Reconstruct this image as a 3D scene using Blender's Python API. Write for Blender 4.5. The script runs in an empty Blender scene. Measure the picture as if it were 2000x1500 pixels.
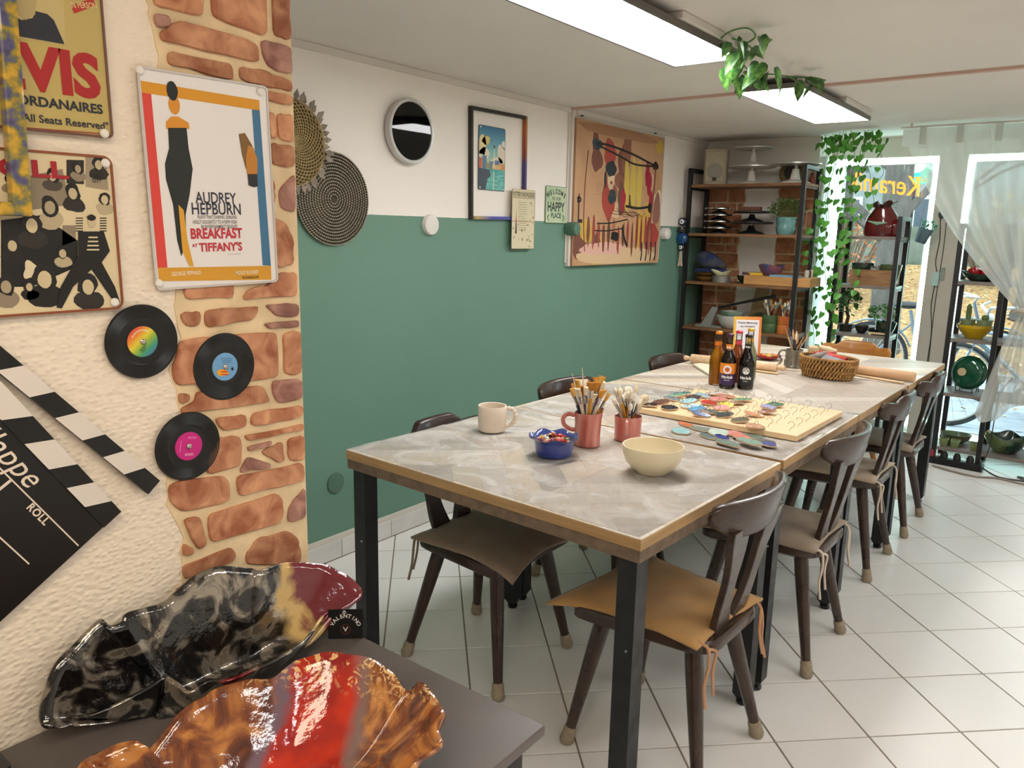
import bpy, bmesh, math, random
from math import sin, cos, pi, radians, sqrt, atan2
from mathutils import Vector, Matrix, noise
random.seed(7)
SC = bpy.context.scene
COL = SC.collection

# ------------------------------------------------------------------ camera
cam_d = bpy.data.cameras.new('camera'); cam = bpy.data.objects.new('camera', cam_d); COL.objects.link(cam)
YAW, PITCH, ROLL, EYE, FPX = radians(37.357), radians(11.127), radians(1.153), 1.44, 1513.9
fwd = Vector((-sin(YAW)*cos(PITCH), cos(YAW)*cos(PITCH), -sin(PITCH)))
rgt = Vector((cos(YAW), sin(YAW), 0)); upv = rgt.cross(fwd)
r2 = rgt*cos(ROLL)+upv*sin(ROLL); u2 = -rgt*sin(ROLL)+upv*cos(ROLL)
cam.matrix_world = Matrix(((r2.x, u2.x, -fwd.x, 0), (r2.y, u2.y, -fwd.y, 0), (r2.z, u2.z, -fwd.z, EYE), (0, 0, 0, 1)))
cam_d.sensor_width = 36; cam_d.lens = FPX/2000*36; cam_d.clip_start = .02; cam_d.clip_end = 300
SC.camera = cam

# ------------------------------------------------------------------ world and view
W = bpy.data.worlds.new('overcast_sky'); SC.world = W; W.use_nodes = True
wn = W.node_tree.nodes; wl = W.node_tree.links
bg = wn['Background']; bg.inputs[0].default_value = (.76, .89, 1.0, 1); bg.inputs[1].default_value = 2.7
SC.view_settings.view_transform = 'Standard'; SC.view_settings.look = 'None'
SC.view_settings.exposure = 1.15; SC.view_settings.gamma = 1; SC.view_settings.use_curve_mapping = False
PANEL_W = 8.6
SIDE_W = 6.6       # radiance of the added, unseen fill panels      # radiance of the ceiling panels
LED_W = 8.0        # radiance of the window LED strips
WARM_W = 5.4       # radiance of the warm ceiling lamp behind the camera

# ------------------------------------------------------------------ helpers
def hx(s):
    s = s.lstrip('#'); v = [int(s[i:i+2], 16)/255 for i in (0, 2, 4)]
    return tuple(c/12.92 if c <= .04045 else ((c+.055)/1.055)**2.4 for c in v)+(1,)
def mulc(c, k): return (min(1, c[0]*k), min(1, c[1]*k), min(1, c[2]*k), 1)
class NT:
    def __init__(s, m): s.m = m; s.t = m.node_tree; s.n = s.t.nodes; s.l = s.t.links
    def add(s, typ, **kw):
        o = s.n.new(typ)
        for k, v in kw.items():
            if k in o.bl_rna.properties.keys(): setattr(o, k, v)
            else: o.inputs[k].default_value = v
        return o
    def link(s, a, b): s.l.new(a, b)
def newmat(name):
    m = bpy.data.materials.new(name); m.use_nodes = True
    nt = NT(m); return m, nt, nt.n['Principled BSDF']
def MAT(name, col, rough=.5, metal=0, var=0.0, vs=8, col2=None, bump=0, bs=60, coat=0, trans=0, emit=0, alpha=1, stretch=(1, 1, 1), detail=4, spec=.5, ramp=(.35, .65), sheen=0, perobj=0, dist=0, ior=1.45, bdist=.004, rvar=0):
    col = hx(col) if isinstance(col, str) else col
    m, nt, b = newmat(name)
    b.inputs['Roughness'].default_value = rough; b.inputs['Metallic'].default_value = metal
    b.inputs['Specular IOR Level'].default_value = spec; b.inputs['IOR'].default_value = ior
    b.inputs['Coat Weight'].default_value = coat; b.inputs['Coat Roughness'].default_value = .06
    b.inputs['Transmission Weight'].default_value = trans; b.inputs['Alpha'].default_value = alpha
    b.inputs['Sheen Weight'].default_value = sheen
    b.inputs['Base Color'].default_value = col
    if emit: b.inputs['Emission Color'].default_value = col; b.inputs['Emission Strength'].default_value = emit
    if var or col2 or bump or perobj or rvar:
        tc = nt.add('ShaderNodeTexCoord'); mp = nt.add('ShaderNodeMapping'); nt.link(tc.outputs['Object'], mp.inputs[0]); mp.inputs['Scale'].default_value = stretch
        oi = nt.add('ShaderNodeObjectInfo')
        va = nt.add('ShaderNodeVectorMath', operation='ADD'); nt.link(mp.outputs[0], va.inputs[0])
        vm = nt.add('ShaderNodeVectorMath', operation='SCALE'); vm.inputs[0].default_value = (37, 11, 53); nt.link(oi.outputs['Random'], vm.inputs['Scale']); nt.link(vm.outputs[0], va.inputs[1])
    out = None
    if var or col2:
        nz = nt.add('ShaderNodeTexNoise'); nz.inputs['Scale'].default_value = vs; nz.inputs['Detail'].default_value = detail; nz.inputs['Distortion'].default_value = dist
        nt.link(va.outputs[0], nz.inputs['Vector'])
        cr = nt.add('ShaderNodeValToRGB'); nt.link(nz.outputs[0], cr.inputs[0])
        cr.color_ramp.elements[0].position = ramp[0]; cr.color_ramp.elements[1].position = ramp[1]
        c2 = (hx(col2) if isinstance(col2, str) else col2) if col2 else mulc(col, 1+var)
        cr.color_ramp.elements[0].color = col if col2 else mulc(col, 1-var); cr.color_ramp.elements[1].color = c2
        out = cr.outputs[0]
    if perobj:
        hs = nt.add('ShaderNodeHueSaturation')
        if out: nt.link(out, hs.inputs['Color'])
        else: hs.inputs['Color'].default_value = col
        mr = nt.add('ShaderNodeMapRange'); nt.link(oi.outputs['Random'], mr.inputs[0]); mr.inputs[3].default_value = 1-perobj; mr.inputs[4].default_value = 1+perobj
        nt.link(mr.outputs[0], hs.inputs['Value']); out = hs.outputs[0]
    if out: nt.link(out, b.inputs['Base Color'])
    if rvar:
        n3 = nt.add('ShaderNodeTexNoise'); n3.inputs['Scale'].default_value = vs*.7; nt.link(va.outputs[0], n3.inputs['Vector'])
        mr = nt.add('ShaderNodeMapRange'); nt.link(n3.outputs[0], mr.inputs[0]); mr.inputs[1].default_value = .3; mr.inputs[2].default_value = .7
        mr.inputs[3].default_value = max(0, rough-rvar); mr.inputs[4].default_value = min(1, rough+rvar); nt.link(mr.outputs[0], b.inputs['Roughness'])
    if bump:
        n2 = nt.add('ShaderNodeTexNoise'); n2.inputs['Scale'].default_value = bs; n2.inputs['Detail'].default_value = 3; nt.link(va.outputs[0], n2.inputs['Vector'])
        bp = nt.add('ShaderNodeBump'); bp.inputs['Strength'].default_value = bump; bp.inputs['Distance'].default_value = bdist
        nt.link(n2.outputs[0], bp.inputs['Height']); nt.link(bp.outputs[0], b.inputs['Normal'])
    return m
def GLASSY(name, col, tint=.1, rough=.02, smear=0, smcol='#e8e8e6', ss=6):
    """thin clear sheet: mostly see-through, fresnel reflection, optional whitish smears and painted glare"""
    m, nt, b = newmat(name); nt.n.remove(b); out = nt.n['Material Output']
    tr = nt.add('ShaderNodeBsdfTransparent'); c = hx(col); tr.inputs[0].default_value = c
    gl = nt.add('ShaderNodeBsdfGlossy'); gl.inputs['Roughness'].default_value = rough
    fr = nt.add('ShaderNodeFresnel'); fr.inputs[0].default_value = 1.45
    geo = nt.add('ShaderNodeNewGeometry')
    mx = nt.add('ShaderNodeMixShader'); nt.link(fr.outputs[0], mx.inputs[0]); nt.link(tr.outputs[0], mx.inputs[1]); nt.link(gl.outputs[0], mx.inputs[2])
    last = mx.outputs[0]
    df = nt.add('ShaderNodeBsdfDiffuse'); df.inputs[0].default_value = hx(smcol)
    if tint or smear:
        m2 = nt.add('ShaderNodeMixShader'); nt.link(last, m2.inputs[1]); nt.link(df.outputs[0], m2.inputs[2])
        if smear:
            tc = nt.add('ShaderNodeTexCoord'); nz = nt.add('ShaderNodeTexNoise'); nz.inputs['Scale'].default_value = ss; nz.inputs['Detail'].default_value = 6; nz.inputs['Distortion'].default_value = 1.2
            nt.link(tc.outputs['Object'], nz.inputs['Vector'])
            mr = nt.add('ShaderNodeMapRange'); nt.link(nz.outputs[0], mr.inputs[0]); mr.inputs[1].default_value = .42; mr.inputs[2].default_value = .7; mr.inputs[3].default_value = tint; mr.inputs[4].default_value = smear
            nt.link(mr.outputs[0], m2.inputs[0])
        else: m2.inputs[0].default_value = tint
        last = m2.outputs[0]
    nt.link(last, out.inputs[0])
    return m

class MB:
    """collects geometry for ONE mesh"""
    def __init__(s): s.v = []; s.f = []; s.T = Matrix.Identity(4)
    def put(s, vs, fs):
        o = len(s.v); s.v += [s.T @ Vector(p) for p in vs]; s.f += [tuple(i+o for i in f) for f in fs]; return s
    def box(s, x0, x1, y0, y1, z0, z1):
        return s.put([(x, y, z) for z in (z0, z1) for y in (y0, y1) for x in (x0, x1)], [(0, 2, 3, 1), (4, 5, 7, 6), (0, 1, 5, 4), (2, 6, 7, 3), (0, 4, 6, 2), (1, 3, 7, 5)])
    def cbox(s, c, d): return s.box(c[0]-d[0]/2, c[0]+d[0]/2, c[1]-d[1]/2, c[1]+d[1]/2, c[2]-d[2]/2, c[2]+d[2]/2)
    def prism(s, pts, z0, z1, inset=0, top=None):
        """extrude an XY outline; optional bevelled top"""
        n = len(pts); z1b = z1-inset if inset else z1
        rings = [[(p[0], p[1], z0) for p in pts], [(p[0], p[1], z1b) for p in pts]]
        if inset:
            cx = sum(p[0] for p in pts)/n; cy = sum(p[1] for p in pts)/n
            q = []
            for p in pts:
                dx, dy = cx-p[0], cy-p[1]; l = sqrt(dx*dx+dy*dy) or 1
                q.append((p[0]+dx/l*inset, p[1]+dy/l*inset, z1))
            rings.append(q)
        return s.loft(rings, True, True)
    def loft(s, rings, cap0=False, cap1=False, closed=True, loop=False):
        n = len(rings[0]); vs = [p for r in rings for p in r]; fs = []
        for k in range(len(rings)-(0 if loop else 1)):
            k2 = (k+1) % len(rings)
            for i in range(n if closed else n-1):
                j = (i+1) % n; fs.append((k*n+i, k*n+j, k2*n+j, k2*n+i))
        if cap0: fs.append(tuple(reversed(range(n))))
        if cap1: fs.append(tuple((len(rings)-1)*n+i for i in range(n)))
        return s.put(vs, fs)
    def lathe(s, prof, n=24, axis=(0, 0, 0), wob=None, cap0=False, cap1=False):
        rings = []
        for k, (r, z) in enumerate(prof):
            ring = []
            for i in range(n):
                a = 2*pi*i/n; rr, zz = (r, z) if wob is None else wob(r, z, a, k)
                ring.append((axis[0]+rr*cos(a), axis[1]+rr*sin(a), axis[2]+zz))
            rings.append(ring)
        return s.loft(rings, cap0, cap1)
    def tube(s, path, r, n=8, cap=True, flat=1.0):
        path = [Vector(p) for p in path]; m = len(path)
        rad = r if isinstance(r, (list, tuple)) else [r]*m
        t0 = (path[1]-path[0]).normalized(); ref = Vector((0, 0, 1)) if abs(t0.z) < .9 else Vector((1, 0, 0))
        nrm = t0.cross(ref).normalized(); rings = []
        for k in range(m):
            t = (path[min(k+1, m-1)]-path[max(k-1, 0)]).normalized()
            nrm = (nrm-t*nrm.dot(t)).normalized(); bn = t.cross(nrm)
            rings.append([tuple(path[k]+(nrm*cos(2*pi*i/n)+bn*sin(2*pi*i/n)*flat)*rad[k]) for i in range(n)])
        return s.loft(rings, cap, cap)
    def ball(s, c, r, n=10, m=6, sc=(1, 1, 1)):
        rings = []
        for k in range(m+1):
            a = -pi/2+pi*k/m; rr = max(cos(a), .001)
            rings.append([(c[0]+r*sc[0]*rr*cos(2*pi*i/n), c[1]+r*sc[1]*rr*sin(2*pi*i/n), c[2]+r*sc[2]*sin(a)) for i in range(n)])
        return s.loft(rings, True, True)
    def disc(s, c, r, z, n=24, sy=1): return s.put([(c[0]+r*cos(2*pi*i/n), c[1]+r*sy*sin(2*pi*i/n), z) for i in range(n)], [tuple(range(n))])
    def flat(s, pts, z=0): return s.put([(p[0], p[1], z) for p in pts], [tuple(range(len(pts)))])
    def grid(s, fn, nu, nv, closeu=False):
        vs = [fn(i/(nu if closeu else nu-1), j/(nv-1)) for j in range(nv) for i in range(nu)]
        fs = []
        for j in range(nv-1):
            for i in range(nu if closeu else nu-1):
                a = j*nu+i; b_ = j*nu+(i+1) % nu; fs.append((a, b_, b_+nu, a+nu))
        return s.put(vs, fs)
    def mesh(s, name, m=None, smooth=False, angle=40):
        me = bpy.data.meshes.new(name); me.from_pydata([tuple(v) for v in s.v], [], s.f); me.validate()
        bm = bmesh.new(); bm.from_mesh(me); bmesh.ops.recalc_face_normals(bm, faces=bm.faces); bm.to_mesh(me); bm.free()
        if m: me.materials.append(m)
        if smooth:
            for p in me.polygons: p.use_smooth = True
            me.set_sharp_from_angle(angle=radians(angle))
        return me
def link(name, me, parent=None):
    o = bpy.data.objects.new(name, me); COL.objects.link(o)
    if parent is not None: o.parent = parent
    return o
def obj(name, mb, m, parent=None, smooth=False, angle=40, solid=0, bevel=0, sub=0):
    o = link(name, mb.mesh(name, m, smooth, angle) if isinstance(mb, MB) else mb, parent)
    if solid:
        md = o.modifiers.new('solid', 'SOLIDIFY'); md.thickness = solid; md.offset = 0
    if bevel:
        md = o.modifiers.new('bevel', 'BEVEL'); md.width = bevel; md.segments = 2; md.limit_method = 'ANGLE'
    if sub:
        md = o.modifiers.new('sub', 'SUBSURF'); md.levels = sub; md.render_levels = sub
    return o
def tag(o, label, cat, group=None):
    o['label'] = label; o['category'] = cat
    if group: o['group'] = group
    return o
def struct(o): o['kind'] = 'structure'; return o
def thing(name, label, cat, loc=(0, 0, 0), rot=(0, 0, 0), group=None):
    o = bpy.data.objects.new(name, None); COL.objects.link(o); o.empty_display_size = .05
    o.location = loc; o.rotation_euler = rot
    return tag(o, label, cat, group)
def dup(root, loc, rot=None, label=None, group=None, scale=None):
    r = root.copy(); COL.objects.link(r); r.location = loc
    if rot is not None: r.rotation_euler = rot
    if scale is not None: r.scale = scale
    if label: r['label'] = label
    if group: r['group'] = group
    for ch in list(root.children):
        c = ch.copy(); COL.objects.link(c); c.parent = r
        for g in ch.children:
            d = g.copy(); COL.objects.link(d); d.parent = c
    return r
WX = (pi/2, 0, pi/2)     # hang on a wall that faces +X
WY = (pi/2, 0, 0)        # hang on a wall that faces -Y
DG = bpy.context.evaluated_depsgraph_get
def text_mesh(txt, size, m, align='CENTER', bold=0, sx=1.0, depth=.0, shear=0, spacing=1.0, name='lettering'):
    cu = bpy.data.curves.new('t', 'FONT'); cu.body = txt; cu.size = size; cu.align_x = align; cu.offset = bold; cu.extrude = depth
    cu.shear = shear; cu.space_character = spacing; cu.resolution_u = 3; cu.fill_mode = 'BOTH' if depth else 'FRONT'
    o = bpy.data.objects.new('t', cu); COL.objects.link(o)
    bpy.context.view_layer.update()
    me = bpy.data.meshes.new_from_object(o.evaluated_get(DG())); me.name = name
    bpy.data.objects.remove(o); bpy.data.curves.remove(cu)
    for v in me.vertices: v.co.x *= sx
    me.materials.clear(); me.materials.append(m)
    return me
def text(txt, x, y, z, size, m, parent, rot=0, **kw):
    o = link('lettering', text_mesh(txt, size, m, **kw), parent); o.location = (x, y, z); o.rotation_euler = (0, 0, rot); return o
def arc_text(txt, r, a0, step, size, m, parent, c=(0, 0), z=0, **kw):
    """letters on a circle, joined into one part"""
    mb = MB()
    for i, ch in enumerate(txt):
        if ch == ' ': continue
        a = a0-i*step; me = text_mesh(ch, size, m, **kw)
        T = Matrix.Translation((c[0]+r*cos(a), c[1]+r*sin(a), z)) @ Matrix.Rotation(a-pi/2, 4, 'Z')
        mb.put([T @ v.co for v in me.vertices], [tuple(p.vertices) for p in me.polygons]); bpy.data.meshes.remove(me)
    return obj('lettering', mb, m, parent)
def rrect(x0, x1, y0, y1, r, n=4):
    p = []
    for cx, cy, a in ((x1-r, y1-r, 0), (x0+r, y1-r, pi/2), (x0+r, y0+r, pi), (x1-r, y0+r, 1.5*pi)):
        for k in range(n+1): b_ = a+pi/2*k/n; p.append((cx+r*cos(b_), cy+r*sin(b_)))
    return p
def clip(poly, a, b_, c):
    """keep a*x+b*y<=c"""
    out = []
    for i in range(len(poly)):
        p, q = poly[i], poly[(i+1) % len(poly)]; dp = a*p[0]+b_*p[1]-c; dq = a*q[0]+b_*q[1]-c
        if dp <= 0: out.append(p)
        if (dp < 0 < dq) or (dq < 0 < dp):
            t = dp/(dp-dq); out.append((p[0]+(q[0]-p[0])*t, p[1]+(q[1]-p[1])*t))
    return out
def cliprect(poly, x0, x1, y0, y1):
    for a, b_, c in ((-1, 0, -x0), (1, 0, x1), (0, -1, -y0), (0, 1, y1)):
        poly = clip(poly, a, b_, c)
        if len(poly) < 3: return []
    return poly
def smooth_closed(pts, k=4):
    """Catmull-Rom through closed list of tuples"""
    n = len(pts); out = []
    for i in range(n):
        p0, p1, p2, p3 = [Vector(pts[(i+d) % n]) for d in (-1, 0, 1, 2)]
        for j in range(k):
            t = j/k; out.append(.5*((2*p1)+(-p0+p2)*t+(2*p0-5*p1+4*p2-p3)*t*t+(-p0+3*p1-3*p2+p3)*t**3))
    return out
def smooth_open(pts, k=6):
    P = [Vector(p) for p in pts]; P = [P[0]*2-P[1]]+P+[P[-1]*2-P[-2]]; out = []
    for i in range(1, len(P)-2):
        p0, p1, p2, p3 = P[i-1:i+3]
        for j in range(k):
            t = j/k; out.append(.5*((2*p1)+(-p0+p2)*t+(2*p0-5*p1+4*p2-p3)*t*t+(-p0+3*p1-3*p2+p3)*t**3))
    out.append(P[-2]); return out
# a photograph pixel carried onto a real plane of the room (used to measure outlines on walls and tops)
def ray(px, py):
    return (r2*(px-1000)+u2*(750-py)+fwd*FPX)
def on(ax, v, px, py):
    d = ray(px, py); t = (v-(0, 0, EYE)[ax])/d[ax]; return Vector((0, 0, EYE))+d*t
# ------------------------------------------------------------------ room shell
XW, XB, YB, YF, YG, ZC = -2.58, -1.08, .82, 5.78, 6.1, 2.14
XR, YN = 1.9, -2.2
m_white = MAT('white_plaster', '#efe8df', .85, var=.03, vs=3, bump=.15, bs=90)
m_ceil = MAT('ceiling_paint', '#ddd7d0', .9, var=.025, vs=1.5)
m_trim = MAT('white_trim', '#dad3ca', .6)
m_trimp = MAT('pinkish_trim', '#c9a99c', .7)
# painted two-tone wall: green up to 1.5 m, white above
m_green, nt, b = newmat('green_and_white_paint')
tc = nt.add('ShaderNodeTexCoord'); sp = nt.add('ShaderNodeSeparateXYZ'); nt.link(tc.outputs['Object'], sp.inputs[0])
nz = nt.add('ShaderNodeTexNoise'); nz.inputs['Scale'].default_value = 30; nt.link(tc.outputs['Object'], nz.inputs['Vector'])
ma = nt.add('ShaderNodeMath', operation='MULTIPLY_ADD'); nt.link(nz.outputs[0], ma.inputs[0]); ma.inputs[1].default_value = .004; nt.link(sp.outputs[2], ma.inputs[2])
gt = nt.add('ShaderNodeMath', operation='GREATER_THAN'); nt.link(ma.outputs[0], gt.inputs[0]); gt.inputs[1].default_value = 1.502
n2 = nt.add('ShaderNodeTexNoise'); n2.inputs['Scale'].default_value = 2.2; n2.inputs['Detail'].default_value = 5; nt.link(tc.outputs['Object'], n2.inputs['Vector'])
crg = nt.add('ShaderNodeValToRGB'); nt.link(n2.outputs[0], crg.inputs[0]); crg.color_ramp.elements[0].color = hx('#648a78'); crg.color_ramp.elements[1].color = hx('#6c9381')
mx = nt.add('ShaderNodeMixRGB'); nt.link(gt.outputs[0], mx.inputs[0]); nt.link(crg.outputs[0], mx.inputs[1]); mx.inputs[2].default_value = hx('#f2ebe2')
nt.link(mx.outputs[0], b.inputs['Base Color']); b.inputs['Roughness'].default_value = .6
n3 = nt.add('ShaderNodeTexNoise'); n3.inputs['Scale'].default_value = 120; nt.link(tc.outputs['Object'], n3.inputs['Vector'])
bp = nt.add('ShaderNodeBump'); bp.inputs['Strength'].default_value = .12; bp.inputs['Distance'].default_value = .003; nt.link(n3.outputs[0], bp.inputs['Height']); nt.link(bp.outputs[0], b.inputs['Normal'])
# woodchip / woven textured cream wallpaper of the near wall
m_cream, nt, b = newmat('textured_wallpaper')
tc = nt.add('ShaderNodeTexCoord'); mp = nt.add('ShaderNodeMapping'); nt.link(tc.outputs['Object'], mp.inputs[0]); mp.inputs['Scale'].default_value = (1, 1, 1.5)
vo = nt.add('ShaderNodeTexVoronoi', feature='SMOOTH_F1'); vo.inputs['Scale'].default_value = 105; vo.inputs['Randomness'].default_value = .75; nt.link(mp.outputs[0], vo.inputs['Vector'])
bp = nt.add('ShaderNodeBump'); bp.invert = True; bp.inputs['Strength'].default_value = .55; bp.inputs['Distance'].default_value = .005; nt.link(vo.outputs[0], bp.inputs['Height']); nt.link(bp.outputs[0], b.inputs['Normal'])
b.inputs['Base Color'].default_value = hx('#eee0cc'); b.inputs['Roughness'].default_value = .75
m_mortar = MAT('sandy_mortar', '#e2caa2', .85, var=.12, vs=18, bump=.3, bs=60)
m_brick = MAT('printed_brick', '#985a3c', .62, col2='#d29a74', vs=26, detail=10, bump=.6, bs=50, perobj=.15, ramp=(.34, .68), dist=.6)
m_brickp = MAT('mauve_brick', '#85584d', .62, col2='#bd8f7e', vs=26, detail=10, bump=.6, bs=45, perobj=.12, dist=.6)
m_brickd = MAT('far_brick', '#96603f', .7, col2='#c08660', vs=16, detail=6, bump=.3, bs=45, perobj=.2)

wl_ = struct(obj('wall_left', MB().box(XW-.15, XW, YB-.3, 6.25, -.1, 2.3), m_green))
nb = struct(obj('wall_near', MB().box(XW+.003, XB, YN, YB, -.1, ZC), m_cream)); 
mb = MB(); mb.box(XW+.001, XB-.0005, YB-.0015, YB+.001, 0, ZC)
struct(obj('wall_return', mb, m_white))
struct(obj('wall_right', MB().box(XR, XR+.15, YN-.15, 6.25, -.1, 2.3), m_white))
struct(obj('wall_back', MB().box(XB, XR, YN-.15, YN, -.1, 2.3), m_white))
struct(obj('ceiling', MB().box(XW-.15, XR+.15, YN-.15, 6.25, ZC, ZC+.12), m_ceil))
t = obj('trim_1', MB().box(XW+.02, XR, 3.875, 3.905, ZC-.012, ZC), m_trimp); struct(t)
struct(obj('trim_2', MB().box(XW, XW+.014, YB+.01, 3.87, ZC-.028, ZC-.001), m_trim))
struct(obj('trim_3', MB().box(XW, XW+.014, 3.93, YF, ZC-.028, ZC-.001), m_trim))
mb = MB(); mb.box(XW, XW+.022, 3.872, 3.892, 1.245, ZC-.013); mb.box(XW, XW+.012, 3.894, 3.925, 1.245, ZC-.013)
struct(obj('trim_4', mb, m_trim))

# floor: diagonal tiles, each its own piece
TS, TA, T5, T6 = .28947, -.023, -.536, .615
m_grout = MAT('grout', '#8f8577', .9, var=.08, vs=6)
m_tile = MAT('floor_tile', '#e9e6e2', .3, var=.010, vs=9, detail=8, perobj=.018, rvar=.0, spec=.45)
floor = struct(obj('floor', MB().box(XW, XR, YN, YG+.06, -.12, -.0035), m_grout))
def lat(i, j):
    u = (i+T5)*TS*sqrt(2); v = (j+T6)*TS*sqrt(2); x, y = (u-v)/2, (u+v)/2
    return (cos(TA)*x-sin(TA)*y, sin(TA)*x+cos(TA)*y)
def seen(x, y, z=0):
    d = Vector((x, y, z-EYE)); k = d.dot(fwd)
    return k > .2 and abs(d.dot(r2)/k*FPX) < 1080 and abs(d.dot(u2)/k*FPX) < 830
rest = MB(); ntile = 0; tile_me = None
for i in range(-18, 26):
    for j in range(-18, 34):
        g = .0028/TS
        q = [lat(i+g, j+g), lat(i+1-g, j+g), lat(i+1-g, j+1-g), lat(i+g, j+1-g)]
        c = lat(i+.5, j+.5)
        p = cliprect(q, XW+.02, XR, YN, YG-.06)
        if not p or (max(a[1] for a in p) < YB+.003 and max(a[0] for a in p) < XB): continue
        if min(a[0] for a in p) < XB and min(a[1] for a in p) < YB:
            p = clip(p, 0, -1, -YB-.002) if c[1] > YB-.1 else clip(p, -1, 0, -XB-.002)
            if len(p) < 3: continue
        full = len(p) == 4 and all(abs(a[0]-b_[0])+abs(a[1]-b_[1]) < 1e-5 for a, b_ in zip(p, q))
        if c[1] > .7 and seen(*c) and ntile < 296:
            if full:
                if tile_me is None:
                    tile_me = MB().prism([(a[0]-c[0], a[1]-c[1]) for a in p], -.0034, 0, .0012).mesh('tile', m_tile)
                o = link('tile', tile_me, floor); o.location = (c[0], c[1], 0)
            else:
                cc = (sum(a[0] for a in p)/len(p), sum(a[1] for a in p)/len(p))
                o = obj('tile', MB().prism([(a[0]-cc[0], a[1]-cc[1]) for a in p], -.0034, 0, .0012), m_tile, floor); o.location = (cc[0], cc[1], 0)
            ntile += 1
        else: rest.prism(p, -.0034, 0)
if rest.f:
    o = obj('tile_field', rest, m_tile, floor); o['kind'] = 'stuff'

# skirting tiles under the green wall
m_skirt = MAT('skirting_tile', '#d9d6d0', .3, var=.05, vs=10, perobj=.03)
bb = struct(obj('baseboard_left', MB().box(XW, XW+.012, YB+.01, YF, 0, .105), MAT('skirting_bed', '#d8d2c6', .8, col2='#e2c98e', vs=9, ramp=(.6, .75))))
y = YB+.03; yy = .93
while yy < YF:
    o = obj('tile', MB().box(XW+.012, XW+.02, yy, min(yy+.297, YF), .002, .083), m_skirt, bb, bevel=.0015); yy += .3005
# ------------------------------------------------------------------ brick side of the near wall (wallpaper stones standing proud)
mort_edge = [(285, 0), (292, 12), (288, 30), (300, 60), (302, 85), (310, 110), (308, 140), (330, 200), (338, 330), (342, 450), (345, 570), (342, 600), (347, 640), (352, 662), (345, 690), (330, 722), (336, 745), (342, 760), (346, 790), (352, 805), (345, 830), (330, 870), (322, 945), (330, 962), (326, 985), (338, 1005), (350, 1030), (356, 1050), (352, 1075), (356, 1110), (352, 1140), (330, 1165), (310, 1190)]
pl = []
for px, py in mort_edge:
    q = on(0, XB, px, py); pl.append((q.y+random.uniform(-.002, .002), q.z))
pl = [(pl[0][0], ZC-.001)]+pl+[(pl[-1][0], .03)]
mb = MB(); mb.T = Matrix(((0, 0, 1, XB), (1, 0, 0, 0), (0, 1, 0, 0), (0, 0, 0, 1)))
mb.prism(pl+[(YB-.001, .03), (YB-.001, ZC-.001)], -.001, .0018)
mort = obj('brick_wallpaper', mb, m_mortar, nb)
STONES = [[(292, -60), (395, -60), (393, 30), (378, 31), (297, 12)], [(408, -60), (515, -60), (517, 64), (508, 70), (411, 33)], [(528, -60), (560, -60), (565, 81), (531, 70)], [(296, 26), (327, 32), (331, 52), (302, 56)],
 [(308, 64), (345, 40), (480, 78), (500, 90), (502, 120), (490, 121), (350, 88), (312, 80)], [(505, 77), (566, 93), (567, 147), (522, 132), (511, 112)], [(325, 100), (450, 126), (452, 154), (442, 156), (324, 126)], [(464, 130), (510, 136), (568, 160), (568, 180), (515, 170), (465, 155)],
 [(517, 177), (568, 188), (568, 206), (517, 196)], [(520, 219), (531, 221), (537, 271), (523, 270)], [(537, 221), (570, 224), (571, 279), (541, 273)], [(524, 278), (571, 285), (572, 327), (526, 321)], [(522, 340), (534, 360), (532, 398), (522, 400)], [(573, 338), (541, 372), (545, 408), (574, 416)],
 [(520, 418), (555, 435), (570, 468), (570, 516), (540, 524), (520, 500)], [(540, 532), (577, 531), (577, 578), (470, 585), (480, 565), (520, 558)], [(357, 550), (453, 550), (453, 582), (357, 584)], [(346, 612), (390, 606), (388, 636), (360, 638)], [(396, 606), (502, 598), (500, 610), (490, 625), (398, 640)],
 [(513, 595), (581, 593), (581, 617), (537, 618)], [(512, 632), (581, 625), (581, 638), (522, 642)], [(347, 665), (420, 657), (537, 648), (541, 735), (500, 742), (340, 752), (332, 722)], [(549, 651), (585, 645), (586, 729), (552, 731)], [(345, 767), (368, 769), (367, 782), (348, 790)],
 [(380, 765), (510, 752), (523, 780), (520, 784), (351, 806), (351, 797), (378, 782)], [(528, 743), (587, 740), (588, 776), (540, 787), (530, 770)], [(415, 816), (477, 808), (478, 832), (430, 841)], [(489, 806), (588, 791), (589, 809), (570, 818), (486, 831)], [(474, 850), (590, 827), (590, 838), (480, 859)],
 [(420, 854), (466, 850), (467, 908), (400, 926), (400, 890)], [(480, 872), (528, 860), (526, 868), (482, 880)], [(505, 882), (549, 860), (553, 899), (540, 903)], [(558, 857), (591, 848), (592, 897), (561, 899)], [(466, 918), (480, 890), (526, 905), (525, 913), (468, 922)], [(459, 929), (588, 902), (592, 926), (588, 938), (463, 968)],
 [(326, 946), (360, 935), (435, 928), (446, 943), (446, 974), (430, 983), (350, 998), (328, 978)], [(405, 1004), (537, 962), (549, 974), (550, 1010), (537, 1022), (408, 1058), (403, 1025)], [(561, 990), (593, 950), (594, 1010), (558, 1020)], [(354, 1013), (387, 1006), (401, 1061), (384, 1073)], [(354, 1058), (375, 1070), (374, 1080), (354, 1085)],
 [(352, 1105), (450, 1067), (459, 1083), (453, 1095), (375, 1122), (357, 1130)], [(477, 1082), (500, 1050), (560, 1035), (580, 1050), (586, 1085), (583, 1100), (478, 1100)], [(336, 1150), (370, 1138), (460, 1112), (465, 1140), (380, 1170)], [(475, 1112), (580, 1112), (585, 1160), (480, 1160)]]
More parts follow.
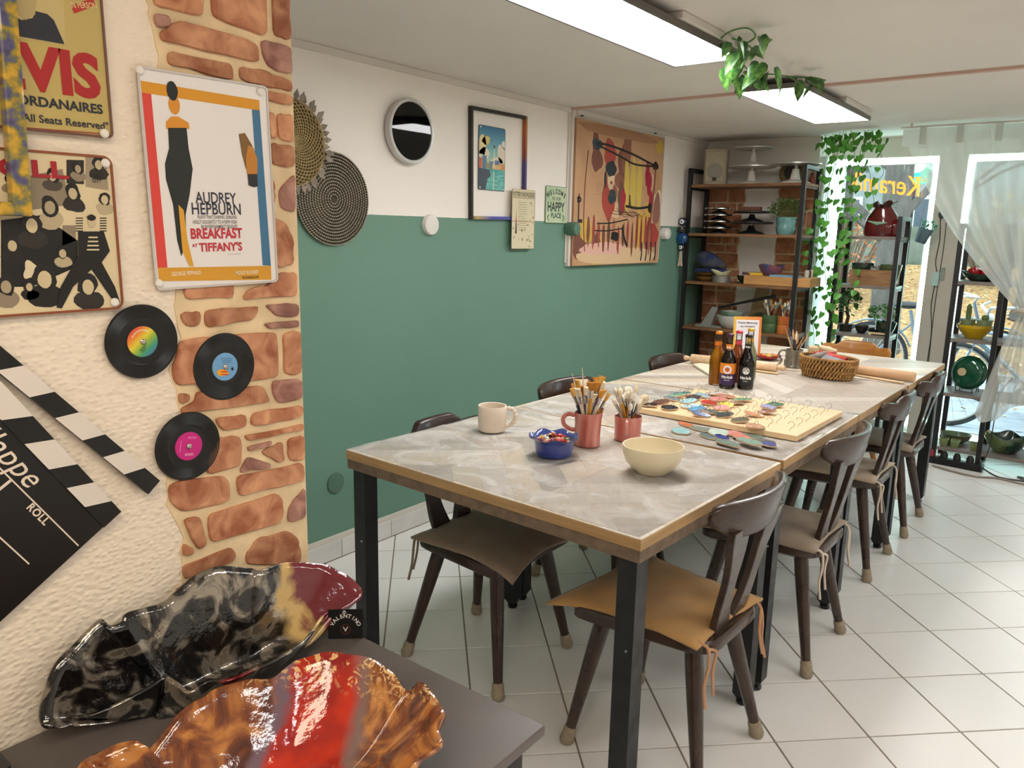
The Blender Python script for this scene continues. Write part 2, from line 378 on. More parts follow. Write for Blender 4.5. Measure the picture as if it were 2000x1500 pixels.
for k, st in enumerate(STONES):
    pts = []
    n = len(st); P = [Vector(on(0, XB, *q)[1:]) for q in st]
    for i in range(n):                      # worn corners and slightly wavy sides
        a, p, c = P[i-1], P[i], P[(i+1) % n]
        la, lc = (a-p).length, (c-p).length; r = min(.008, la*.35, lc*.35)
        pts.append(tuple(p+(a-p)/la*r)); pts.append(tuple(p+((a-p)/la+(c-p)/lc)*r*.28)); pts.append(tuple(p+(c-p)/lc*r))
        for t_ in (.35, .65):
            if lc > .03:
                m_ = p.lerp(c, t_); nn = Vector((-(c-p).y, (c-p).x))/lc; pts.append(tuple(m_+nn*random.uniform(-.0018, .0018)))
    pts = [(max(-9, min(q[0], YB-.003)), min(q[1], ZC-.005)) for q in pts]
    c = Vector((sum(q[0] for q in pts)/len(pts), sum(q[1] for q in pts)/len(pts)))
    mb = MB(); mb.T = Matrix(((0, 0, 1, 0), (1, 0, 0, 0), (0, 1, 0, 0), (0, 0, 0, 1)))
    mb.prism([(q[0]-c.x, q[1]-c.y) for q in pts], 0, random.uniform(.0045, .0065), .0018)
    o = obj('brick', mb, m_brickp if k in (3, 5, 13, 19, 20, 25, 30, 33, 37) else m_brick, nb, smooth=False); o.location = (XB+.0018, c.x, c.y)

# ------------------------------------------------------------------ far wall with stones, niche and windows
wf = struct(obj('wall_far', MB().box(XW, -1.74, YF, 6.22, -.1, ZC), m_white))
def torn(z): return .05*noise.noise((z*4.1, 3.3, 0))+.02*noise.noise((z*19, 1, 5))
def farbrick(x0, x1, z0, z1):
    c = ((x0+x1)/2, (z0+z1)/2); j = lambda: random.uniform(-.006, .006)
    hw, hh = (x1-x0)/2, (z1-z0)/2
    pts = [(-hw+.006, -hh), (hw-.008, -hh+j()), (hw, -hh+.008), (hw+j()*.5, hh-.007), (hw-.008, hh), (-hw+.007, hh+j()), (-hw, hh-.008), (-hw, -hh+.007)]
    mb = MB(); mb.T = Matrix(((1, 0, 0, 0), (0, 0, -1, 0), (0, 1, 0, 0), (0, 0, 0, 1)))
    mb.prism(pts, 0, random.uniform(.004, .007), .003)
    o = obj('brick', mb, m_brickd, wf); o.location = (c[0], YF-.0018, c[1])
for side in (0, 1):
    e = [(-2.27 if side == 0 else -1.985)+torn(.35+k*.03+side*7)*(1 if side == 0 else .8) for k in range(50)]
    out = [(e[k], .35+k*.03) for k in range(50)]
    mb = MB(); mb.T = Matrix(((1, 0, 0, 0), (0, 0, -1, YF), (0, 1, 0, 0), (0, 0, 0, 1)))
    xo = XW+.002 if side == 0 else -1.742
    mb.prism([(xo, .35)]+[p for p in out]+[(xo, .35+49*.03)], -.001, .0018)
    obj('brick_wallpaper', mb, MAT('far_mortar', '#cdb08c', .9, var=.12, vs=20), wf)
    z = .37; row = 0
    while z < 1.79:
        h = random.choice((.05, .07, .09, .11)); h = min(h, 1.815-z)
        k = min(49, max(0, int((z+h/2-.35)/.03)))
        xa, xb = (XW+.012, e[k]-.008) if side == 0 else (e[k]+.008, -1.75)
        x = xa
        while x < xb-.02:
            w = random.uniform(.08, .2); x2 = min(x+w, xb)
            if xb-x2 < .04: x2 = xb
            farbrick(x, x2, z, z+h); x = x2+.013
        z += h+.013; row += 1
m_frame = MAT('window_frame_white', '#dcdad4', .45)
struct(obj('wall_column', MB().box(-1.03, -.86, YG-.04, 6.22, 0, 2.02), MAT('column_beige', '#cfc6b8', .7, var=.04, vs=4)))
struct(obj('wall_header', MB().box(-1.74, XR, YG-.02, 6.22, 2.0, ZC), m_white))
struct(obj('wall_sill', MB().box(-1.74, XR, YG-.06, 6.22, -.1, .07), MAT('sill_white', '#cfcac2', .6)))
struct(obj('wall_far_right', MB().box(.95, XR, YG, 6.22, .07, 2.0), m_white))
m_pane = GLASSY('window_glass', '#f4faf8', 0)
m_led, nt, b = newmat('led_white'); b.inputs['Base Color'].default_value = (1, 1, 1, 1); b.inputs['Emission Color'].default_value = (.60, .98, .94, 1); b.inputs['Emission Strength'].default_value = LED_W
def window(name, x0, x1, leds):
    fr = MB(); z0, z1 = .07, 2.0; y0, y1 = YG+.01, YG+.06
    fr.box(x0, x0+.045, y0, y1, z0, z1); fr.box(x1-.045, x1, y0, y1, z0, z1); fr.box(x0+.045, x1-.045, y0, y1, z1-.045, z1); fr.box(x0+.045, x1-.045, y0, y1, z0, z0+.05)
    w = struct(obj(name, fr, m_frame, bevel=.003))
    obj('pane', MB().box(x0+.04, x1-.04, YG+.03, YG+.036, z0+.045, z1-.04), m_pane, w)
    for a in leds: obj('led_strip', MB().box(*a), m_led, w)
window('window_1', -1.70, -1.03, [(-1.665, -1.650, YG-.012, YG-.002, .12, 1.98), (-1.65, -1.05, YG-.012, YG-.002, 1.966, 1.982), (-1.05, -1.036, YG-.012, YG-.002, .12, 1.982)])
window('window_2', -.86, .02, [(-.852, -.84, YG-.012, YG-.002, .12, 1.982), (-.84, .0, YG-.012, YG-.002, 1.968, 1.982), (-.84, .0, YG-.012, YG-.002, .09, .102)])
window('window_3', .02, .95, [])
# white lining board of the niche left of the first window
mb = MB(); mb.box(-1.741, -1.70, YG-.30, YG+.05, 0, 2.0)
struct(obj('trim_5', mb, MAT('niche_board', '#eef4f2', .5, var=.03, vs=3)))

# ------------------------------------------------------------------ lamps
m_panel, nt, b = newmat('panel_light'); b.inputs['Base Color'].default_value = (1, 1, 1, 1); b.inputs['Emission Color'].default_value = (1, .99, .985, 1); b.inputs['Emission Strength'].default_value = PANEL_W
m_alu = MAT('panel_frame', '#6f6a66', .4, metal=.6)
m_house = MAT('lamp_housing', '#d8d2ca', .6)
def panel_lamp(x0, x1, y0, y1, z, label, emit, frame_m, group):
    cx, cy = (x0+x1)/2, (y0+y1)/2
    t = thing('ceiling_panel_lamp', label, 'lamp', (cx, cy, z), group=group)
    hw, hl = (x1-x0)/2, (y1-y0)/2
    f = MB(); e = .008
    f.box(-hw, -hw+e, -hl, hl, 0, .022); f.box(hw-e, hw, -hl, hl, 0, .022); f.box(-hw+e, hw-e, -hl, -hl+e, 0, .022); f.box(-hw+e, hw-e, hl-e, hl, 0, .022); f.box(-hw+e, hw-e, -hl+e, hl-e, .014, .022)
    obj('frame', f, frame_m, t)
    obj('diffuser', MB().box(-hw+e, hw-e, -hl+e, hl-e, .002, .009), emit, t)
    obj('driver_box', MB().box(.02, hw+.012, hl-.55, hl-.12, .024, ZC-z), m_house, t, bevel=.004)
    bk = None
    for sx in (-1, 1):
        for sy in (-1, 1):
            bk = bk or MB().box(-.012, .012, -.015, .015, .022, ZC-z).mesh('bracket', m_house)
            o = link('bracket', bk, t); o.location = (sx*(hw-.03), sy*(hl-.06), 0)
    return t
panel_lamp(-1.485, -1.20, 1.78, 2.96, 2.09, 'lit white ceiling panel lamp with leaf garland at its end', m_panel, m_alu, None)
panel_lamp(-1.50, -1.19, 3.62, 4.82, 2.09, 'lit white ceiling panel lamp nearer the shop window', m_panel, m_alu, None)
m_side_l, nt, b = newmat('side_panel_light'); b.inputs['Base Color'].default_value = (1, 1, 1, 1); b.inputs['Emission Color'].default_value = (1, .985, .96, 1); b.inputs['Emission Strength'].default_value = SIDE_W  # emitter of the unseen fill panels, added to brighten the room
m_warm, nt, b = newmat('warm_panel_light'); b.inputs['Base Color'].default_value = (1, 1, 1, 1); b.inputs['Emission Color'].default_value = (1, .83, .62, 1); b.inputs['Emission Strength'].default_value = WARM_W
panel_lamp(-.35, .0, -.9, .3, 2.09, 'warm ceiling panel lamp above the brick wall end of the room', m_warm, m_alu, None)
panel_lamp(.55, .85, 1.6, 2.8, 2.09, 'white ceiling panel lamp over the open side of the room', m_side_l, m_alu, None)
panel_lamp(.55, .85, 3.62, 4.82, 2.09, 'white ceiling panel lamp over the open side nearer the curtain', m_side_l, m_alu, None)
panel_lamp(.55, .85, -.6, .6, 2.09, 'white ceiling panel lamp over the entrance side of the room', m_side_l, m_alu, None)  # third unseen panel, added for more general fill
# ------------------------------------------------------------------ tables
TH = .785
m_black = MAT('black_steel', '#1b1c1e', .42, metal=0, var=.25, vs=30, rvar=.1)
m_edge = MAT('tabletop_edge', '#a8865a', .55, var=.14, vs=6, stretch=(1, 1, 14), detail=6, bump=.1)
m_apron = MAT('tabletop_underside', '#6f5d4c', .75, var=.2, vs=30, detail=6)
PLK = [MAT('plank_'+n, c, .42, col2=c2, vs=9, detail=8, stretch=(1, 9, 1), perobj=.06, dist=.4, bump=.05, bs=30, ramp=(.25, .75)) for n, c, c2 in (('grey', '#b5a99b', '#cdc1b2'), ('sand', '#c6b69f', '#decfb8'), ('taupe', '#a8998a', '#c4b5a5'), ('pale', '#cfc4b6', '#e3d9cb'))]
def table(cx, cy, w, d, rz, label):
    t = thing('workshop_table', label, 'table', (cx, cy, 0), (0, 0, rz), 'tables pushed together into one long row')
    hw, hd = w/2, d/2
    obj('tabletop', MB().box(-hw, hw, -hd, hd, TH-.028, TH-.002), m_edge, t, bevel=.0015)
    a = .003
    obj('underframe', MB().box(-hw+a, hw-a, -hd+a, hd-a, TH-.058, TH-.0285), m_apron, t)
    cw, pw = w/3, .105; sl = .95
    for col in range(3):
        x0, x1 = -hw+col*cw, -hw+(col+1)*cw; s_ = 1 if col % 2 == 0 else -1
        k = -6
        while k < 14:
            ya = -hd+k*pw; yb = ya+pw-.0012
            q = [(x0+.0006, ya-s_*sl*0), (x1-.0006, ya+s_*sl*cw), (x1-.0006, yb+s_*sl*cw), (x0+.0006, yb)]
            p = cliprect(q, -hw+.001, hw-.001, -hd+.001, hd-.001); k += 1
            if len(p) < 3: continue
            c = (sum(v[0] for v in p)/len(p), sum(v[1] for v in p)/len(p)); A = atan2(s_*sl, 1)-pi/2
            R_ = [(cos(-A)*(v[0]-c[0])-sin(-A)*(v[1]-c[1]), sin(-A)*(v[0]-c[0])+cos(-A)*(v[1]-c[1])) for v in p]
            o = obj('plank', MB().prism(R_, TH-.002, TH), random.choice(PLK), t); o.location = (c[0], c[1], 0); o.rotation_euler = (0, 0, A)
    lg = MB(); e = .025; lb = .016
    lg.loft([[(-e+.012, -e+.012, lb), (e-.012, -e+.012, lb), (e-.012, e-.012, lb), (-e+.012, e-.012, lb)], [(-e, -e, lb+.022), (e, -e, lb+.022), (e, e, lb+.022), (-e, e, lb+.022)], [(-e, -e, TH-.058), (e, -e, TH-.058), (e, e, TH-.058), (-e, e, TH-.058)]], True, True)
    leg = lg.mesh('leg', m_black); ft = MB().lathe([(.017, 0), (.019, .004), (.019, .012), (.012, lb)], 12, cap0=True, cap1=True).mesh('foot_glide', m_black)
    sc = MB().ball((0, 0, 0), .0035, 8, 4).mesh('bolt', MAT('bolt_steel', '#b9b9b6', .3, metal=1))
    for sx in (-1, 1):
        for sy in (-1, 1):
            o = link('leg', leg, t); o.location = (sx*(hw-.04), sy*(hd-.04), 0)
            g = link('foot_glide', ft, o)
            if sy < 0:
                g = link('bolt', sc, o); g.location = (.008, -e, .5)
    return t
def tab(fr, rr, w, label):
    """front-right and rear-right corner -> centre and rotation"""
    fr, rr = Vector(fr), Vector(rr); d = (rr-fr).length; dy = (rr-fr)/d; dx = Vector((dy.y, -dy.x))
    c = (fr+rr)/2-dx*w/2; return table(c.x, c.y, w, d, atan2(dx.y, dx.x), label)
tab((-.739, 1.444), (-.703, 2.240), 1.025, 'workshop table under the blue candy dish and cream bowl')
tab((-.703, 2.268), (-.690, 3.070), 1.04, 'workshop table under the board of ceramic pendants')
tab((-.690, 3.082), (-.676, 3.868), 1.045, 'workshop table under the drink bottles and rolling pin')
tab((-.672, 3.882), (-.655, 4.72), 1.05, 'workshop table at the window end of the row')
m_film = GLASSY('clear_plastic_film', '#fdfdfc', .12, .10, .48, '#f2efec', 7)  # white tint and smears: scuffs, plus the sheet's glare painted in
def film(name, label, pts, z, amp):
    P = [Vector((p[0], p[1])) for p in pts]
    def fn(u, v):
        a = P[0].lerp(P[1], u); b_ = P[3].lerp(P[2], u); q = a.lerp(b_, v)
        e = min(u, v, 1-u, 1-v)
        return (q.x, q.y, z+.0008+max(0, amp*noise.noise((q.x*5, q.y*5, 1)))+(.004 if e < .01 else 0)*max(0, noise.noise((q.x*9, q.y*9, 4))))
    o = obj('plastic_sheet', MB().grid(fn, 26, 22), m_film, None, smooth=True); tag(o, label, 'plastic sheet'); return o
film('a', 'clear scuffed plastic film over the table with the candy dish', [(-1.765, 1.50), (-.748, 1.452), (-.712, 2.235), (-1.73, 2.275)], TH, .0012)
film('b', 'clear plastic film under the pendant board', [(-1.725, 2.30), (-.712, 2.262), (-.697, 3.10), (-1.715, 2.96)], TH, .0012)

# ------------------------------------------------------------------ chairs
m_dark = MAT('dark_stained_wood', '#2a1a14', .32, col2='#382419', vs=6, stretch=(1, 3, 3), detail=6, rvar=.1, coat=.15)
m_dark2 = MAT('worn_dark_wood', '#32241d', .3, col2='#3f2f26', vs=6, stretch=(1, 3, 3), detail=6, rvar=.1, coat=.2)
m_oak = MAT('honey_wood', '#9a6128', .4, col2='#b0752f', vs=7, stretch=(1, 6, 6), detail=6, coat=.1)
m_sock = MAT('felt_sock', '#978a76', .95, var=.12, vs=60, bump=.4, bs=200)
def rail_mesh(kind, m, ztop):
    """bowed top rail; ends come forward"""
    mb = MB(); rings = []; N = 36
    for k in range(N+1):
        s_ = -1+2*k/N; a = abs(s_)
        x = s_*.208; y = -.246+.062*s_*s_
        if kind == 1:
            top = ztop-.004-.012*a**6; bot = ztop-.114+.012*a**2+.06*max(0, a-.55)**1.3*2
        else:
            top = ztop-.030+.030*(1-min(1, max(0, (a-.38)/.22))**1.5 if a > .38 else 1)-.0*a; top += .008*(a > .62)*sin(min(1, (a-.62)/.3)*pi/2); bot = ztop-.118+.015*a**2+.03*max(0, a-.6)
        th = .0145
        if a > .9:
            q = sqrt(max(0, 1-((a-.9)/.1)**2)); mid = (top+bot)/2; hh = (top-bot)/2*(.35+.65*q) ; top, bot = mid+hh, mid-hh; th *= .35+.65*q
        lean = lambda z: -(z-(ztop-.1))*.22
        ring = []
        for i in range(12):
            an = 2*pi*i/12; ca, sa = cos(an), sin(an); sg = lambda v: (1 if v >= 0 else -1)*abs(v)**.45
            z = (top+bot)/2+(top-bot)/2*sg(sa); ring.append((x, y+th*sg(ca)+lean(z), z))
        rings.append(ring)
    return mb.loft(rings, True, True).mesh('top_rail', m, True, 50)
def slat_mesh(m, side, ztop):
    mb = MB(); rings = []
    for k in range(13):
        t = k/12; z = .425+(ztop-.085-.425)*t
        x = side*(.048+.062*t+.006*sin(t*pi*2.2)); w = .033+.008*cos(t*2*pi*1.1)+.006*t
        y = -.172-.062*t
        rings.append([(x-w, y-.010, z), (x+w, y-.010, z), (x+w, y+.010, z), (x-w, y+.010, z)])
    return mb.loft(rings, True, True).mesh('back_slat', m, False)
def seat_outline(g=0):
    p = []
    for (x, y, r) in ((.215, .195, .05), (-.215, .195, .05), (-.165, -.205, .07), (.165, -.205, .07)):
        p.append((x+g*(1 if x > 0 else -1), y+g*(1 if y > 0 else -1), r))
    out = []; n = 4
    for i in range(4):
        a, b_, c = [Vector(p[j % 4][:2]) for j in (i-1, i, i+1)]; r = p[i][2]; d1 = (a-b_).normalized(); d2 = (c-b_).normalized()
        for k in range(n+1):
            t = k/n; out.append(tuple((b_+d1*r)*(1-t)**2+b_*2*t*(1-t)+(b_+d2*r)*t*t))
    return out
chair_protos = {}
def chair(kind, loc, rz, label, m, group, ztop=None):
    key = (kind, m.name); ztop = ztop or (.825 if kind == 1 else .805)
    if key in chair_protos: return dup(chair_protos[key], loc, (0, 0, rz), label, group)
    t = thing('dining_chair', label, 'chair', loc, (0, 0, rz), group)
    so = seat_outline(); mb = MB()
    mb.loft([[(p[0]*.93, p[1]*.93, .392) for p in so], [(p[0], p[1], .402) for p in so], [(p[0], p[1], .424) for p in so], [(p[0]*.97, p[1]*.97, .432) for p in so], [(p[0]*.6, p[1]*.6, .428) for p in so]], True, True)
    obj('seat', mb, m, t, smooth=True)
    for sx in (-1, 1):
        for sy, fx, fy, tx, ty in ((1, .2, .192, .13, .125), (-1, .19, -.212, .105, -.13)):
            a, b_ = Vector((sx*tx, ty, .4)), Vector((sx*fx, fy, .012)); P = [a.lerp(b_, k/5) for k in range(6)]
            l = obj('leg', MB().tube(P, [.024, .0235, .0215, .019, .0165, .0145], 12), m, t, smooth=True)
            d = (b_-a).normalized(); mb = MB(); P = [a+d*((b_-a).length*q) for q in (.895, .905, .95, 1.0)]; P.append(Vector((b_.x, b_.y, .003)))
            obj('felt_sock', mb.tube(P, [.0165, .0185, .0195, .0215, .019], 12), m_sock, l, smooth=True)
        obj('back_slat', slat_mesh(m, sx, ztop), m, t, bevel=.003)
    obj('top_rail', rail_mesh(kind, m, ztop), m, t)
    chair_protos[key] = t
    return t
GR = 'dark chairs along the open side of the tables'; GL = 'dark chairs along the green wall'
chair(1, (-.868, 1.885, 0), radians(90-2), 'dark curved-rail chair with tan seat pad at the table end by the cream bowl', m_dark2, GR)
chair(1, (-.842, 2.675, 0), radians(90-1), 'dark curved-rail chair with taupe pad beside the pendant board', m_dark2, GR)
chair(2, (-.872, 3.585, 0), radians(90), 'dark chair with carved rail and tied pad beside the woven basket', m_dark2, GR)
chair(2, (-.855, 4.235, 0), radians(90), 'dark carved-rail chair at the window end, next to the plant rack', m_dark2, GR)
chair(2, (-1.545, 1.925, 0), radians(-90+1), 'dark carved-rail chair with brown pad at the green wall, near the mug', m_dark, GL)
chair(1, (-1.575, 2.72, 0), radians(-90), 'dark curved-rail chair behind the brush cups at the green wall', m_dark, GL)
chair(1, (-1.565, 3.66, 0), radians(-90), 'dark curved-rail chair beside the rolling pin at the green wall', m_dark, GL)
chair(2, (-1.215, 4.93, 0), radians(180), 'honey-coloured wooden chair at the head of the tables by the window', m_oak, None)
# seat pads
def pad(loc, rz, label, m, amp=1.0, corner=1.0, ties=True, tm=None, rear=True):
    t = thing('seat_cushion', label, 'cushion', loc, (0, 0, rz), 'tie-on seat pads')
    def fn(u, v):
        x, y = -1+2*u, -1+2*v
        k = 1+.10*(corner*(v**.5) if y > 0 else .25)*(abs(x)*abs(y))**2-.035*(1-abs(x*y))*max(abs(x), abs(y))**4
        wx = .205-.025*(1-v)
        r = max(abs(x), abs(y)); puff = (1-r**4)*.018*(1+.25*noise.noise((x*2.3+loc[0]*7, y*2.3, loc[1]))) 
        droop = -.012*(corner if y > 0 else .2)*(abs(x*y))**3*(1+noise.noise((x, y, loc[1]*3)))
        return (x*wx*k, y*.205*k, .437+puff+droop+.004*noise.noise((x*3, y*3, loc[1]))*amp)
    mb = MB(); mb.grid(fn, 17, 17)
    obj('pad', mb, m, t, smooth=True, solid=.008)
    if ties:
        for sx in (-1, 1):
            x0 = sx*.155
            P = smooth_open([(x0*.9, -.175, .438), (x0, -.20, .437), (x0*.96, -.222, .425), (x0*.98, -.228, .38), (x0*1.05, -.225, .33), (x0*1.03+.01*sx, -.235, .275)], 4)
            obj('tie', MB().tube(P, .0045, 6), tm or m, t, smooth=True)
            P = smooth_open([(x0*.96, -.222, .425), (x0*.8, -.232, .41), (x0*.85, -.23, .36), (x0*.9, -.24, .30)], 4)
            obj('tie', MB().tube(P, .004, 6), tm or m, t, smooth=True)
    return t
mk = lambda n, c: MAT(n, c, .95, var=.07, vs=14, bump=.25, bs=25, sheen=.2, bdist=.006)
m_tan, m_taupe, m_beige, m_brown = mk('tan_cotton', '#b68d58'), mk('taupe_cotton', '#9a8a78'), mk('beige_cotton', '#b8a68e'), mk('brown_cotton', '#897764')
m_cord = MAT('pink_beige_cord', '#b98d6c', .9); m_cordw = MAT('off_white_cord', '#cdbfae', .9)
pad((-.885, 1.885, 0), radians(90-5), 'tan cotton seat pad with corner sticking out, tied to the chair by the cream bowl', m_tan, 1.5, 1.5, True, m_cord)
pad((-.852, 2.675, 0), radians(90-1), 'taupe seat pad with bow ties on the chair beside the pendant board', m_taupe, 1, .6, True, m_cordw)
pad((-.882, 3.585, 0), radians(90), 'beige seat pad with pale cords on the chair beside the basket', m_beige, 1, .6, True, m_cordw)
pad((-.865, 4.235, 0), radians(90), 'taupe seat pad on the chair at the window end next to the rack', m_taupe, 1, .5, False)
pad((-1.53, 1.925, 0), radians(-90+3), 'brown seat pad with pointed corners on the chair near the mug', m_brown, 1.4, 1.6, True, m_brown)

# ------------------------------------------------------------------ dark sideboard in the near corner
DZ = .757
m_side = MAT('sideboard_top_stone', '#4c4642', .36, col2='#5e5753', vs=5, detail=10, rvar=.1, ramp=(.3, .7))
m_sideb = MAT('sideboard_body', '#1f1b19', .5, var=.15, vs=5)
t = thing('sideboard', 'dark sideboard with stone-look top under the glazed bowls', 'sideboard', (XB, .815, 0))
obj('top', MB().box(.004, .53, -1.25, 0, DZ-.016, DZ), m_side, t, bevel=.002)
obj('edge_band', MB().box(.006, .526, -1.246, -.004, DZ-.0185, DZ-.0165), MAT('edge_line', '#15120f', .6), t)
obj('body', MB().box(.02, .50, -1.23, -.03, .06, DZ-.019), m_sideb, t)
for k in range(3):
    y0 = -1.22+k*.4
    d = obj('door', MB().box(.501, .517, y0, y0+.385, .08, DZ-.03), m_sideb, t, bevel=.002)
    obj('handle', MB().tube([(.517, y0+.34, .35), (.535, y0+.34, .35), (.535, y0+.34, .47), (.517, y0+.34, .47)], .005, 8), m_black, d, smooth=True)
obj('plinth', MB().box(.03, .48, -1.22, -.04, 0, .06), m_sideb, t)
# ------------------------------------------------------------------ things on the walls
def P_(n, c, r=.45, **k): return MAT('print_'+n, c, r, **k)
C_ = {}
def ink(c, r=.45):
    if c not in C_: C_[c] = P_(c.lstrip('#'), c, r)
    return C_[c]
class Wall:
    """a thing hung flat on a wall facing +X; L() turns a photo pixel into its own 2-D frame"""
    def __init__(s, name, label, cat, X, y, z, rot=0, group=None, mesh=None):
        s.X, s.y, s.z, s.r = X, y, z, rot
        s.o = thing(name, label, cat, (X, y, z), (0, 0, 0), group)
        s.o.rotation_euler = (Matrix.Rotation(0, 3, 'X') @ Matrix(((0, 0, 1), (1, 0, 0), (0, 1, 0))) @ Matrix.Rotation(rot, 3, 'Z')).to_euler()
    def L(s, px, py):
        q = on(0, s.X, px, py); u, v = q.y-s.y, q.z-s.z
        return (cos(-s.r)*u-sin(-s.r)*v, sin(-s.r)*u+cos(-s.r)*v)
    def prism(s, name, pts, z0, z1, m, inset=0, **k): return obj(name, MB().prism(pts, z0, z1, inset), m, s.o, **k)
    def px(s, name, pxs, z0, z1, m, **k): return s.prism(name, [s.L(*p) for p in pxs], z0, z1, m, **k)
def fit(txt, box, m, parent, z, rot=0, **kw):
    me = text_mesh(txt, 1, m, align='LEFT', **kw); xs = [v.co.x for v in me.vertices]; ys = [v.co.y for v in me.vertices]
    u0, v0, u1, v1 = box; sx = (u1-u0)/(max(xs)-min(xs)); sy = (v1-v0)/(max(ys)-min(ys))
    cx, cy = (u0+u1)/2, (v0+v1)/2; x0, y0 = min(xs), min(ys)
    for v in me.vertices:
        x = (v.co.x-x0)*sx+u0-cx; y = (v.co.y-y0)*sy+v0-cy
        v.co = (cos(rot)*x-sin(rot)*y, sin(rot)*x+cos(rot)*y, 0)
    o = link('lettering', me, parent); o.location = (cx, cy, z); return o
def pin(w, u, v, z=.003, r=.006, m=None):
    o = obj('pin', MB().lathe([(r*.5, 0), (r*.9, .0008), (r, .002), (r*.7, .0042), (.0004, .0048)], 14, cap0=True, cap1=True), m or ink('#e9e4dd'), w.o, smooth=True); o.location = (u, v, z)
def tin(w, wd, ht, m, rim=None, r=.008):
    w.prism('plate', rrect(-wd/2, wd/2, -ht/2, ht/2, r), .001, .0025, m)
    if rim:
        a, b_ = rrect(-wd/2, wd/2, -ht/2, ht/2, r), rrect(-wd/2+.003, wd/2-.003, -ht/2+.003, ht/2-.003, r*.7)
        mb = MB(); mb.loft([[(p[0], p[1], .001) for p in a], [(p[0], p[1], .0042) for p in a], [(p[0], p[1], .0044) for p in b_], [(p[0], p[1], .0024) for p in b_]], loop=True)
        obj('rim', mb, rim, w.o)
    w.z0 = .0027
    return w
def blob(cx, cy, rx, ry, n=14, seed=0, amp=.25, rot=0):
    p = []
    for i in range(n):
        a = 2*pi*i/n; k = 1+amp*noise.noise((cos(a)*1.3+seed, sin(a)*1.3, seed*1.7))
        x, y = rx*k*cos(a), ry*k*sin(a); p.append((cx+cos(rot)*x-sin(rot)*y, cy+sin(rot)*x+cos(rot)*y))
    return p
# --- film poster (plain stand-in figure, own lettering)
w = Wall('tin_film_poster', 'white tin film poster with red, blue and mustard bars on the brick wall', 'poster', XB+.006, .667, 1.500, radians(1.2))
tin(w, .205, .30, ink('#e8e3e0', .3), ink('#c9c2bd', .25)); Z = w.z0
bar = lambda n, pts, c, z=0: w.px(n, pts, Z+z, Z+z+.0003, ink(c))
bar('red_bar', [(275, 181), (293, 184), (325, 522), (306, 523)], '#d8453a')
bar('mustard_bar', [(273, 158), (504, 196), (505, 216), (275, 181)], '#d9961f')
bar('blue_bar', [(490, 214), (505, 216), (527, 519), (511, 518)], '#3f7396')
bar('bottom_bar', [(306, 523), (527, 519), (528, 546), (309, 549)], '#d59a2b')
# plain dark evening-dress figure, no likeness
w.prism('figure', smooth_p := [w.L(*p) for p in ((326, 250), (362, 250), (366, 290), (374, 330), (368, 380), (360, 420), (362, 470), (352, 500), (344, 470), (336, 400), (322, 350), (320, 320), (328, 290))], Z+.0003, Z+.0006, ink('#20241f'))
w.prism('figure_head', blob(*w.L(338, 205), .0085, .013, 16, 1, .05), Z+.0003, Z+.0006, ink('#d9902a'))
w.prism('figure_hair', blob(*w.L(334, 178), .0085, .013, 16, 2, .1), Z+.0006, Z+.0009, ink('#20241f'))
w.px('figure_shoulder', [(322, 238), (332, 228), (346, 228), (366, 240), (368, 252), (322, 252)], Z+.0003, Z+.0005, ink('#d9902a'))
w.px('figure_leg', [(346, 400), (356, 410), (364, 470), (376, 520), (368, 520), (354, 490)], Z+.0006, Z+.0008, ink('#dba033'))
w.px('small_figure', [(464, 262), (476, 260), (490, 284), (494, 300), (490, 330), (478, 330), (470, 300)], Z+.0003, Z+.0005, ink('#7d5a2b'))
w.px('small_figure', [(482, 284), (492, 288), (500, 310), (500, 340), (480, 340), (478, 310)], Z+.0005, Z+.0007, ink('#c07f2c'))
w.px('small_figure', [(481, 340), (500, 340), (501, 364), (494, 366), (483, 362)], Z+.0005, Z+.0007, ink('#2a2826'))
def tx(txt, p0, p1, c, bold=.01, z=.0006):
    a, b_ = w.L(*p0), w.L(*p1); return fit(txt, (min(a[0], b_[0]), min(a[1], b_[1]), max(a[0], b_[0]), max(a[1], b_[1])), ink(c), w.o, Z+z, bold=bold)
tx('AUDREY', (380, 397), (458, 377), '#2a2a3c'); tx('HEPBURN', (373, 419), (467, 398), '#2a2a3c')
tx('PLAYS THAT DARING, DARLING', (384, 428), (460, 421), '#6a6464'); tx('HOLLY GOLIGHTLY TO A NEW HIGH', (375, 437), (460, 430), '#6a6464'); tx('IN ENTERTAINMENT DELIGHT!', (391, 446), (461, 439), '#6a6464')
tx('BREAKFAST', (371, 467), (470, 445), '#c22a3c', .03); tx('AT', (373, 483), (383, 476), '#c22a3c', .03); tx("TIFFANY'S", (387, 492), (470, 472), '#c22a3c', .03)
tx('A JUROW-SHEPHERD', (442, 498), (468, 495), '#5a5454', .0); tx('GEORGE PEPPARD', (333, 539), (390, 528), '#efe2c8'); tx('MICKEY ROONEY', (458, 537), (503, 527), '#efe2c8'); tx('TECHNICOLOR', (470, 545), (503, 538), '#2b2416', .02)
for q in ((270, 138), (505, 180), (308, 553)): pin(w, *w.L(*q), Z)
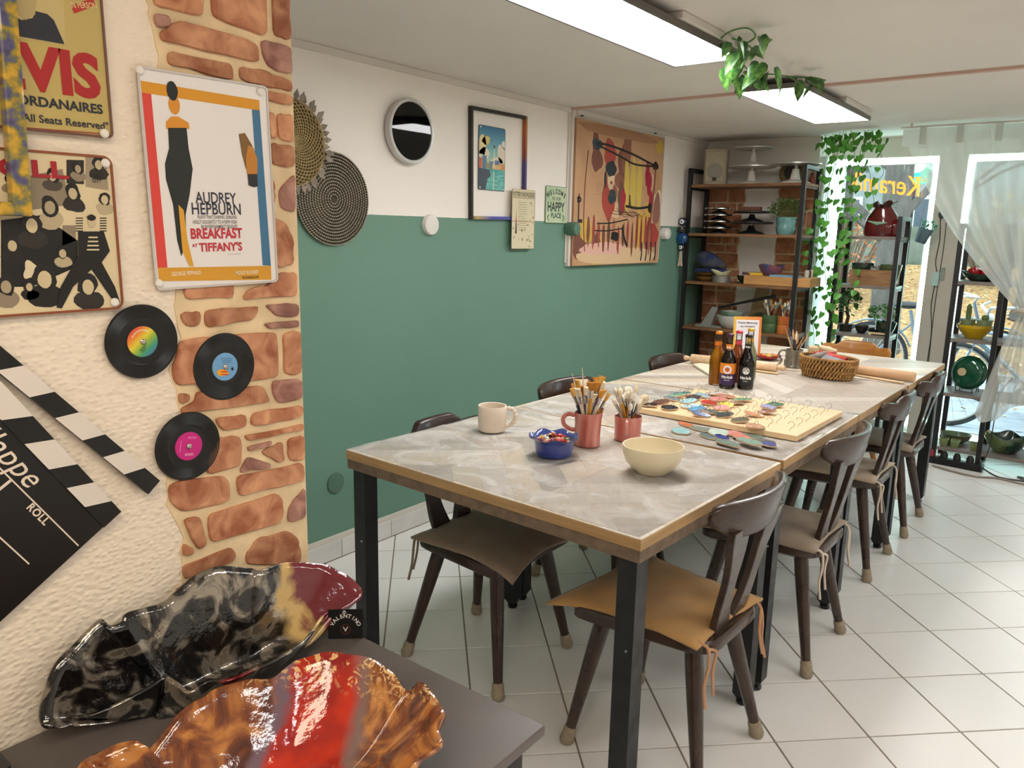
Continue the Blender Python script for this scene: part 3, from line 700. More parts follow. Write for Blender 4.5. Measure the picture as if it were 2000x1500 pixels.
# --- concert sign
w = Wall('tin_concert_sign', 'mustard tin concert sign with big red letters, top left of the brick corner', 'sign', XB+.006, .4215, 1.70, radians(.4))
tin(w, .203, .302, ink('#bda866', .35), ink('#6e4a3c', .35)); Z = w.z0
w.px('portrait_panel', [(-60, -120), (118, -120), (125, 88), (-60, 60)], Z, Z+.0002, ink('#c3b078'))
w.px('portrait_bust', [(-50, 60), (-40, 10), (10, -5), (25, 30), (40, 40), (62, 36), (66, 22), (90, 28), (103, 40), (124, 87), (-50, 57)], Z+.0002, Z+.0005, ink('#282b33'))
w.px('portrait_face', [(20, -60), (60, -70), (72, -20), (66, 30), (48, 40), (30, 26), (22, -10)], Z+.0005, Z+.0008, ink('#b39f6d'))
def tx(txt, p0, p1, c, bold=.01, z=.0006, rot=0):
    a, b_ = w.L(*p0), w.L(*p1); return fit(txt, (min(a[0], b_[0]), min(a[1], b_[1]), max(a[0], b_[0]), max(a[1], b_[1])), ink(c), w.o, Z+z, bold=bold, rot=rot)
a = w.L(186, 195); b_ = w.L(190, 108)
fit('ELVIS', (w.L(-82, 150)[0], a[1], .0905, b_[1]), ink('#a82322'), w.o, Z+.0006, bold=.045)
a = w.L(198, 229); b_ = w.L(198, 205); fit('JORDANAIRES', (w.L(22, 215)[0], a[1], .0905, b_[1]), ink('#272b36'), w.o, Z+.0006, bold=.03)
a = w.L(198, 253); b_ = w.L(198, 238); fit('All Seats Reserved"', (w.L(43, 245)[0], a[1], .096, b_[1]), ink('#272b36'), w.o, Z+.0006, bold=.02)
w.px('red_line', [(0, 245), (193, 260), (193, 262), (0, 247)], Z, Z+.0004, ink('#a0402c'))
q = [(136, 10), (180, -2), (185, 12), (143, 27)]; w.px('stamp', q, Z, Z+.0004, ink('#b5332a'))
c = w.L(161, 11); fit('IN PERSON', (c[0]-.0165, c[1]-.0035, c[0]+.0165, c[1]+.0035), ink('#d8c48c'), w.o, Z+.0006, rot=radians(11), bold=.02)
pin(w, *w.L(201, 261), Z); pin(w, -.094, -.142, Z)
# --- music collage sign: plain unnamed heads and shapes
w = Wall('tin_collage_sign', 'black and white tin collage sign of musicians with red lettering', 'sign', XB+.006, .370, 1.4255, radians(.3))
tin(w, .30, .202, ink('#d9c8a2', .4), ink('#8a4a2c', .4), .012); Z = w.z0
random.seed(21)
def busty(u, v, s_, dark, face):
    w.prism('shoulders', blob(u, v-s_*1.05, s_*1.1, s_*.75, 14, u*90, .25), Z, Z+.0003, dark)
    w.prism('hair', blob(u, v+s_*.12, s_*.72, s_*.82, 16, u*50+v*70, .35), Z+.0003, Z+.0006, ink('#1c1814'))
    w.prism('face', blob(u, v-s_*.02, s_*.42, s_*.56, 14, u*20, .08), Z+.0006, Z+.0009, face)
tones = ['#1b1713', '#2c2620', '#4a4137', '#8d7f6a', '#b5a585']; faces = ['#cdbb96', '#bfae8b', '#a8987a']
for k, (q, c) in enumerate([([(50, 345), (120, 330), (135, 400), (60, 410)], '#8b7d68'), ([(128, 312), (162, 313), (162, 360), (128, 358)], '#29231d'), ([(0, 430), (80, 420), (150, 470), (150, 520), (60, 560), (0, 560)], '#15120f'), ([(120, 440), (146, 440), (146, 470), (120, 480)], '#8b7d68'), ([(165, 306), (205, 308), (210, 372), (165, 365)], '#9c8d74')]):
    w.px('patch', q, Z-.0001, Z+.0001, ink(c))
for (px, py, s_) in ((190, 322, .011), (150, 330, .009), (100, 345, .010), (140, 378, .013), (202, 390, .011), (95, 405, .015), (60, 440, .016), (22, 480, .012), (120, 495, .010), (85, 545, .020), (170, 560, .018), (55, 560, .009), (10, 560, .014), (20, 350, .010)):
    u, v = w.L(px, py); busty(u, v, s_, ink(random.choice(tones)), ink(random.choice(faces)))
w.px('standing_figure', [(150, 452), (200, 452), (212, 490), (196, 512), (222, 560), (232, 590), (222, 592), (176, 526), (140, 560), (118, 602), (108, 600), (116, 560), (150, 500)], Z+.0009, Z+.0012, ink('#17140f'))
w.prism('figure_face', blob(*w.L(176, 434), .0045, .007, 14, 4, .05), Z+.0012, Z+.0014, ink('#c6b491')); w.prism('figure_hair', blob(*w.L(176, 425), .0055, .004, 14, 5, .1), Z+.0014, Z+.0016, ink('#17140f'))
for k in range(4): w.px('stripe', [(170-k, 462+k*8), (188+k, 462+k*8), (188+k, 465+k*8), (170-k, 465+k*8)], Z+.0012, Z+.0014, ink('#d3c3a0'))
for k in range(6):
    for a_, b_ in ((146, 160), (193, 206)): w.px('ray', [(a_, 425+k*5), (b_, 425+k*5), (b_, 427+k*5), (a_, 427+k*5)], Z, Z+.0004, ink('#2a241e'))
w.prism('splash', blob(*w.L(60, 530), .010, .012, 26, 9, .6), Z+.0002, Z+.0004, ink('#d9caa8'))
fit("'N ROLL", (-.07, .068, w.L(128, 300)[0], .090), ink('#a31f28'), w.o, Z+.0016, bold=.03)
u, v = w.L(186, 349); fit('NEW YORK', (u-.008, v+.001, u+.008, v+.0055), ink('#2a241e'), w.o, Z+.0016, bold=.02); fit('CITY', (u-.006, v-.005, u+.006, v), ink('#2a241e'), w.o, Z+.0016, bold=.02)
pin(w, *w.L(203, 319), Z); pin(w, *w.L(221, 590), Z)
# --- painted open frame hanging over the two tin signs
m_rain, nt, b = newmat('brushed_rainbow_paint')
tc = nt.add('ShaderNodeTexCoord'); nz = nt.add('ShaderNodeTexNoise'); mp = nt.add('ShaderNodeMapping'); mp.inputs['Scale'].default_value = (9, 9, 1.0); nt.link(tc.outputs['Object'], mp.inputs[0]); nt.link(mp.outputs[0], nz.inputs['Vector']); nz.inputs['Scale'].default_value = 7; nz.inputs['Detail'].default_value = 5
cr = nt.add('ShaderNodeValToRGB'); nt.link(nz.outputs[0], cr.inputs[0]); E_ = cr.color_ramp.elements; E_[0].position = .28; E_[0].color = hx('#3d3a4e'); E_[1].position = .75; E_[1].color = hx('#c98f1c')
for p, c in ((.40, '#55507a'), (.47, '#6f7040'), (.55, '#a88a2c'), (.64, '#caa02c')): e = E_.new(p); e.color = hx(c)
nt.link(cr.outputs[0], b.inputs['Base Color']); b.inputs['Roughness'].default_value = .3; b.inputs['Coat Weight'].default_value = .3
w = Wall('painted_picture_frame', 'empty picture frame brushed yellow, green and violet over the tin signs', 'frame', XB+.012, .279, 1.655, radians(-1.2))
for k, (x0, x1, y0, y1) in enumerate(((.114, .136, -.206, .206), (-.136, -.118, -.206, .206), (-.118, .118, -.206, -.190), (-.118, .118, .190, .206))):
    obj('frame_side', MB().box(x0, x1, y0, y1, 0, .016), m_rain, w.o, bevel=.003)
# --- small records
m_vinyl = MAT('black_vinyl', '#0e0d0d', .32, spec=.5)
def rec(px, py, label, cat_m, seedrot, extra):
    q = on(0, XB+.006, px, py); w = Wall('vinyl_record', label, 'record', XB+.006, q.y, q.z, seedrot, 'small vinyl records on the brick corner')
    R = .0525
    mb = MB(); pr = [(.0005, .0022), (.012, .0022), (.021, .0022), (.0225, .0016), (.031, .0016), (.033, .0024)]
    for k in range(9): pr += [(.034+k*.0018, .0026), (.0349+k*.0018, .0022)]
    pr += [(.0518, .0026), (R, .0014), (.0518, .0002), (.0005, .0002)]
    obj('disc', MB().lathe(pr, 56), m_vinyl, w.o, smooth=True, angle=25)
    obj('label', MB().lathe([(.0005, .0030), (.0205, .0030), (.0218, .0026), (.0218, .0016)], 40), cat_m, w.o)
    obj('pin', MB().lathe([(.0042, .003), (.0042, .0045), (.003, .0056), (.0003, .0058)], 14), MAT('brushed_pin', '#b8aea6', .25, metal=.8), w.o, smooth=True)
    extra(w); return w
m_rb, nt, b = newmat('rainbow_label'); tc = nt.add('ShaderNodeTexCoord'); sp = nt.add('ShaderNodeSeparateXYZ'); nt.link(tc.outputs['Object'], sp.inputs[0]); mr = nt.add('ShaderNodeMapRange'); nt.link(sp.outputs[0], mr.inputs[0]); mr.inputs[1].default_value = -.022; mr.inputs[2].default_value = .022
cr = nt.add('ShaderNodeValToRGB'); nt.link(mr.outputs[0], cr.inputs[0]); E_ = cr.color_ramp.elements; E_[0].color = hx('#d8402a'); E_[1].color = hx('#3f7fb0')
for p, c in ((.22, '#e58a2a'), (.42, '#e2cf3a'), (.6, '#8fb33a'), (.8, '#3f9a72')): e = E_.new(p); e.color = hx(c)
nt.link(cr.outputs[0], b.inputs['Base Color']); b.inputs['Roughness'].default_value = .4
def ex1(w):
    for k in range(11):
        a = radians(200-k*9); obj('print_mark', MB().box(-.0006, .0006, -.0011, .0011, 0, .0002), ink('#f2efe6'), w.o).matrix_local = Matrix.Translation((.0165*cos(a), .0165*sin(a), .0031)) @ Matrix.Rotation(a-pi/2, 4, 'Z')
    for k in range(4): w.prism('print_line', [(.005+k*.0016, -.012), (.0056+k*.0016, -.012), (.0056+k*.0016, .002-k*.002), (.005+k*.0016, .002-k*.002)], .0031, .0033, ink('#254a3a'))
def ex2(w):
    w.prism('print_blob', blob(-.004, -.009, .010, .0055, 16, 3, .3), .0031, .0032, ink('#e8a21e'))
    for k in range(2): w.prism('print_line', blob(-.001+k*.002, -.0075-k*.0045, .007, .0011, 14, k+7, .5), .0033, .0034, ink('#c9321f'))
    for k in range(3): w.prism('print_line', [(-.009+k*.002, .0125-k*.003), (.010, .0135-k*.003), (.010, .0130-k*.003), (-.009+k*.002, .0120-k*.003)], .0031, .0033, ink('#2b4a7a'))
    w.prism('print_blob', blob(.0125, -.003, .0022, .003, 10, 8, .3), .0031, .0033, ink('#1d2535'))
def ex3(w):
    w.prism('print_line', [(-.014, -.009), (-.0134, -.009), (-.0134, .009), (-.014, .009)], .0031, .0033, ink('#f1a8d0'))
    for k in range(6): w.prism('print_mark', [(-.003+k*.0024, .0115), (-.0014+k*.0024, .0115), (-.0014+k*.0024, .0150), (-.003+k*.0024, .0150)], .0031, .0033, ink('#ea6cb4'))
    for k in range(6): w.prism('print_mark', [(-.005+k*.0024, -.0145), (-.004+k*.0024, -.0145), (-.004+k*.0024, -.0105), (-.005+k*.0024, -.0105)], .0031, .0033, ink('#f3b4d8'))
rec(277, 667, 'small black record with rainbow label beside the collage sign', m_rb, radians(-50), ex1)
rec(438, 716, 'small black record with light blue label on the bricks', ink('#6fa3cf'), radians(-8), ex2)
rec(367, 871, 'small black record with pink label beside the clapperboard', ink('#c81f80'), radians(-10), ex3)
# --- clapperboard
w = Wall('clapperboard', 'black and white film clapperboard with chalk handwriting on the cream wall', 'clapperboard', XB+.004, .36, 1.05)
bk, wh = MAT('clapper_black', '#100e0d', .35, var=.1, vs=20), MAT('clapper_white', '#ded5cb', .4)
L = w.L; d0, d1 = L(0, 680), L(303, 935); ux_ = Vector(d1)-Vector(d0); ux_.normalize(); un = Vector((ux_.y, -ux_.x))
A = Vector(d0)-ux_*.12; Bv = Vector(d1); W_ = .0245
def strip(name, P, Q, n, m, z0, z1): return w.prism(name, [tuple(P), tuple(Q), tuple(Q+n), tuple(P+n)], z0, z1, m)
strip('clap_stick', A, Bv, un*W_, bk, .004, .014)
ss = [-60, 36, 91, 136, 187, 228, 272]   # stripe limits along the stick, pixels at its top edge
Lx = (Vector(d1)-Vector(d0)).length
def at_(t): return Vector(d0)+ux_*(Lx*t)
for a, b_ in ((.105, .285), (.435, .605), (.740, .885), (-.28, -.10)):
    sh = ux_*(-W_*.05)
    w.prism('stripe', [tuple(at_(a)), tuple(at_(b_)), tuple(at_(b_)+un*W_-ux_*.0175), tuple(at_(a)+un*W_-ux_*.0175)], .0141, .0144, wh)
# slate
e0, e1 = Vector(L(0, 748)), Vector(L(230, 996)); bx = (e1-e0).normalized(); bn = Vector((bx.y, -bx.x)); e2 = Vector(L(0, 1198))
Hs = .215
strip('slate', e0-bx*.12, e1, bn*Hs, bk, .001, .008)
strip('slate_band', e0-bx*.12, e1+bx*.0, bn*.030, bk, .008, .0105)
LB = (e1-e0).length
def ab(t, n=0): return e0+bx*(LB*t)+bn*n
for a, b_ in ((-.34, -.06), (-.02, .225), (.40, .595), (.745, .905)):
    w.prism('stripe', [tuple(ab(a)), tuple(ab(b_)), tuple(ab(b_, .0295)-bx*.020), tuple(ab(a, .0295)-bx*.020)], .0106, .0109, wh)
ang = atan2(bx.y, bx.x); chalk = MAT('chalk', '#e6d6c4', .9); Zs = .0083
def wr(txt, t, n, size, bold=.01, z=Zs, **k):
    me = text_mesh(txt, size, chalk, align='LEFT', bold=bold*size, **k); o = link('lettering', me, w.o); p = ab(t, n); o.location = (p.x, p.y, z); o.rotation_euler = (0, 0, ang); return o
wr('die Klappe', -.20, .063, .040, .0, shear=.3, sx=1.02)
wr('TAKE', -.10, .079, .0135, .03, spacing=1.15); wr('ROLL', .60, .079, .0135, .03, spacing=1.15); wr('SOUND', -.28, .134, .0135, .03, spacing=1.15)
for n_, a, b_ in ((.067, -.3, .98), (.122, -.3, .86), (.172, -.3, .8)): strip('chalk_line', ab(a, n_), ab(b_, n_), bn*.0018, chalk, Zs, Zs+.0003)
strip('chalk_line', ab(.42, .069), ab(.435, .069), bn*.052, chalk, Zs, Zs+.0003)
# ------------------------------------------------------------------ green wall
# woven plates
m_str, m_strd = MAT('straw', '#b09a6b', .85, var=.2, vs=60), MAT('dark_straw', '#4d4436', .9, var=.2, vs=60)
w = Wall('woven_wall_plate', 'round grey and black braided wall plate beside the brick corner', 'wall plate', XW+.002, 2.136, 1.556, 0)
obj('backing', MB().lathe([(.0005, .002), (.186, .002), (.186, .009), (.0005, .013)], 60), m_strd, w.o)
lt, dk = MB(), MB()
for r_ in range(14):
    rr = .016+r_*.0128; n = max(10, int(2*pi*rr/.0105)); mbx = lt
    for i in range(n):
        a = 2*pi*(i+.5*(r_ % 2))/n
        for sgn, tgt in ((1, lt), (-1, dk)):
            tgt.T = Matrix.Rotation(a, 4, 'Z') @ Matrix.Translation((rr+(.0022 if sgn > 0 else -.0025), 0, .0115)) @ Matrix.Rotation(radians(38 if sgn > 0 else -38), 4, 'Z')
            tgt.ball((0, 0, 0), 1, 6, 3, (.0036, .0062, .0045))
    if rr > .182: break
o = obj('light_braid', lt, MAT('braid_light', '#a89f8c', .9, perobj=0, var=.15, vs=50), w.o, smooth=True); o['kind'] = 'stuff'
o = obj('dark_braid', dk, MAT('braid_dark', '#3c362d', .9), w.o, smooth=True); o['kind'] = 'stuff'
w = Wall('leaf_wall_plate', 'tan lattice-woven wall plate with pointed dry-leaf fringe', 'wall plate', XW+.026, 1.915, 1.757, 0)
obj('backing', MB().lathe([(.0005, .0), (.160, .0), (.160, .004), (.0005, .006)], 60), MAT('straw_shadow', '#5a4a30', .9), w.o)  # darker straw disc behind the lattice
mb = MB()
for fam in (1, -1):
    for i in range(34):
        a0 = 2*pi*i/34; P = []
        for k in range(12):
            t = k/11; rr = .012+.152*t; P.append((rr*cos(a0+fam*t*1.9), rr*sin(a0+fam*t*1.9), .008+.0015*fam))
        mb.tube(P, .0021, 4, True)
mb.tube([(.163*cos(2*pi*i/60), .163*sin(2*pi*i/60), .008) for i in range(61)], .004, 6)
o = obj('lattice', mb, m_str, w.o, smooth=True); o['kind'] = 'stuff'
lf = MB().loft([[(.160, -.005, .004), (.160, .005, .004), (.160, .005, .006), (.160, -.005, .006)], [(.176, -.012, .005), (.176, .012, .005), (.176, .012, .009), (.176, -.012, .009)], [(.199, -.0006, .006), (.199, .0006, .006), (.199, .0006, .007), (.199, -.0006, .007)]], True, True).mesh('leaf', MAT('dry_leaf', '#8b7f72', .8, var=.2, vs=30, perobj=.15))
for i in range(44):
    o = link('leaf', lf, w.o); o.rotation_euler = (0, random.uniform(-.12, .05), 2*pi*i/44)
# wall clock
w = Wall('wall_clock', 'round silver-rimmed wall clock with black dial', 'clock', XW+.001, 2.562, 1.866, 0)
m_sil = MAT('satin_silver', '#c4c2be', .32, metal=.35)
obj('case', MB().lathe([(.0005, 0), (.128, 0), (.139, .012), (.141, .034), (.137, .042), (.125, .043), (.1225, .036), (.1225, .03)], 64), m_sil, w.o, smooth=True)
obj('dial', MB().lathe([(.0005, .031), (.1235, .031)], 64), MAT('dial_black', '#17181a', .5), w.o)
wm = ink('#dcdbd6')
for k in range(60):
    a = pi/2-2*pi*k/60; big = k % 5 == 0
    mb = MB(); mb.T = Matrix.Rotation(a, 4, 'Z'); mb.box(.096 if big else .107, .116, -.0022 if big else -.0009, .0022 if big else .0009, .0312, .0318); obj('hour_mark' if big else 'minute_mark', mb, wm, w.o)
fit('12', (-.012, .072, .012, .092), wm, w.o, .0315, bold=.01); fit('6', (-.006, -.092, .006, -.072), wm, w.o, .0315, bold=.01)
for a, l, wd, nm in ((pi/2-2*pi*(49.5/60), .088, .0022, 'minute_hand'), (pi/2-2*pi*(9.9/12), .055, .003, 'hour_hand')):
    mb = MB(); mb.T = Matrix.Rotation(a, 4, 'Z'); mb.box(-.012, l, -wd, wd, .0325, .0332); obj(nm, mb, wm, w.o)
for sx in (-1, 1):
    obj('sub_dial', MB().lathe([(.019, .0312), (.020, .0312), (.020, .0316), (.019, .0316)], 30).mesh('sub_dial', ink('#5a5b5c')), None, w.o).location = (sx*.042, -.045, 0)
    mb = MB(); mb.box(-.0006, .0006, -.003, .016, .0316, .032); obj('sub_hand', mb, wm, w.o).location = (sx*.042, -.045, 0)
m_glass = GLASSY('clock_glass', '#ffffff', 0, .02)
obj('glass', MB().lathe([(.0005, .0385), (.1225, .0385), (.1225, .0375), (.0005, .0375)], 48), m_glass, w.o)
# black frame with white mount and the tower print in it
w = Wall('tall_picture_frame', 'tall black frame with orange and violet brushed edges and white inside', 'frame', XW+.002, 3.215, 1.767, radians(.8))
m_rf, nt, b = newmat('black_rainbow_paint'); tc = nt.add('ShaderNodeTexCoord'); sp = nt.add('ShaderNodeSeparateXYZ'); nt.link(tc.outputs['Object'], sp.inputs[0])
def ramp_(src, a, b_, els):
    mr = nt.add('ShaderNodeMapRange'); nt.link(src, mr.inputs[0]); mr.inputs[1].default_value = a; mr.inputs[2].default_value = b_
    cr = nt.add('ShaderNodeValToRGB'); nt.link(mr.outputs[0], cr.inputs[0]); E_ = cr.color_ramp.elements; E_[0].color = hx(els[0][1]); E_[0].position = els[0][0]; E_[1].color = hx(els[-1][1]); E_[1].position = els[-1][0]
    for p, c in els[1:-1]: e = E_.new(p); e.color = hx(c)
    return cr.outputs[0]
nt.link(ramp_(sp.outputs[1], -.27, .27, [(0, '#7a2f2a'), (.2, '#6b2f3a'), (.38, '#3b3572'), (.55, '#4a3a70'), (.62, '#8a3f2c'), (.9, '#b5652a'), (1, '#6b5a30')]), b.inputs['Base Color']); b.inputs['Roughness'].default_value = .4
m_rf2, nt, b = newmat('black_rainbow_paint_base'); tc = nt.add('ShaderNodeTexCoord'); sp = nt.add('ShaderNodeSeparateXYZ'); nt.link(tc.outputs['Object'], sp.inputs[0])
nt.link(ramp_(sp.outputs[0], -.23, .23, [(0, '#26211c'), (.1, '#b9a15a'), (.35, '#4a4aa0'), (.7, '#4a4aa0'), (1, '#7a3f3a')]), b.inputs['Base Color']); b.inputs['Roughness'].default_value = .4
m_fb = MAT('frame_black', '#241e1c', .45)
for nm, bx_, m in (('frame_side', (.212, .228, -.268, .268), m_rf), ('frame_side', (-.228, -.212, -.268, .268), m_fb), ('frame_side', (-.212, .212, -.268, -.252), m_rf2), ('frame_side', (-.212, .212, .252, .268), m_fb)):
    obj(nm, MB().box(*bx_, 0, .022), m, w.o, bevel=.002)
w = Wall('tin_tower_print', 'blue tin print of a slim television tower above water inside the tall frame', 'print', XW+.003, 3.168, 1.80, 0)
tin(w, .213, .312, ink('#2f4a58', .4), None, .01); Z = w.z0; hw, hh = .1035, .153
m_sky, nt, b = newmat('print_sky'); tc = nt.add('ShaderNodeTexCoord'); sp = nt.add('ShaderNodeSeparateXYZ'); nt.link(tc.outputs['Object'], sp.inputs[0])
nt.link(ramp_(sp.outputs[1], -.05, .15, [(0, '#d8cfae'), (.3, '#8fbfb0'), (.6, '#5f9fb0'), (1, '#2f6f94')]), b.inputs['Base Color'])
w.prism('sky', [(-hw, -.05), (hw, -.05), (hw, hh), (-hw, hh)], Z, Z+.0003, m_sky)
m_wat = MAT('print_water', '#2f8f92', .45, col2='#7cc4b4', vs=30, stretch=(1, 3, 1)); w.prism('water', [(-hw, -hh), (hw, -hh), (hw, -.05), (-hw, -.05)], Z, Z+.0003, m_wat)
for k, (u, v, a, b_, c) in enumerate(((-.075, .055, .03, .05, '#dccb93'), (-.05, .085, .03, .022, '#d8bf6a'), (-.06, .02, .045, .03, '#d9d2b4'), (.075, .03, .03, .045, '#ddd0b8'), (.09, .075, .014, .02, '#e0d8c4'), (.04, -.01, .05, .02, '#d6cdb0'))):
    w.prism('cloud', cliprect(blob(u, v, a, b_, 18, k+.3, .35), -hw, hw, -.05, hh), Z+.0003, Z+.0005, ink(c))
for k, (u0, u1, v1, c) in enumerate(((-hw, -.08, .0, '#c4603c'), (-.085, -.06, -.015, '#d98a4a'), (-.078, -.045, .012, '#5a7a92'), (-.05, -.02, -.02, '#8f8f6a'), (-.02, .01, -.012, '#6a7f86'), (.02, .06, -.006, '#4f6f92'), (.05, hw, -.02, '#c98f5c'), (.0, .07, -.028, '#d8b070'))):
    w.prism('town_block', [(u0, -.05), (u1, -.05), (u1, v1), (u0, v1)], Z+.0005+k*.00005, Z+.0007+k*.00005, ink(c))
w.prism('quay', [(-hw, -hh), (-.05, -hh), (-.035, -.10), (-.01, -.085), (-.02, -.055), (-hw, -.05)], Z+.0004, Z+.0006, ink('#3a4450'))
w.prism('tower', [(.011, -.045), (.019, -.045), (.0175, .055), (.0125, .055)], Z+.0011, Z+.0014, ink('#e2dcc8')); w.prism('tower_ball', blob(.015, .06, .009, .0085, 16, 1, .02), Z+.0014, Z+.0017, ink('#55606a')); w.prism('tower_mast', [(.0135, .068), (.0165, .068), (.0152, .110), (.0148, .110)], Z+.0011, Z+.0014, ink('#c9cfd0')); w.prism('tower_glint', [(.012, -hh), (.018, -hh), (.018, -.06), (.012, -.06)], Z+.0007, Z+.0009, ink('#cfe0c8'))
for q in ((-.095, .146), (.096, -.146), (-.096, -.146)): pin(w, *q, Z, .005)
# pottery chart
w = Wall('tin_pottery_chart', 'cream tin chart about pottery hanging half on the green paint', 'chart', XW+.0265, 3.412, 1.505, 0)
tin(w, .205, .312, ink('#d9cdab', .45), ink('#b5a988', .4), .008); Z = w.z0
w.prism('header', [(-.098, .112), (.098, .112), (.098, .148), (-.098, .148)], Z, Z+.0003, ink('#cbbd97'))
fit('POTTERY KNOWLEDGE', (-.094, .118, .094, .142), ink('#3a352b'), w.o, Z+.0004, bold=.02)
w.prism('rule', [(-.095, .110), (.095, .110), (.095, .1125), (-.095, .1125)], Z, Z+.0004, ink('#6f6650'))
mcone, nt, b = newmat('cone_gradient'); tc = nt.add('ShaderNodeTexCoord'); sp = nt.add('ShaderNodeSeparateXYZ'); nt.link(tc.outputs['Object'], sp.inputs[0]); nt.link(ramp_(sp.outputs[1], -.065, .06, [(0, '#22201f'), (.25, '#4a3a4a'), (.5, '#b04a3c'), (.8, '#c98f6a'), (1, '#d9cdab')]), b.inputs['Base Color'])
w.prism('temperature_cone', [(-.070, -.075), (-.056, -.075), (-.0625, .055), (-.0635, .055)], Z, Z+.0004, mcone)
random.seed(5)
for k in range(13): w.prism('print_line', [(-.045, .09-k*.012), (.0+random.uniform(0, .05), .09-k*.012), (.0+.02, .086-k*.012), (-.045, .086-k*.012)], Z, Z+.0003, ink('#a9a382'))
for k in range(22):
    u, v = random.uniform(-.09, .085), random.uniform(-.148, -.02) if k > 5 else random.uniform(-.02, .09)
    if v > -.02: u = random.uniform(.06, .09)
    w.prism('print_icon', blob(u, v, random.uniform(.003, .008), random.uniform(.002, .009), 10, k, .4), Z, Z+.0003, ink(random.choice(['#8a8468', '#a07a5a', '#6f7a6a', '#b5a27a'])))
w.prism('rule', [(-.098, -.012), (.098, -.012), (.098, -.009), (-.098, -.009)], Z, Z+.0003, ink('#b3684e'))
for q in ((-.094, .147), (.094, .147), (-.094, -.148), (.094, -.148)): pin(w, *q, Z, .005)
# happy place sign
w = Wall('tin_welcome_sign', 'pale green tin welcome sign with black lettering', 'sign', XW+.003, 3.755, 1.594, 0)
tin(w, .213, .205, MAT('mint_tin', '#a9c29a', .4, col2='#c8d3b0', vs=9), ink('#6f8a68', .4), .006); Z = w.z0
arc_text('WELCOME', .16, pi/2+.50, .167, .036, ink('#262a22'), w.o, (0, -.098), Z+.0003, bold=.0015, sx=.8)
fit('TO OUR', (-.045, .025, .045, .043), ink('#3a3f33'), w.o, Z+.0003, bold=.02); fit('HAPPY', (-.085, -.038, .085, .016), ink('#262a22'), w.o, Z+.0003, bold=.02); fit('PLACE', (-.05, -.074, .05, -.045), ink('#262a22'), w.o, Z+.0003, bold=.02)
for sx in (-1, 1):
    for k in range(3): w.prism('leaf_ornament', blob(sx*(.074+.01*(k % 2)), -.06-.012*k, .004, .009, 10, k+sx, .2, sx*.4), Z, Z+.0003, ink('#3f5a3c'))
for q in ((-.098, .094), (.098, .094)): pin(w, *q, Z, .005)
# blanking covers on the wall
def cover(px, py, r, d, m, label):
    q = on(0, XW+.0, px, py); w = Wall('wall_cover', label, 'wall cover', XW+.001, q.y, q.z, 0, None)
    obj('dome', MB().lathe([(r, 0), (r, d*.75), (r*.95, d*.92), (r*.82, d), (.0005, d*1.02)], 32, cap0=True), m, w.o, smooth=True)
    obj('base_ring', MB().lathe([(r*1.04, 0), (r*1.04, d*.1), (r*.98, d*.1)], 32), m, w.o)
m_cw = MAT('cover_white', '#e2ddd6', .4); m_cg = MAT('cover_green', '#557664', .5)
cover(838, 439, .047, .022, m_cw, 'white round wall cover below the wall clock, on the paint edge'); cover(1108, 447, .040, .07, m_cg, 'green painted round wall cover beside the welcome sign'); cover(1294, 456, .040, .05, m_cw, 'white round wall cover beside the large painting'); cover(655, 943, .045, .006, m_cg, 'green painted flat cover low on the wall behind the table leg')
# large abstract painting
pc = [on(0, XW+.03, *q) for q in ((1127, 232), (1298, 268), (1285, 515), (1117, 517))]
py_ = (pc[0].y+pc[1].y+pc[2].y+pc[3].y)/4; pz_ = (pc[0].z+pc[1].z+pc[2].z+pc[3].z)/4; pw = (pc[1].y-pc[0].y+pc[2].y-pc[3].y)/2; ph = (pc[0].z-pc[3].z+pc[1].z-pc[2].z)/2
w = Wall('abstract_painting', 'large brown, ochre and red abstract painting with black strokes', 'painting', XW+.002, py_, pz_, 0)
w.X = XW+.030
obj('canvas', MB().box(-pw/2, pw/2, -ph/2, ph/2, .001, .028), MAT('canvas_paint', '#b58a66', .7, col2='#c9a079', vs=3.2, detail=6, dist=1.2, bump=.2, bs=150, ramp=(.25, .7)), w.o)
obj('backing_board', MB().box(-pw/2-.045, pw/2+.05, -ph/2+.02, ph/2+.05, 0, .006), m_trim, w.o)
random.seed(12); Z = .028; k = 0
pal = ['#8a5a48', '#7a4a3c', '#94665a', '#a8453a', '#8f2f34', '#c9a548', '#b8923c', '#6f4a40', '#d2ae8a', '#e0c8a4', '#a06a58', '#5a3f38']
def stroke(u, v, a, b_, c, rot=0, amp=.35):
    global k; k += 1
    p = cliprect(blob(u, v, a, b_, 18, k*.77, amp, rot), -pw/2+.004, pw/2-.004, -ph/2+.004, ph/2-.004)
    if len(p) > 2: w.prism('brush_stroke', p, Z, Z+.0003+k*.00002, ink(c, .6))
for i in range(26): stroke(random.uniform(-.45, .45)*pw, random.uniform(-.42, .42)*ph, random.uniform(.03, .09), random.uniform(.04, .13), random.choice(pal))
stroke(0, -.44*ph, .5, .05, '#d8b890', 0, .3); stroke(-.2, -.38*ph, .3, .04, '#dcae9c'); stroke(0, .46*ph, .5, .03, '#a87a5a')
for u in (.04, .1, .16): stroke(u*pw*1.3, .1*ph, .035, .17, '#cdb452', .05)
for u, v in ((.33, .12), (.36, -.02), (.30, .2), (.02, -.02)): stroke(u*pw, v*ph, .03, .08, '#a3293a')
for i in range(14): stroke((-.35+i*.055)*pw, -.28*ph+random.uniform(-.04, .04), .016, random.uniform(.06, .12), random.choice(['#7a4634', '#9a4a3a', '#6a4434', '#8a3a34', '#a86a50']))
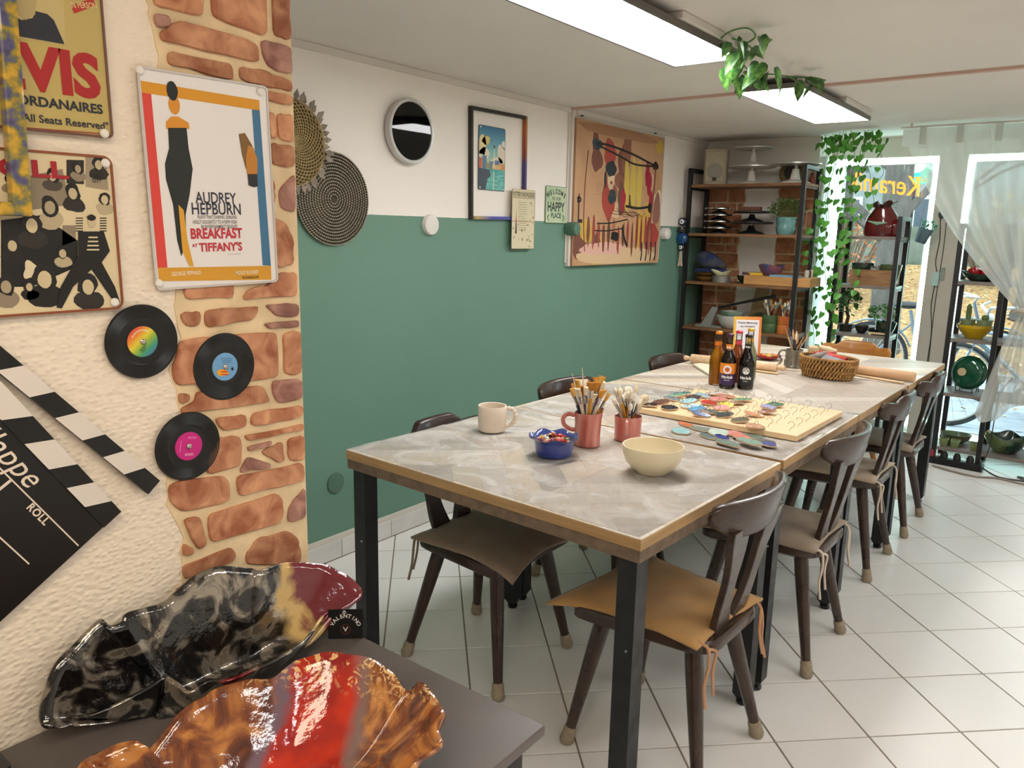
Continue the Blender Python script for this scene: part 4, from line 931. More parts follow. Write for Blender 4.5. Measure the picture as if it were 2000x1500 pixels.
stroke(-.13*pw, .13*ph, .042, .075, '#d9bd96', 0, .1); stroke(-.13*pw, .20*ph, .06, .05, '#2a3234', .2, .4); stroke(-.19*pw, .12*ph, .012, .06, '#2a3234'); stroke(-.11*pw, -.0*ph, .045, .045, '#2c3b3e', .3, .4); stroke(-.125*pw, .10*ph, .014, .010, '#7d3030', 0, .1)
def line(pts, r, c, nm='black_line'):
    global k; k += 1
    P = smooth_open([(a*pw, b_*ph, Z+.0012) for a, b_ in pts], 5); obj(nm, MB().tube(P, r, 6, flat=.35), ink(c, .6), w.o)
line([(-.30, .36), (-.15, .36), (.1, .33), (.3, .29), (.40, .27)], .007, '#2a2522'); line([(-.30, .35), (-.05, .30), (.12, .26), (.28, .26), (.41, .27)], .006, '#2a2522'); line([(-.38, .30), (-.40, .05), (-.40, -.2), (-.38, -.40)], .005, '#7a3f34'); line([(.40, .26), (.39, .05), (.36, -.2), (.33, -.32)], .009, '#7a4434')
line([(.05, -.06), (.2, -.07), (.36, -.05)], .008, '#26221f'); line([(-.26, -.20), (-.1, -.19), (.08, -.16)], .004, '#26221f'); line([(-.28, -.25), (-.15, -.25), (.02, -.23)], .004, '#26221f'); line([(.02, -.22), (.06, -.32), (.09, -.36)], .011, '#26221f')
for u in (.27, .33, .39, .45): line([(u, -.33), (u+.005, -.42), (u-.005, -.48)], .008, '#1f1c1b')
stroke(-.29*pw, .355*ph, .06, .03, '#33444a', -.1); stroke(.40*pw, .27*ph, .035, .03, '#22201f'); stroke(-.06*pw, -.29*ph, .05, .03, '#1f1d1c'); stroke(.35*pw, -.06*ph, .03, .03, '#22201f')
fit('D', (-.47*pw, -.06*ph, -.43*pw, -.02*ph), ink('#2a2522'), w.o, Z+.0014, bold=.06); fit('L', (-.46*pw, -.20*ph, -.415*pw, -.0*ph), ink('#2a2522'), w.o, Z+.0014)
for i in range(5):
    for j in range(9): line([(-.28+j*.02, .08-i*.018), (-.27+j*.02, .08-i*.018)], .0014, '#7a5a44', 'scribble')
for i in range(9): line([(-.12+i*.03, -.12+.02*(i % 3)), (-.02+i*.03, -.14+.015*((i+1) % 3)), (.06+i*.03, -.10-.012*(i % 4))], .0018, '#5a4034', 'scribble')
for u in (-.43, .40):
    o = obj('hook', MB().tube([(u*pw-.01, ph/2+.02, .012), (u*pw+.012, ph/2+.022, .014)], .004, 6), ink('#1f1d1c'), w.o)
# ------------------------------------------------------------------ glazed sculptural bowls on the sideboard
def bowl_mesh(rim, base, z0, pleat, seed, rings=16, k=6, power=1.7):
    R_ = smooth_closed(rim, k); n = len(R_)
    mb = MB(); rr = []
    c, ru, rv = base[0], base[1], base[2]
    for j in range(rings+1):
        t = j/rings; ring = []
        for i, p in enumerate(R_):
            d = Vector((p.x-c[0], p.y-c[1])); a = atan2(d.y/rv, d.x/ru); bx_ = c[0]+ru*cos(a); by_ = c[1]+rv*sin(a)
            s_ = t**.85
            x = p.x+(bx_-p.x)*s_; y = p.y+(by_-p.y)*s_; z = z0+(p.z-z0)*(1-t)**power
            w_ = pleat*sin(pi*min(1, t*1.15+.12))*(noise.noise((a*2.6+seed, t*1.3, seed))+.45*noise.noise((a*7+seed, t*2, 3)))
            z = max(z0, z+w_*.8); x += w_*.5*cos(a); y += w_*.5*sin(a)
            ring.append((x-c[0], y-c[1], z-z0))
        rr.append(ring)
    mb.loft(rr, False, True); return mb
def lustre(name, base, patch, mid, ramp, scale, metal, tips=None, seed=0, rough=.12, warp=1.5):
    m, nt, b = newmat(name); tc = nt.add('ShaderNodeTexCoord')
    nz = nt.add('ShaderNodeTexNoise'); nz.inputs['Scale'].default_value = scale; nz.inputs['Detail'].default_value = 7; nz.inputs['Distortion'].default_value = warp; nt.link(tc.outputs['Object'], nz.inputs['Vector'])
    cr = nt.add('ShaderNodeValToRGB'); nt.link(nz.outputs[0], cr.inputs[0]); E_ = cr.color_ramp.elements
    E_[0].position = ramp[0]; E_[0].color = hx(base); E_[1].position = ramp[2]; E_[1].color = hx(patch); e = E_.new(ramp[1]); e.color = hx(mid)
    mm = nt.add('ShaderNodeMapRange'); nt.link(nz.outputs[0], mm.inputs[0]); mm.inputs[1].default_value = ramp[1]; mm.inputs[2].default_value = ramp[2]; mm.inputs[4].default_value = metal
    col = cr.outputs[0]; met = mm.outputs[0]
    nt.tc = tc; nt.b = b; nt.nz = nz
    b.inputs['Roughness'].default_value = rough; b.inputs['Coat Weight'].default_value = .6; b.inputs['Coat Roughness'].default_value = .05
    n2 = nt.add('ShaderNodeTexNoise'); n2.inputs['Scale'].default_value = 45; n2.inputs['Detail'].default_value = 4; nt.link(tc.outputs['Object'], n2.inputs['Vector'])
    bp = nt.add('ShaderNodeBump'); bp.inputs['Strength'].default_value = .35; bp.inputs['Distance'].default_value = .004; nt.link(n2.outputs[0], bp.inputs['Height']); nt.link(bp.outputs[0], b.inputs['Normal']); nt.link(bp.outputs[0], b.inputs['Coat Normal'])
    return m, nt, b, col, met
def pos_mask(nt, vec, a, b_, wob=.03, ws=14):
    """0..1 along a direction, edge broken by noise"""
    dt = nt.add('ShaderNodeVectorMath', operation='DOT_PRODUCT'); nt.link(nt.tc.outputs['Object'], dt.inputs[0]); dt.inputs[1].default_value = vec
    nz = nt.add('ShaderNodeTexNoise'); nz.inputs['Scale'].default_value = ws; nz.inputs['Detail'].default_value = 5; nz.inputs['Distortion'].default_value = .8; nt.link(nt.tc.outputs['Object'], nz.inputs['Vector'])
    ma = nt.add('ShaderNodeMath', operation='MULTIPLY_ADD'); nt.link(nz.outputs[0], ma.inputs[0]); ma.inputs[1].default_value = wob; nt.link(dt.outputs['Value'], ma.inputs[2])
    mr = nt.add('ShaderNodeMapRange'); nt.link(ma.outputs[0], mr.inputs[0]); mr.inputs[1].default_value = a+wob*.5; mr.inputs[2].default_value = b_+wob*.5; return mr.outputs[0]
def mixc(nt, fac, c1, c2):
    mx = nt.add('ShaderNodeMixRGB'); nt.link(fac, mx.inputs[0])
    for s_, c in ((1, c1), (2, c2)):
        if isinstance(c, str): mx.inputs[s_].default_value = hx(c)
        else: nt.link(c, mx.inputs[s_])
    return mx.outputs[0]
# black one against the wall
m_blk, nt, b, col, met = lustre('black_silver_glaze', '#0e0d0d', '#a39a8c', '#3a352f', (.45, .50, .58), 15, .85)
right = pos_mask(nt, (0, 1, 0), .15, .165, .10); gold = pos_mask(nt, (0, 1, 0), .12, .14, .10)
col = mixc(nt, gold, col, '#c9a867'); col = mixc(nt, right, col, '#6b1420')
left = pos_mask(nt, (1, -.28, 0), .078, .084, .03)
col = mixc(nt, left, col, '#6e1218')
nt.link(col, b.inputs['Base Color']); inv = nt.add('ShaderNodeMath', operation='SUBTRACT'); inv.inputs[0].default_value = 1; nt.link(gold, inv.inputs[1]); mu = nt.add('ShaderNodeMath', operation='MULTIPLY'); nt.link(inv.outputs[0], mu.inputs[0]); nt.link(met, mu.inputs[1]); nt.link(mu.outputs[0], b.inputs['Metallic'])
rimB = []
for px, py, x in ((75, 1400, -1.03), (88, 1340, -1.04), (110, 1295, -1.045), (150, 1255, -1.05), (196, 1212, -1.05), (207, 1226, -1.045), (238, 1217, -1.04), (250, 1197, -1.045), (310, 1180, -1.045), (345, 1152, -1.05), (385, 1122, -1.05), (430, 1106, -1.05), (490, 1108, -1.045), (507, 1112, -1.04), (560, 1100, -1.045), (610, 1102, -1.04), (650, 1110, -1.03), (690, 1132, -1.005), (708, 1160, -.985)):
    rimB.append(tuple(on(0, x, px, py)))
for px, py, z in ((668, 1189, .801), (640, 1196, .80), (622, 1215, .802), (598, 1250, .808), (545, 1285, .81), (495, 1308, .81), (447, 1329, .81), (405, 1330, .806), (369, 1352, .80), (345, 1333, .806), (324, 1321, .81), (300, 1337, .805), (255, 1362, .80), (180, 1397, .795), (126, 1403, .795), (97, 1423, .795)):
    rimB.append(tuple(on(2, z, px, py)))
BB = (-.985, .60)
o = obj('glazed_bowl', bowl_mesh(rimB, (BB, .028, .12, 0), DZ+.003, .010, 2.2, 18, 5, 2.0), m_blk, None, smooth=True, angle=70, solid=.005); o.location = (BB[0], BB[1], DZ+.003)
tag(o, 'long black and silver glazed bowl with red tip, against the brick wall', 'bowl')
# red and brown one in front
m_red, nt, b, col, met = lustre('red_brown_glaze', '#4f2617', '#b87a3c', '#7a4324', (.38, .5, .62), 12, 0, warp=2.5)
b.inputs['Roughness'].default_value = .1
u_ = (.75, .45, 0)
a1 = pos_mask(nt, u_, -.045, -.035, .05, 10); a2 = pos_mask(nt, u_, .035, .05, .06, 10)
lil = pos_mask(nt, u_, -.06, -.05, .05, 10); lil2 = pos_mask(nt, u_, .052, .065, .06, 10)
rn = nt.add('ShaderNodeTexNoise'); rn.inputs['Scale'].default_value = 14; rn.inputs['Detail'].default_value = 3; nt.link(nt.tc.outputs['Object'], rn.inputs['Vector'])
rc = nt.add('ShaderNodeValToRGB'); nt.link(rn.outputs[0], rc.inputs[0]); rc.color_ramp.elements[0].position = .35; rc.color_ramp.elements[0].color = hx('#7d0c12'); rc.color_ramp.elements[1].position = .62; rc.color_ramp.elements[1].color = hx('#c22a10')
c_ = mixc(nt, lil, col, '#6f5a66'); c_ = mixc(nt, a1, c_, rc.outputs[0]); c_ = mixc(nt, a2, c_, '#7d6460'); c_ = mixc(nt, lil2, c_, col)
back = pos_mask(nt, (-.35, .55, 1.1), .16, .20, .14, 22); cn = nt.add('ShaderNodeTexNoise'); cn.inputs['Scale'].default_value = 55; cn.inputs['Detail'].default_value = 4; cn.inputs['Distortion'].default_value = 2.5; nt.link(nt.tc.outputs['Object'], cn.inputs['Vector'])
cm = nt.add('ShaderNodeMapRange'); nt.link(cn.outputs[0], cm.inputs[0]); cm.inputs[1].default_value = .53; cm.inputs[2].default_value = .57
mu = nt.add('ShaderNodeMath', operation='MULTIPLY'); nt.link(back, mu.inputs[0]); nt.link(cm.outputs[0], mu.inputs[1]); c_ = mixc(nt, mu.outputs[0], c_, '#d9ae74')
nt.link(c_, b.inputs['Base Color'])
rimR = []
for px, py, z in ((155, 1492, .83), (190, 1470, .84), (230, 1450, .845), (268, 1446, .845), (280, 1474, .825), (345, 1400, .85), (400, 1360, .855), (450, 1335, .855), (492, 1327, .852), (530, 1326, .848), (560, 1300, .855), (590, 1285, .858), (650, 1273, .86), (700, 1280, .858), (740, 1295, .852), (770, 1320, .845), (795, 1349, .835), (822, 1333, .842), (850, 1360, .84), (868, 1392, .838), (858, 1425, .832), (862, 1455, .832), (815, 1492, .825)):
    rimR.append(tuple(on(2, z, px, py)))
rimR += [(-.545, .49, .825), (-.565, .43, .815), (-.62, .37, .825), (-.66, .33, .81), (-.72, .30, .82), (-.77, .285, .815), (-.82, .29, .83)]
RB = (-.69, .475)
o = obj('glazed_bowl', bowl_mesh(rimR, (RB, .07, .075, 0), DZ+.003, .012, 5.1, 18, 5, 1.7), m_red, None, smooth=True, angle=70, solid=.006); o.location = (RB[0], RB[1], DZ+.003)
tag(o, 'wavy red, brown and cream glazed bowl on the sideboard front', 'bowl')
# hang-tag card
q0, q1 = on(2, DZ, 652, 1243), on(2, DZ, 719, 1242)
t = thing('brand_card', 'small black folded card with round emblem at the sideboard end', 'card', ((q0.x+q1.x)/2, (q0.y+q1.y)/2-.012, DZ+.0005), (pi/2-.12, 0, atan2(q1.y-q0.y, q1.x-q0.x)))
mk_ = MAT('card_black', '#0d0c0c', .5); obj('card', MB().box(-.029, .029, 0, .050, -.0008, 0), mk_, t)
mb = MB(); mb.T = Matrix.Translation((0, .05, 0)) @ Matrix.Rotation(radians(38), 4, 'X'); mb.box(-.029, .029, -.056, 0, -.0016, -.0008); obj('card_stand', mb, mk_, t)
arc_text('VALENTINO', .021, pi/2+1.13, .283, .0095, ink('#d8d4cf'), t, (0, .0155), .0003, bold=.0002)
mb = MB(); mb.loft([[((.0085 if k == 0 else .0078)*cos(2*pi*i/28), .0165+(.0085 if k == 0 else .0078)*sin(2*pi*i/28), .0003) for i in range(28)] for k in (0, 1)]); obj('emblem_ring', mb, ink('#7a3a2c'), t)
fit('V', (-.0045, .0125, .0045, .0205), ink('#cfc9c2'), t, .0003, bold=.02)
obj('eyelet', MB().lathe([(.0016, .0), (.0028, .0002), (.0028, .001), (.0016, .0012)], 14), ink('#d8d8d8'), t).location = (-.002, .046, 0)
o = obj('price_tag', MB().prism(rrect(-.03, .03, -.02, .02, .006), 0, .022), MAT('dark_stoneware', '#2f2f2e', .5, var=.2, vs=30)); o.location = (-1.03, .285, DZ); o.name = 'stoneware_dish'; tag(o, 'dark grey stoneware dish corner at the sideboard wall side', 'dish')

# ------------------------------------------------------------------ on the tables
ZT = TH+.0022
def put(px, py, z=ZT): q = on(2, z, px, py); return (q.x, q.y, z)
m_bisque = MAT('raw_bisque', '#e2d3c0', .75, var=.03, vs=10); m_cream2 = MAT('cream_glaze', '#e5d8b8', .35, var=.02, vs=8)
# mug
t = thing('mug', 'unglazed cream mug with beaded handle near the green wall', 'mug', put(961, 842))
def wob(r, z, a, k): return (r*(1+.012*sin(3*a)), z)
obj('body', MB().lathe([(.0005, .001), (.036, .001), (.042, .004), (.0455, .014), (.047, .03), (.0475, .06), (.0475, .087), (.0465, .0885), (.0435, .087), (.043, .06), (.042, .02), (.036, .010), (.0005, .009)], 40, wob=wob), m_bisque, t, smooth=True)
mb = MB(); P = smooth_open([(.044, 0, .078), (.062, 0, .079), (.075, 0, .066), (.076, 0, .045), (.066, 0, .027), (.046, 0, .018)], 5)
for k, p in enumerate(P[::3]): mb.ball(p, .0082, 10, 6)
h = obj('beaded_handle', mb, m_bisque, t, smooth=True); h.rotation_euler = (0, 0, radians(34)); h['kind'] = 'stuff'
# candy dish
t = thing('candy_dish', 'small blue glazed dish with ruffled rim', 'dish', put(1082, 889))
def ruf(r, z, a, k):
    f_ = max(0, (z-.040)/.03) if r > .055 else 0
    return (r*(1+.07*f_*sin(7*a+.4)), z+.006*f_*cos(7*a))
mbl = MAT('blue_glaze', '#2a3a86', .15, col2='#4a5a9c', vs=14, coat=.5, ramp=(.4, .75), stretch=(1, 1, .4), bump=.1)
obj('body', MB().lathe([(.0005, 0), (.045, 0), (.052, .004), (.057, .02), (.0595, .042), (.064, .052), (.073, .058), (.0735, .061), (.070, .061), (.060, .053), (.055, .042), (.052, .02), (.045, .010), (.0005, .008)], 70, wob=ruf), mbl, t, smooth=True)
obj('rim_line', MB().lathe([(.0725, .0590), (.0738, .0600), (.0732, .0616), (.0715, .0612)], 70, wob=lambda r, z, a, k: ruf(r, z, a, 0)), MAT('brown_rim', '#6b5340', .3), t, smooth=True)
random.seed(3); cc = (t.location.x, t.location.y)
cols = ['#7a2a5a', '#d9702a', '#e0b84a', '#b8323a', '#4a2a3a', '#e2a08a', '#6f9a3a', '#d8d0c0', '#3a2430', '#e08a4a']; cnm = ['purple', 'orange', 'yellow', 'red', 'plum', 'peach', 'green', 'white', 'black', 'light orange']
kinds = {}
for i in range(26):
    a, r_ = i*2.4, .047*sqrt((i+.5)/26); z = ZT+.040+.026*(1-r_/.045)*random.random()+.006
    c = cols[i % 10]
    o = thing('wrapped_candy', cnm[i % 10]+' shiny wrapped sweet in the blue ruffled dish', 'candy', (cc[0]+r_*cos(a), cc[1]+r_*sin(a), z), (random.uniform(-.5, .5), random.uniform(-.5, .5), random.uniform(0, 6.3)), 'wrapped sweets in the blue dish')
    obj('sweet', MB().ball((0, 0, 0), .0085, 10, 6, (1.35, .8, .75)), MAT('wrapper', c, .2, spec=.7, bump=.4, bs=120), o, smooth=True)
    for s_ in (-1, 1):
        obj('twist', MB().loft([[(s_*.010, -.002, -.001), (s_*.010, .002, -.001), (s_*.010, .002, .001), (s_*.010, -.002, .001)], [(s_*.019, -.007, -.001), (s_*.019, .007, .001), (s_*.019, .007, .002), (s_*.019, -.007, .0)]], True, True), MAT('wrapper', c, .2), o)
# brush jug and brush cup
m_pink = MAT('pink_streaked_glaze', '#b5574b', .25, col2='#d9988a', vs=14, stretch=(3, 3, .35), coat=.4, detail=5, ramp=(.3, .7))
jug_loc, cup_loc = put(1146, 868), put(1225, 858)
t = thing('brush_jug', 'tall pink streaked ceramic jug with spout holding brushes', 'jug', jug_loc, (0, 0, 0))
def spout(r, z, a, k):
    f_ = max(0, (z-.06)/.045); da = (a-.75+pi) % (2*pi)-pi; e = math.exp(-(da/.35)**2)*f_
    return (r*(1+.20*e), z+.014*e)
obj('body', MB().lathe([(.0005, 0), (.040, 0), (.042, .004), (.0405, .03), (.0405, .08), (.0415, .103), (.0405, .105), (.0385, .103), (.0375, .08), (.0375, .02), (.035, .008), (.0005, .007)], 56, wob=spout), m_pink, t, smooth=True)
P = smooth_open([(-.036, -.02, .092), (-.052, -.03, .096), (-.066, -.038, .084), (-.064, -.037, .062), (-.048, -.028, .048), (-.034, -.02, .046)], 6)
obj('handle', MB().tube(P, .0052, 10, flat=1.3), m_pink, t, smooth=True)
t = thing('brush_cup', 'short pink streaked ceramic cup holding brushes, handle towards the cream bowl', 'cup', cup_loc, (0, 0, 0))
obj('body', MB().lathe([(.0005, 0), (.040, 0), (.043, .004), (.0425, .03), (.044, .078), (.0432, .0795), (.041, .078), (.0395, .03), (.037, .008), (.0005, .007)], 48), m_pink, t, smooth=True)
P = smooth_open([(.018, -.038, .070), (.026, -.056, .072), (.031, -.066, .058), (.030, -.064, .038), (.022, -.048, .022), (.018, -.038, .02)], 6)
obj('handle', MB().tube(P, .006, 10, flat=1.3), m_pink, t, smooth=True)
m_fer = MAT('ferrule', '#c9c5bd', .22, metal=.9); HN = [MAT('brush_handle_'+n_, c, .3, coat=.3) for c, n_ in (('#1c1a1a', 'black'), ('#c98f2a', 'amber'), ('#e0d2bc', 'cream'), ('#7a3a2a', 'red-brown'), ('#2a3a4a', 'navy'), ('#d9cdb8', 'pale'), ('#5a3a6a', 'purple'), ('#a86a3a', 'brown'))]
BR = [MAT('bristle_'+n_, c, .85, var=.2, vs=200, stretch=(1, 1, .1)) for c, n_ in (('#c98a35', 'amber'), ('#e8dcc8', 'off-white'), ('#d9a24a', 'golden'), ('#f0e8d8', 'white'), ('#b5762c', 'brown'), ('#e2cfae', 'cream'))]
def brush(base, tip, kind, mh, mbr, label, group, L=.19):
    """a brush standing in a pot: runs from base (inside) to tip; bristles up"""
    base, tip = Vector(base), Vector(tip); d = (tip-base); ln = d.length; q = d.to_track_quat('Z', 'Y')
    t = thing('paint_brush' if kind != 'tool' else 'modelling_tool', label, 'brush' if kind != 'tool' else 'tool', base, q.to_euler(), group)
    if kind == 'stick':
        obj('handle', MB().tube([(0, 0, 0), (0, 0, ln*.5), (0, 0, ln)], [.0025, .003, .0012], 8), mh, t, smooth=True); return t
    bl = {'flat': .026, 'fan': .028, 'round': .026, 'mop': .032}[kind]; fl = .03
    hl = ln-bl-fl
    obj('handle', MB().tube([(0, 0, 0), (0, 0, hl*.3), (0, 0, hl*.75), (0, 0, hl)], [.0026, .0042, .0060, .0050], 8), mh, t, smooth=True)
    w1, d1 = {'flat': (.0125, .0055), 'fan': (.008, .0045), 'round': (.0062, .0062), 'mop': (.0072, .0072)}[kind]
    el = lambda w_, d_, z: [(w_*cos(2*pi*i/10), d_*sin(2*pi*i/10), z) for i in range(10)]
    obj('ferrule', MB().loft([el(.0042, .0042, hl-.002), el(w1*.8, d1*.95, hl+fl*.5), el(w1, d1, hl+fl)], True, True), m_fer, t, smooth=True)
    z = hl+fl-.001
    pr = {'flat': [(1, 1, 0), (1.05, 1, .6), (1.08, .8, 1)], 'fan': [(1, 1, 0), (1.7, .9, .5), (2.4, .6, 1)], 'round': [(1, 1, 0), (1.25, 1.25, .35), (.9, .9, .75), (.15, .15, 1)], 'mop': [(1, 1, 0), (1.9, 1.9, .4), (2.0, 2.0, .7), (1.2, 1.2, .95), (.2, .2, 1)]}[kind]
    obj('bristles', MB().loft([el(w1*a, d1*b_, z+bl*c) for a, b_, c in pr], True, True), mbr, t, smooth=True)
    return t
random.seed(44)
def bouquet(loc, n, R0, R1, hmin, hmax, zb, kinds, brs, label, group, hs=HN):
    for i in range(n):
        a = 2*pi*i*.381966*1.0+random.uniform(-.2, .2); r0 = R0*sqrt((i+.5)/n); r1 = r0*R1/R0
        h_ = random.uniform(hmin, hmax); b0 = (loc[0]-r0*.55*cos(a), loc[1]-r0*.55*sin(a), loc[2]+zb); t0 = (loc[0]+r1*cos(a), loc[1]+r1*sin(a), loc[2]+h_)
        kd, mh_, mr_ = random.choice(kinds), random.choice(hs), random.choice(brs); nl = mr_.name.split('.')[0].split('_')[1]+' '+kd+' brush with '+mh_.name.split('.')[0].split('_')[2]+' handle in '+label
        brush(b0, t0, kd, mh_, mr_, nl, group)
bouquet(jug_loc, 20, .030, .072, .165, .215, .01, ['flat', 'flat', 'fan', 'round', 'flat'], BR, 'the tall pink jug', 'brushes in the pink jug')
brush((jug_loc[0]+.01, jug_loc[1], ZT+.012), (jug_loc[0]-.045, jug_loc[1]-.03, ZT+.225), 'stick', HN[5], BR[0], 'thin wooden stick leaning out of the pink jug', None)
brush((jug_loc[0], jug_loc[1], ZT+.012), (jug_loc[0]-.02, jug_loc[1]-.012, ZT+.245), 'stick', HN[2], BR[0], 'tallest thin stick standing in the pink jug', None)
bouquet(cup_loc, 19, .031, .062, .13, .185, .01, ['round', 'round', 'mop', 'round'], [BR[1], BR[3], BR[5]], 'the short pink cup', 'brushes in the pink cup', [HN[2], HN[5], HN[0], HN[7], HN[4], HN[1]])
# cream bowl
t = thing('serving_bowl', 'plain cream ceramic bowl at the table corner', 'bowl', put(1273, 921))
obj('body', MB().lathe([(.0005, .003), (.036, .003), (.038, 0), (.043, 0), (.045, .004), (.060, .014), (.075, .032), (.0825, .052), (.0855, .074), (.085, .0775), (.0815, .077), (.079, .055), (.070, .032), (.050, .014), (.0005, .008)], 56), m_cream2, t, smooth=True)
# pendant board
bc = Vector((-1.032, 2.752)); BA = radians(-1.5)
t = thing('pendant_board', 'pale wooden board with rows of wire hooks for ceramic pendants', 'board', (bc.x, bc.y, ZT+.0012), (0, 0, BA))
m_pine = MAT('pale_pine', '#e0bd8c', .5, col2='#e8caa0', vs=5, stretch=(1, 10, 1), detail=6)
obj('board', MB().box(-.297, .297, -.243, .243, 0, .019), m_pine, t, bevel=.0015)
m_wire = MAT('steel_wire', '#a9a49a', .25, metal=.9)
hk = MB().tube(smooth_open([(0, 0, 0), (0, 0, .006), (.004, 0, .012), (.011, 0, .017), (.013, 0, .026), (.006, 0, .033), (-.004, 0, .031), (-.008, 0, .024)], 3), .0009, 5).mesh('hook', m_wire, True)
HP = []
for i in range(8):
    for j in range(6):
        u, v = -.262+i*.074, -.195+j*.078
        o = link('hook', hk, t); o.location = (u, v, .019); o.rotation_euler = (0, 0, radians(10)); HP.append((u, v))
random.seed(9)
PC = [('#23262b', 'black'), ('#6b4a3f', 'brown'), ('#2f3038', 'charcoal'), ('#8a9aa0', 'grey-blue'), ('#5f9a9a', 'teal'), ('#8fbf9a', 'mint'), ('#a7d0d6', 'pale aqua'), ('#4a3f44', 'plum'), ('#e2e6ea', 'white'), ('#9cc0cf', 'sky'), ('#c9e2e2', 'ice'), ('#6aa6cf', 'blue'), ('#2f4a7a', 'navy'), ('#c8392f', 'red'), ('#d98a82', 'rose'), ('#e8a09a', 'pink'), ('#d97f78', 'coral'), ('#e0c83a', 'yellow'), ('#6f7a74', 'grey-green'), ('#3c4446', 'slate'), ('#8b6a60', 'mauve'), ('#7ab08a', 'green'), ('#7a7462', 'olive'), ('#d8a888', 'apricot'), ('#a79ac8', 'lilac'), ('#4f7f66', 'bottle green'), ('#b97f7a', 'dusty pink'), ('#e29a70', 'orange')]
PX = [(1268, 792), (1290, 787), (1307, 798), (1312, 780), (1333, 770), (1320, 774), (1345, 785), (1354, 778), (1392, 770), (1372, 774), (1350, 795), (1362, 801), (1370, 811), (1384, 788), (1402, 781), (1409, 798), (1418, 775), (1418, 793), (1390, 806), (1414, 812), (1440, 788), (1450, 782), (1445, 822), (1474, 834), (1500, 797), (1512, 792), (1497, 806), (1473, 811)]
for (px, py), (c, nm) in zip(PX, PC):
    q = on(2, ZT+.026, px, py)
    th = thing('ceramic_pendant', nm+' glazed ceramic pendant on the hook board', 'pendant', (q.x, q.y, ZT+.0265), (random.uniform(-.1, .3), random.uniform(-.2, .2), radians(30)+random.uniform(-.5, .5)), 'ceramic pendants on the board')
    out = blob(0, 0, random.uniform(.030, .037), random.uniform(.019, .026), 18, px*.37, .3)
    obj('clay', MB().prism(out, 0, .004, .001), MAT('clay_edge', '#c9ab8c', .8), th)
    obj('glaze', MB().prism([(p[0]*.96, p[1]*.96) for p in out], .0041, .0065, .0015), MAT('glaze_'+nm, c, .15, var=.2, vs=60, coat=.5), th, smooth=True)
    a = random.uniform(0, 6.3); mb = MB(); mb.tube([(.020*cos(a)+.007*cos(b_), .014*sin(a), .009+.008*sin(b_)) for b_ in [2*pi*k/14 for k in range(15)]], .0009, 5); obj('jump_ring', mb, m_wire, th, smooth=True)
# loose glazed pieces
LP = [('#cf6f4a', 'orange', 1340, 829, .034, .009, .2), ('#9fcfd0', 'aqua', 1330, 842, .034, .018, .1), ('#7d8f84', 'grey-green', 1372, 838, .036, .014, .5), ('#c9dfd0', 'pale mint', 1404, 848, .040, .018, -.3), ('#66807c', 'dark sage', 1388, 852, .034, .016, .2), ('#3c4a9a', 'cobalt blue', 1409, 857, .028, .011, .2), ('#d98f88', 'rose', 1432, 846, .022, .02, .5), ('#e08a78', 'salmon', 1450, 857, .038, .014, .1), ('#6c857a', 'moss', 1474, 852, .03, .016, .4), ('#7f9488', 'sage', 1420, 868, .044, .013, .25), ('#92b0a0', 'celadon', 1462, 869, .044, .014, .3), ('#66696a', 'graphite', 1494, 863, .026, .018, .1), ('#5a5a9a', 'violet', 1502, 871, .022, .013, .2)]
zz = 0
for k, (c, nm, px, py, a, b_, r_) in enumerate(LP):
    q = on(2, ZT+.004, px, py)
    th = thing('glaze_sample', nm+' glazed test piece lying beside the pendant board', 'glaze sample', (q.x, q.y, ZT+.0004+(.0062 if k in (3, 5, 7, 9, 12) else 0)+(.0125 if k in (10,) else 0)), (0, 0, radians(-38)+r_), 'loose glaze samples')
    out = blob(0, 0, a*1.2, b_*1.75, 18, k*1.9, .28)
    obj('clay', MB().prism(out, 0, .0035, .0008), MAT('clay_edge', '#bfa88c', .8), th); obj('glaze', MB().prism([(p[0]*.95, p[1]*.95) for p in out], .0036, .0056, .001), MAT('sample_'+nm, c, .2, var=.12, vs=60, coat=.4), th, smooth=True)
# drinks
def bottle(px, py, liquid, capc, body_m, label, deco, rz=0, neck=None):
    loc = put(px, py, ZT); t = thing('drink_bottle', label, 'bottle', loc, (0, 0, rz), None)
    gp = [(.0005, .002), (.026, .0), (.0325, .003), (.0335, .010), (.0335, .110), (.032, .125), (.025, .145), (.0175, .163), (.0145, .180), (.0135, .200), (.0135, .224), (.0145, .226), (.0145, .232), (.0125, .234)]
    lp = [(.0005, .004), (.030, .005), (.0315, .010), (.0315, .110), (.030, .124), (.0235, .144), (.016, .163), (.013, .180), (.0122, .196), (.0005, .196)]
    obj('liquid', MB().lathe(lp, 28), liquid, t, smooth=True)
    obj('glass', MB().lathe(gp, 32), m_bglass, t, smooth=True)
    obj('cap', MB().lathe([(.0155, .226), (.0160, .229), (.0148, .236), (.011, .239), (.0005, .2395)], 24, cap0=True), MAT('bottle_cap', capc, .35, metal=.2), t, smooth=True)
    if deco: deco(t)
    return t
m_bglass = GLASSY('bottle_glass', '#f2f4f0', .0, .02)
def wrapm(t, fn, z0, z1, a0, a1, m, name='label', r=.0341, n=16):
    def g(u, v): a = a0+(a1-a0)*u; return (r*cos(a), r*sin(a), z0+(z1-z0)*v)
    return obj(name, MB().grid(g, n, 4), m, t, smooth=True)
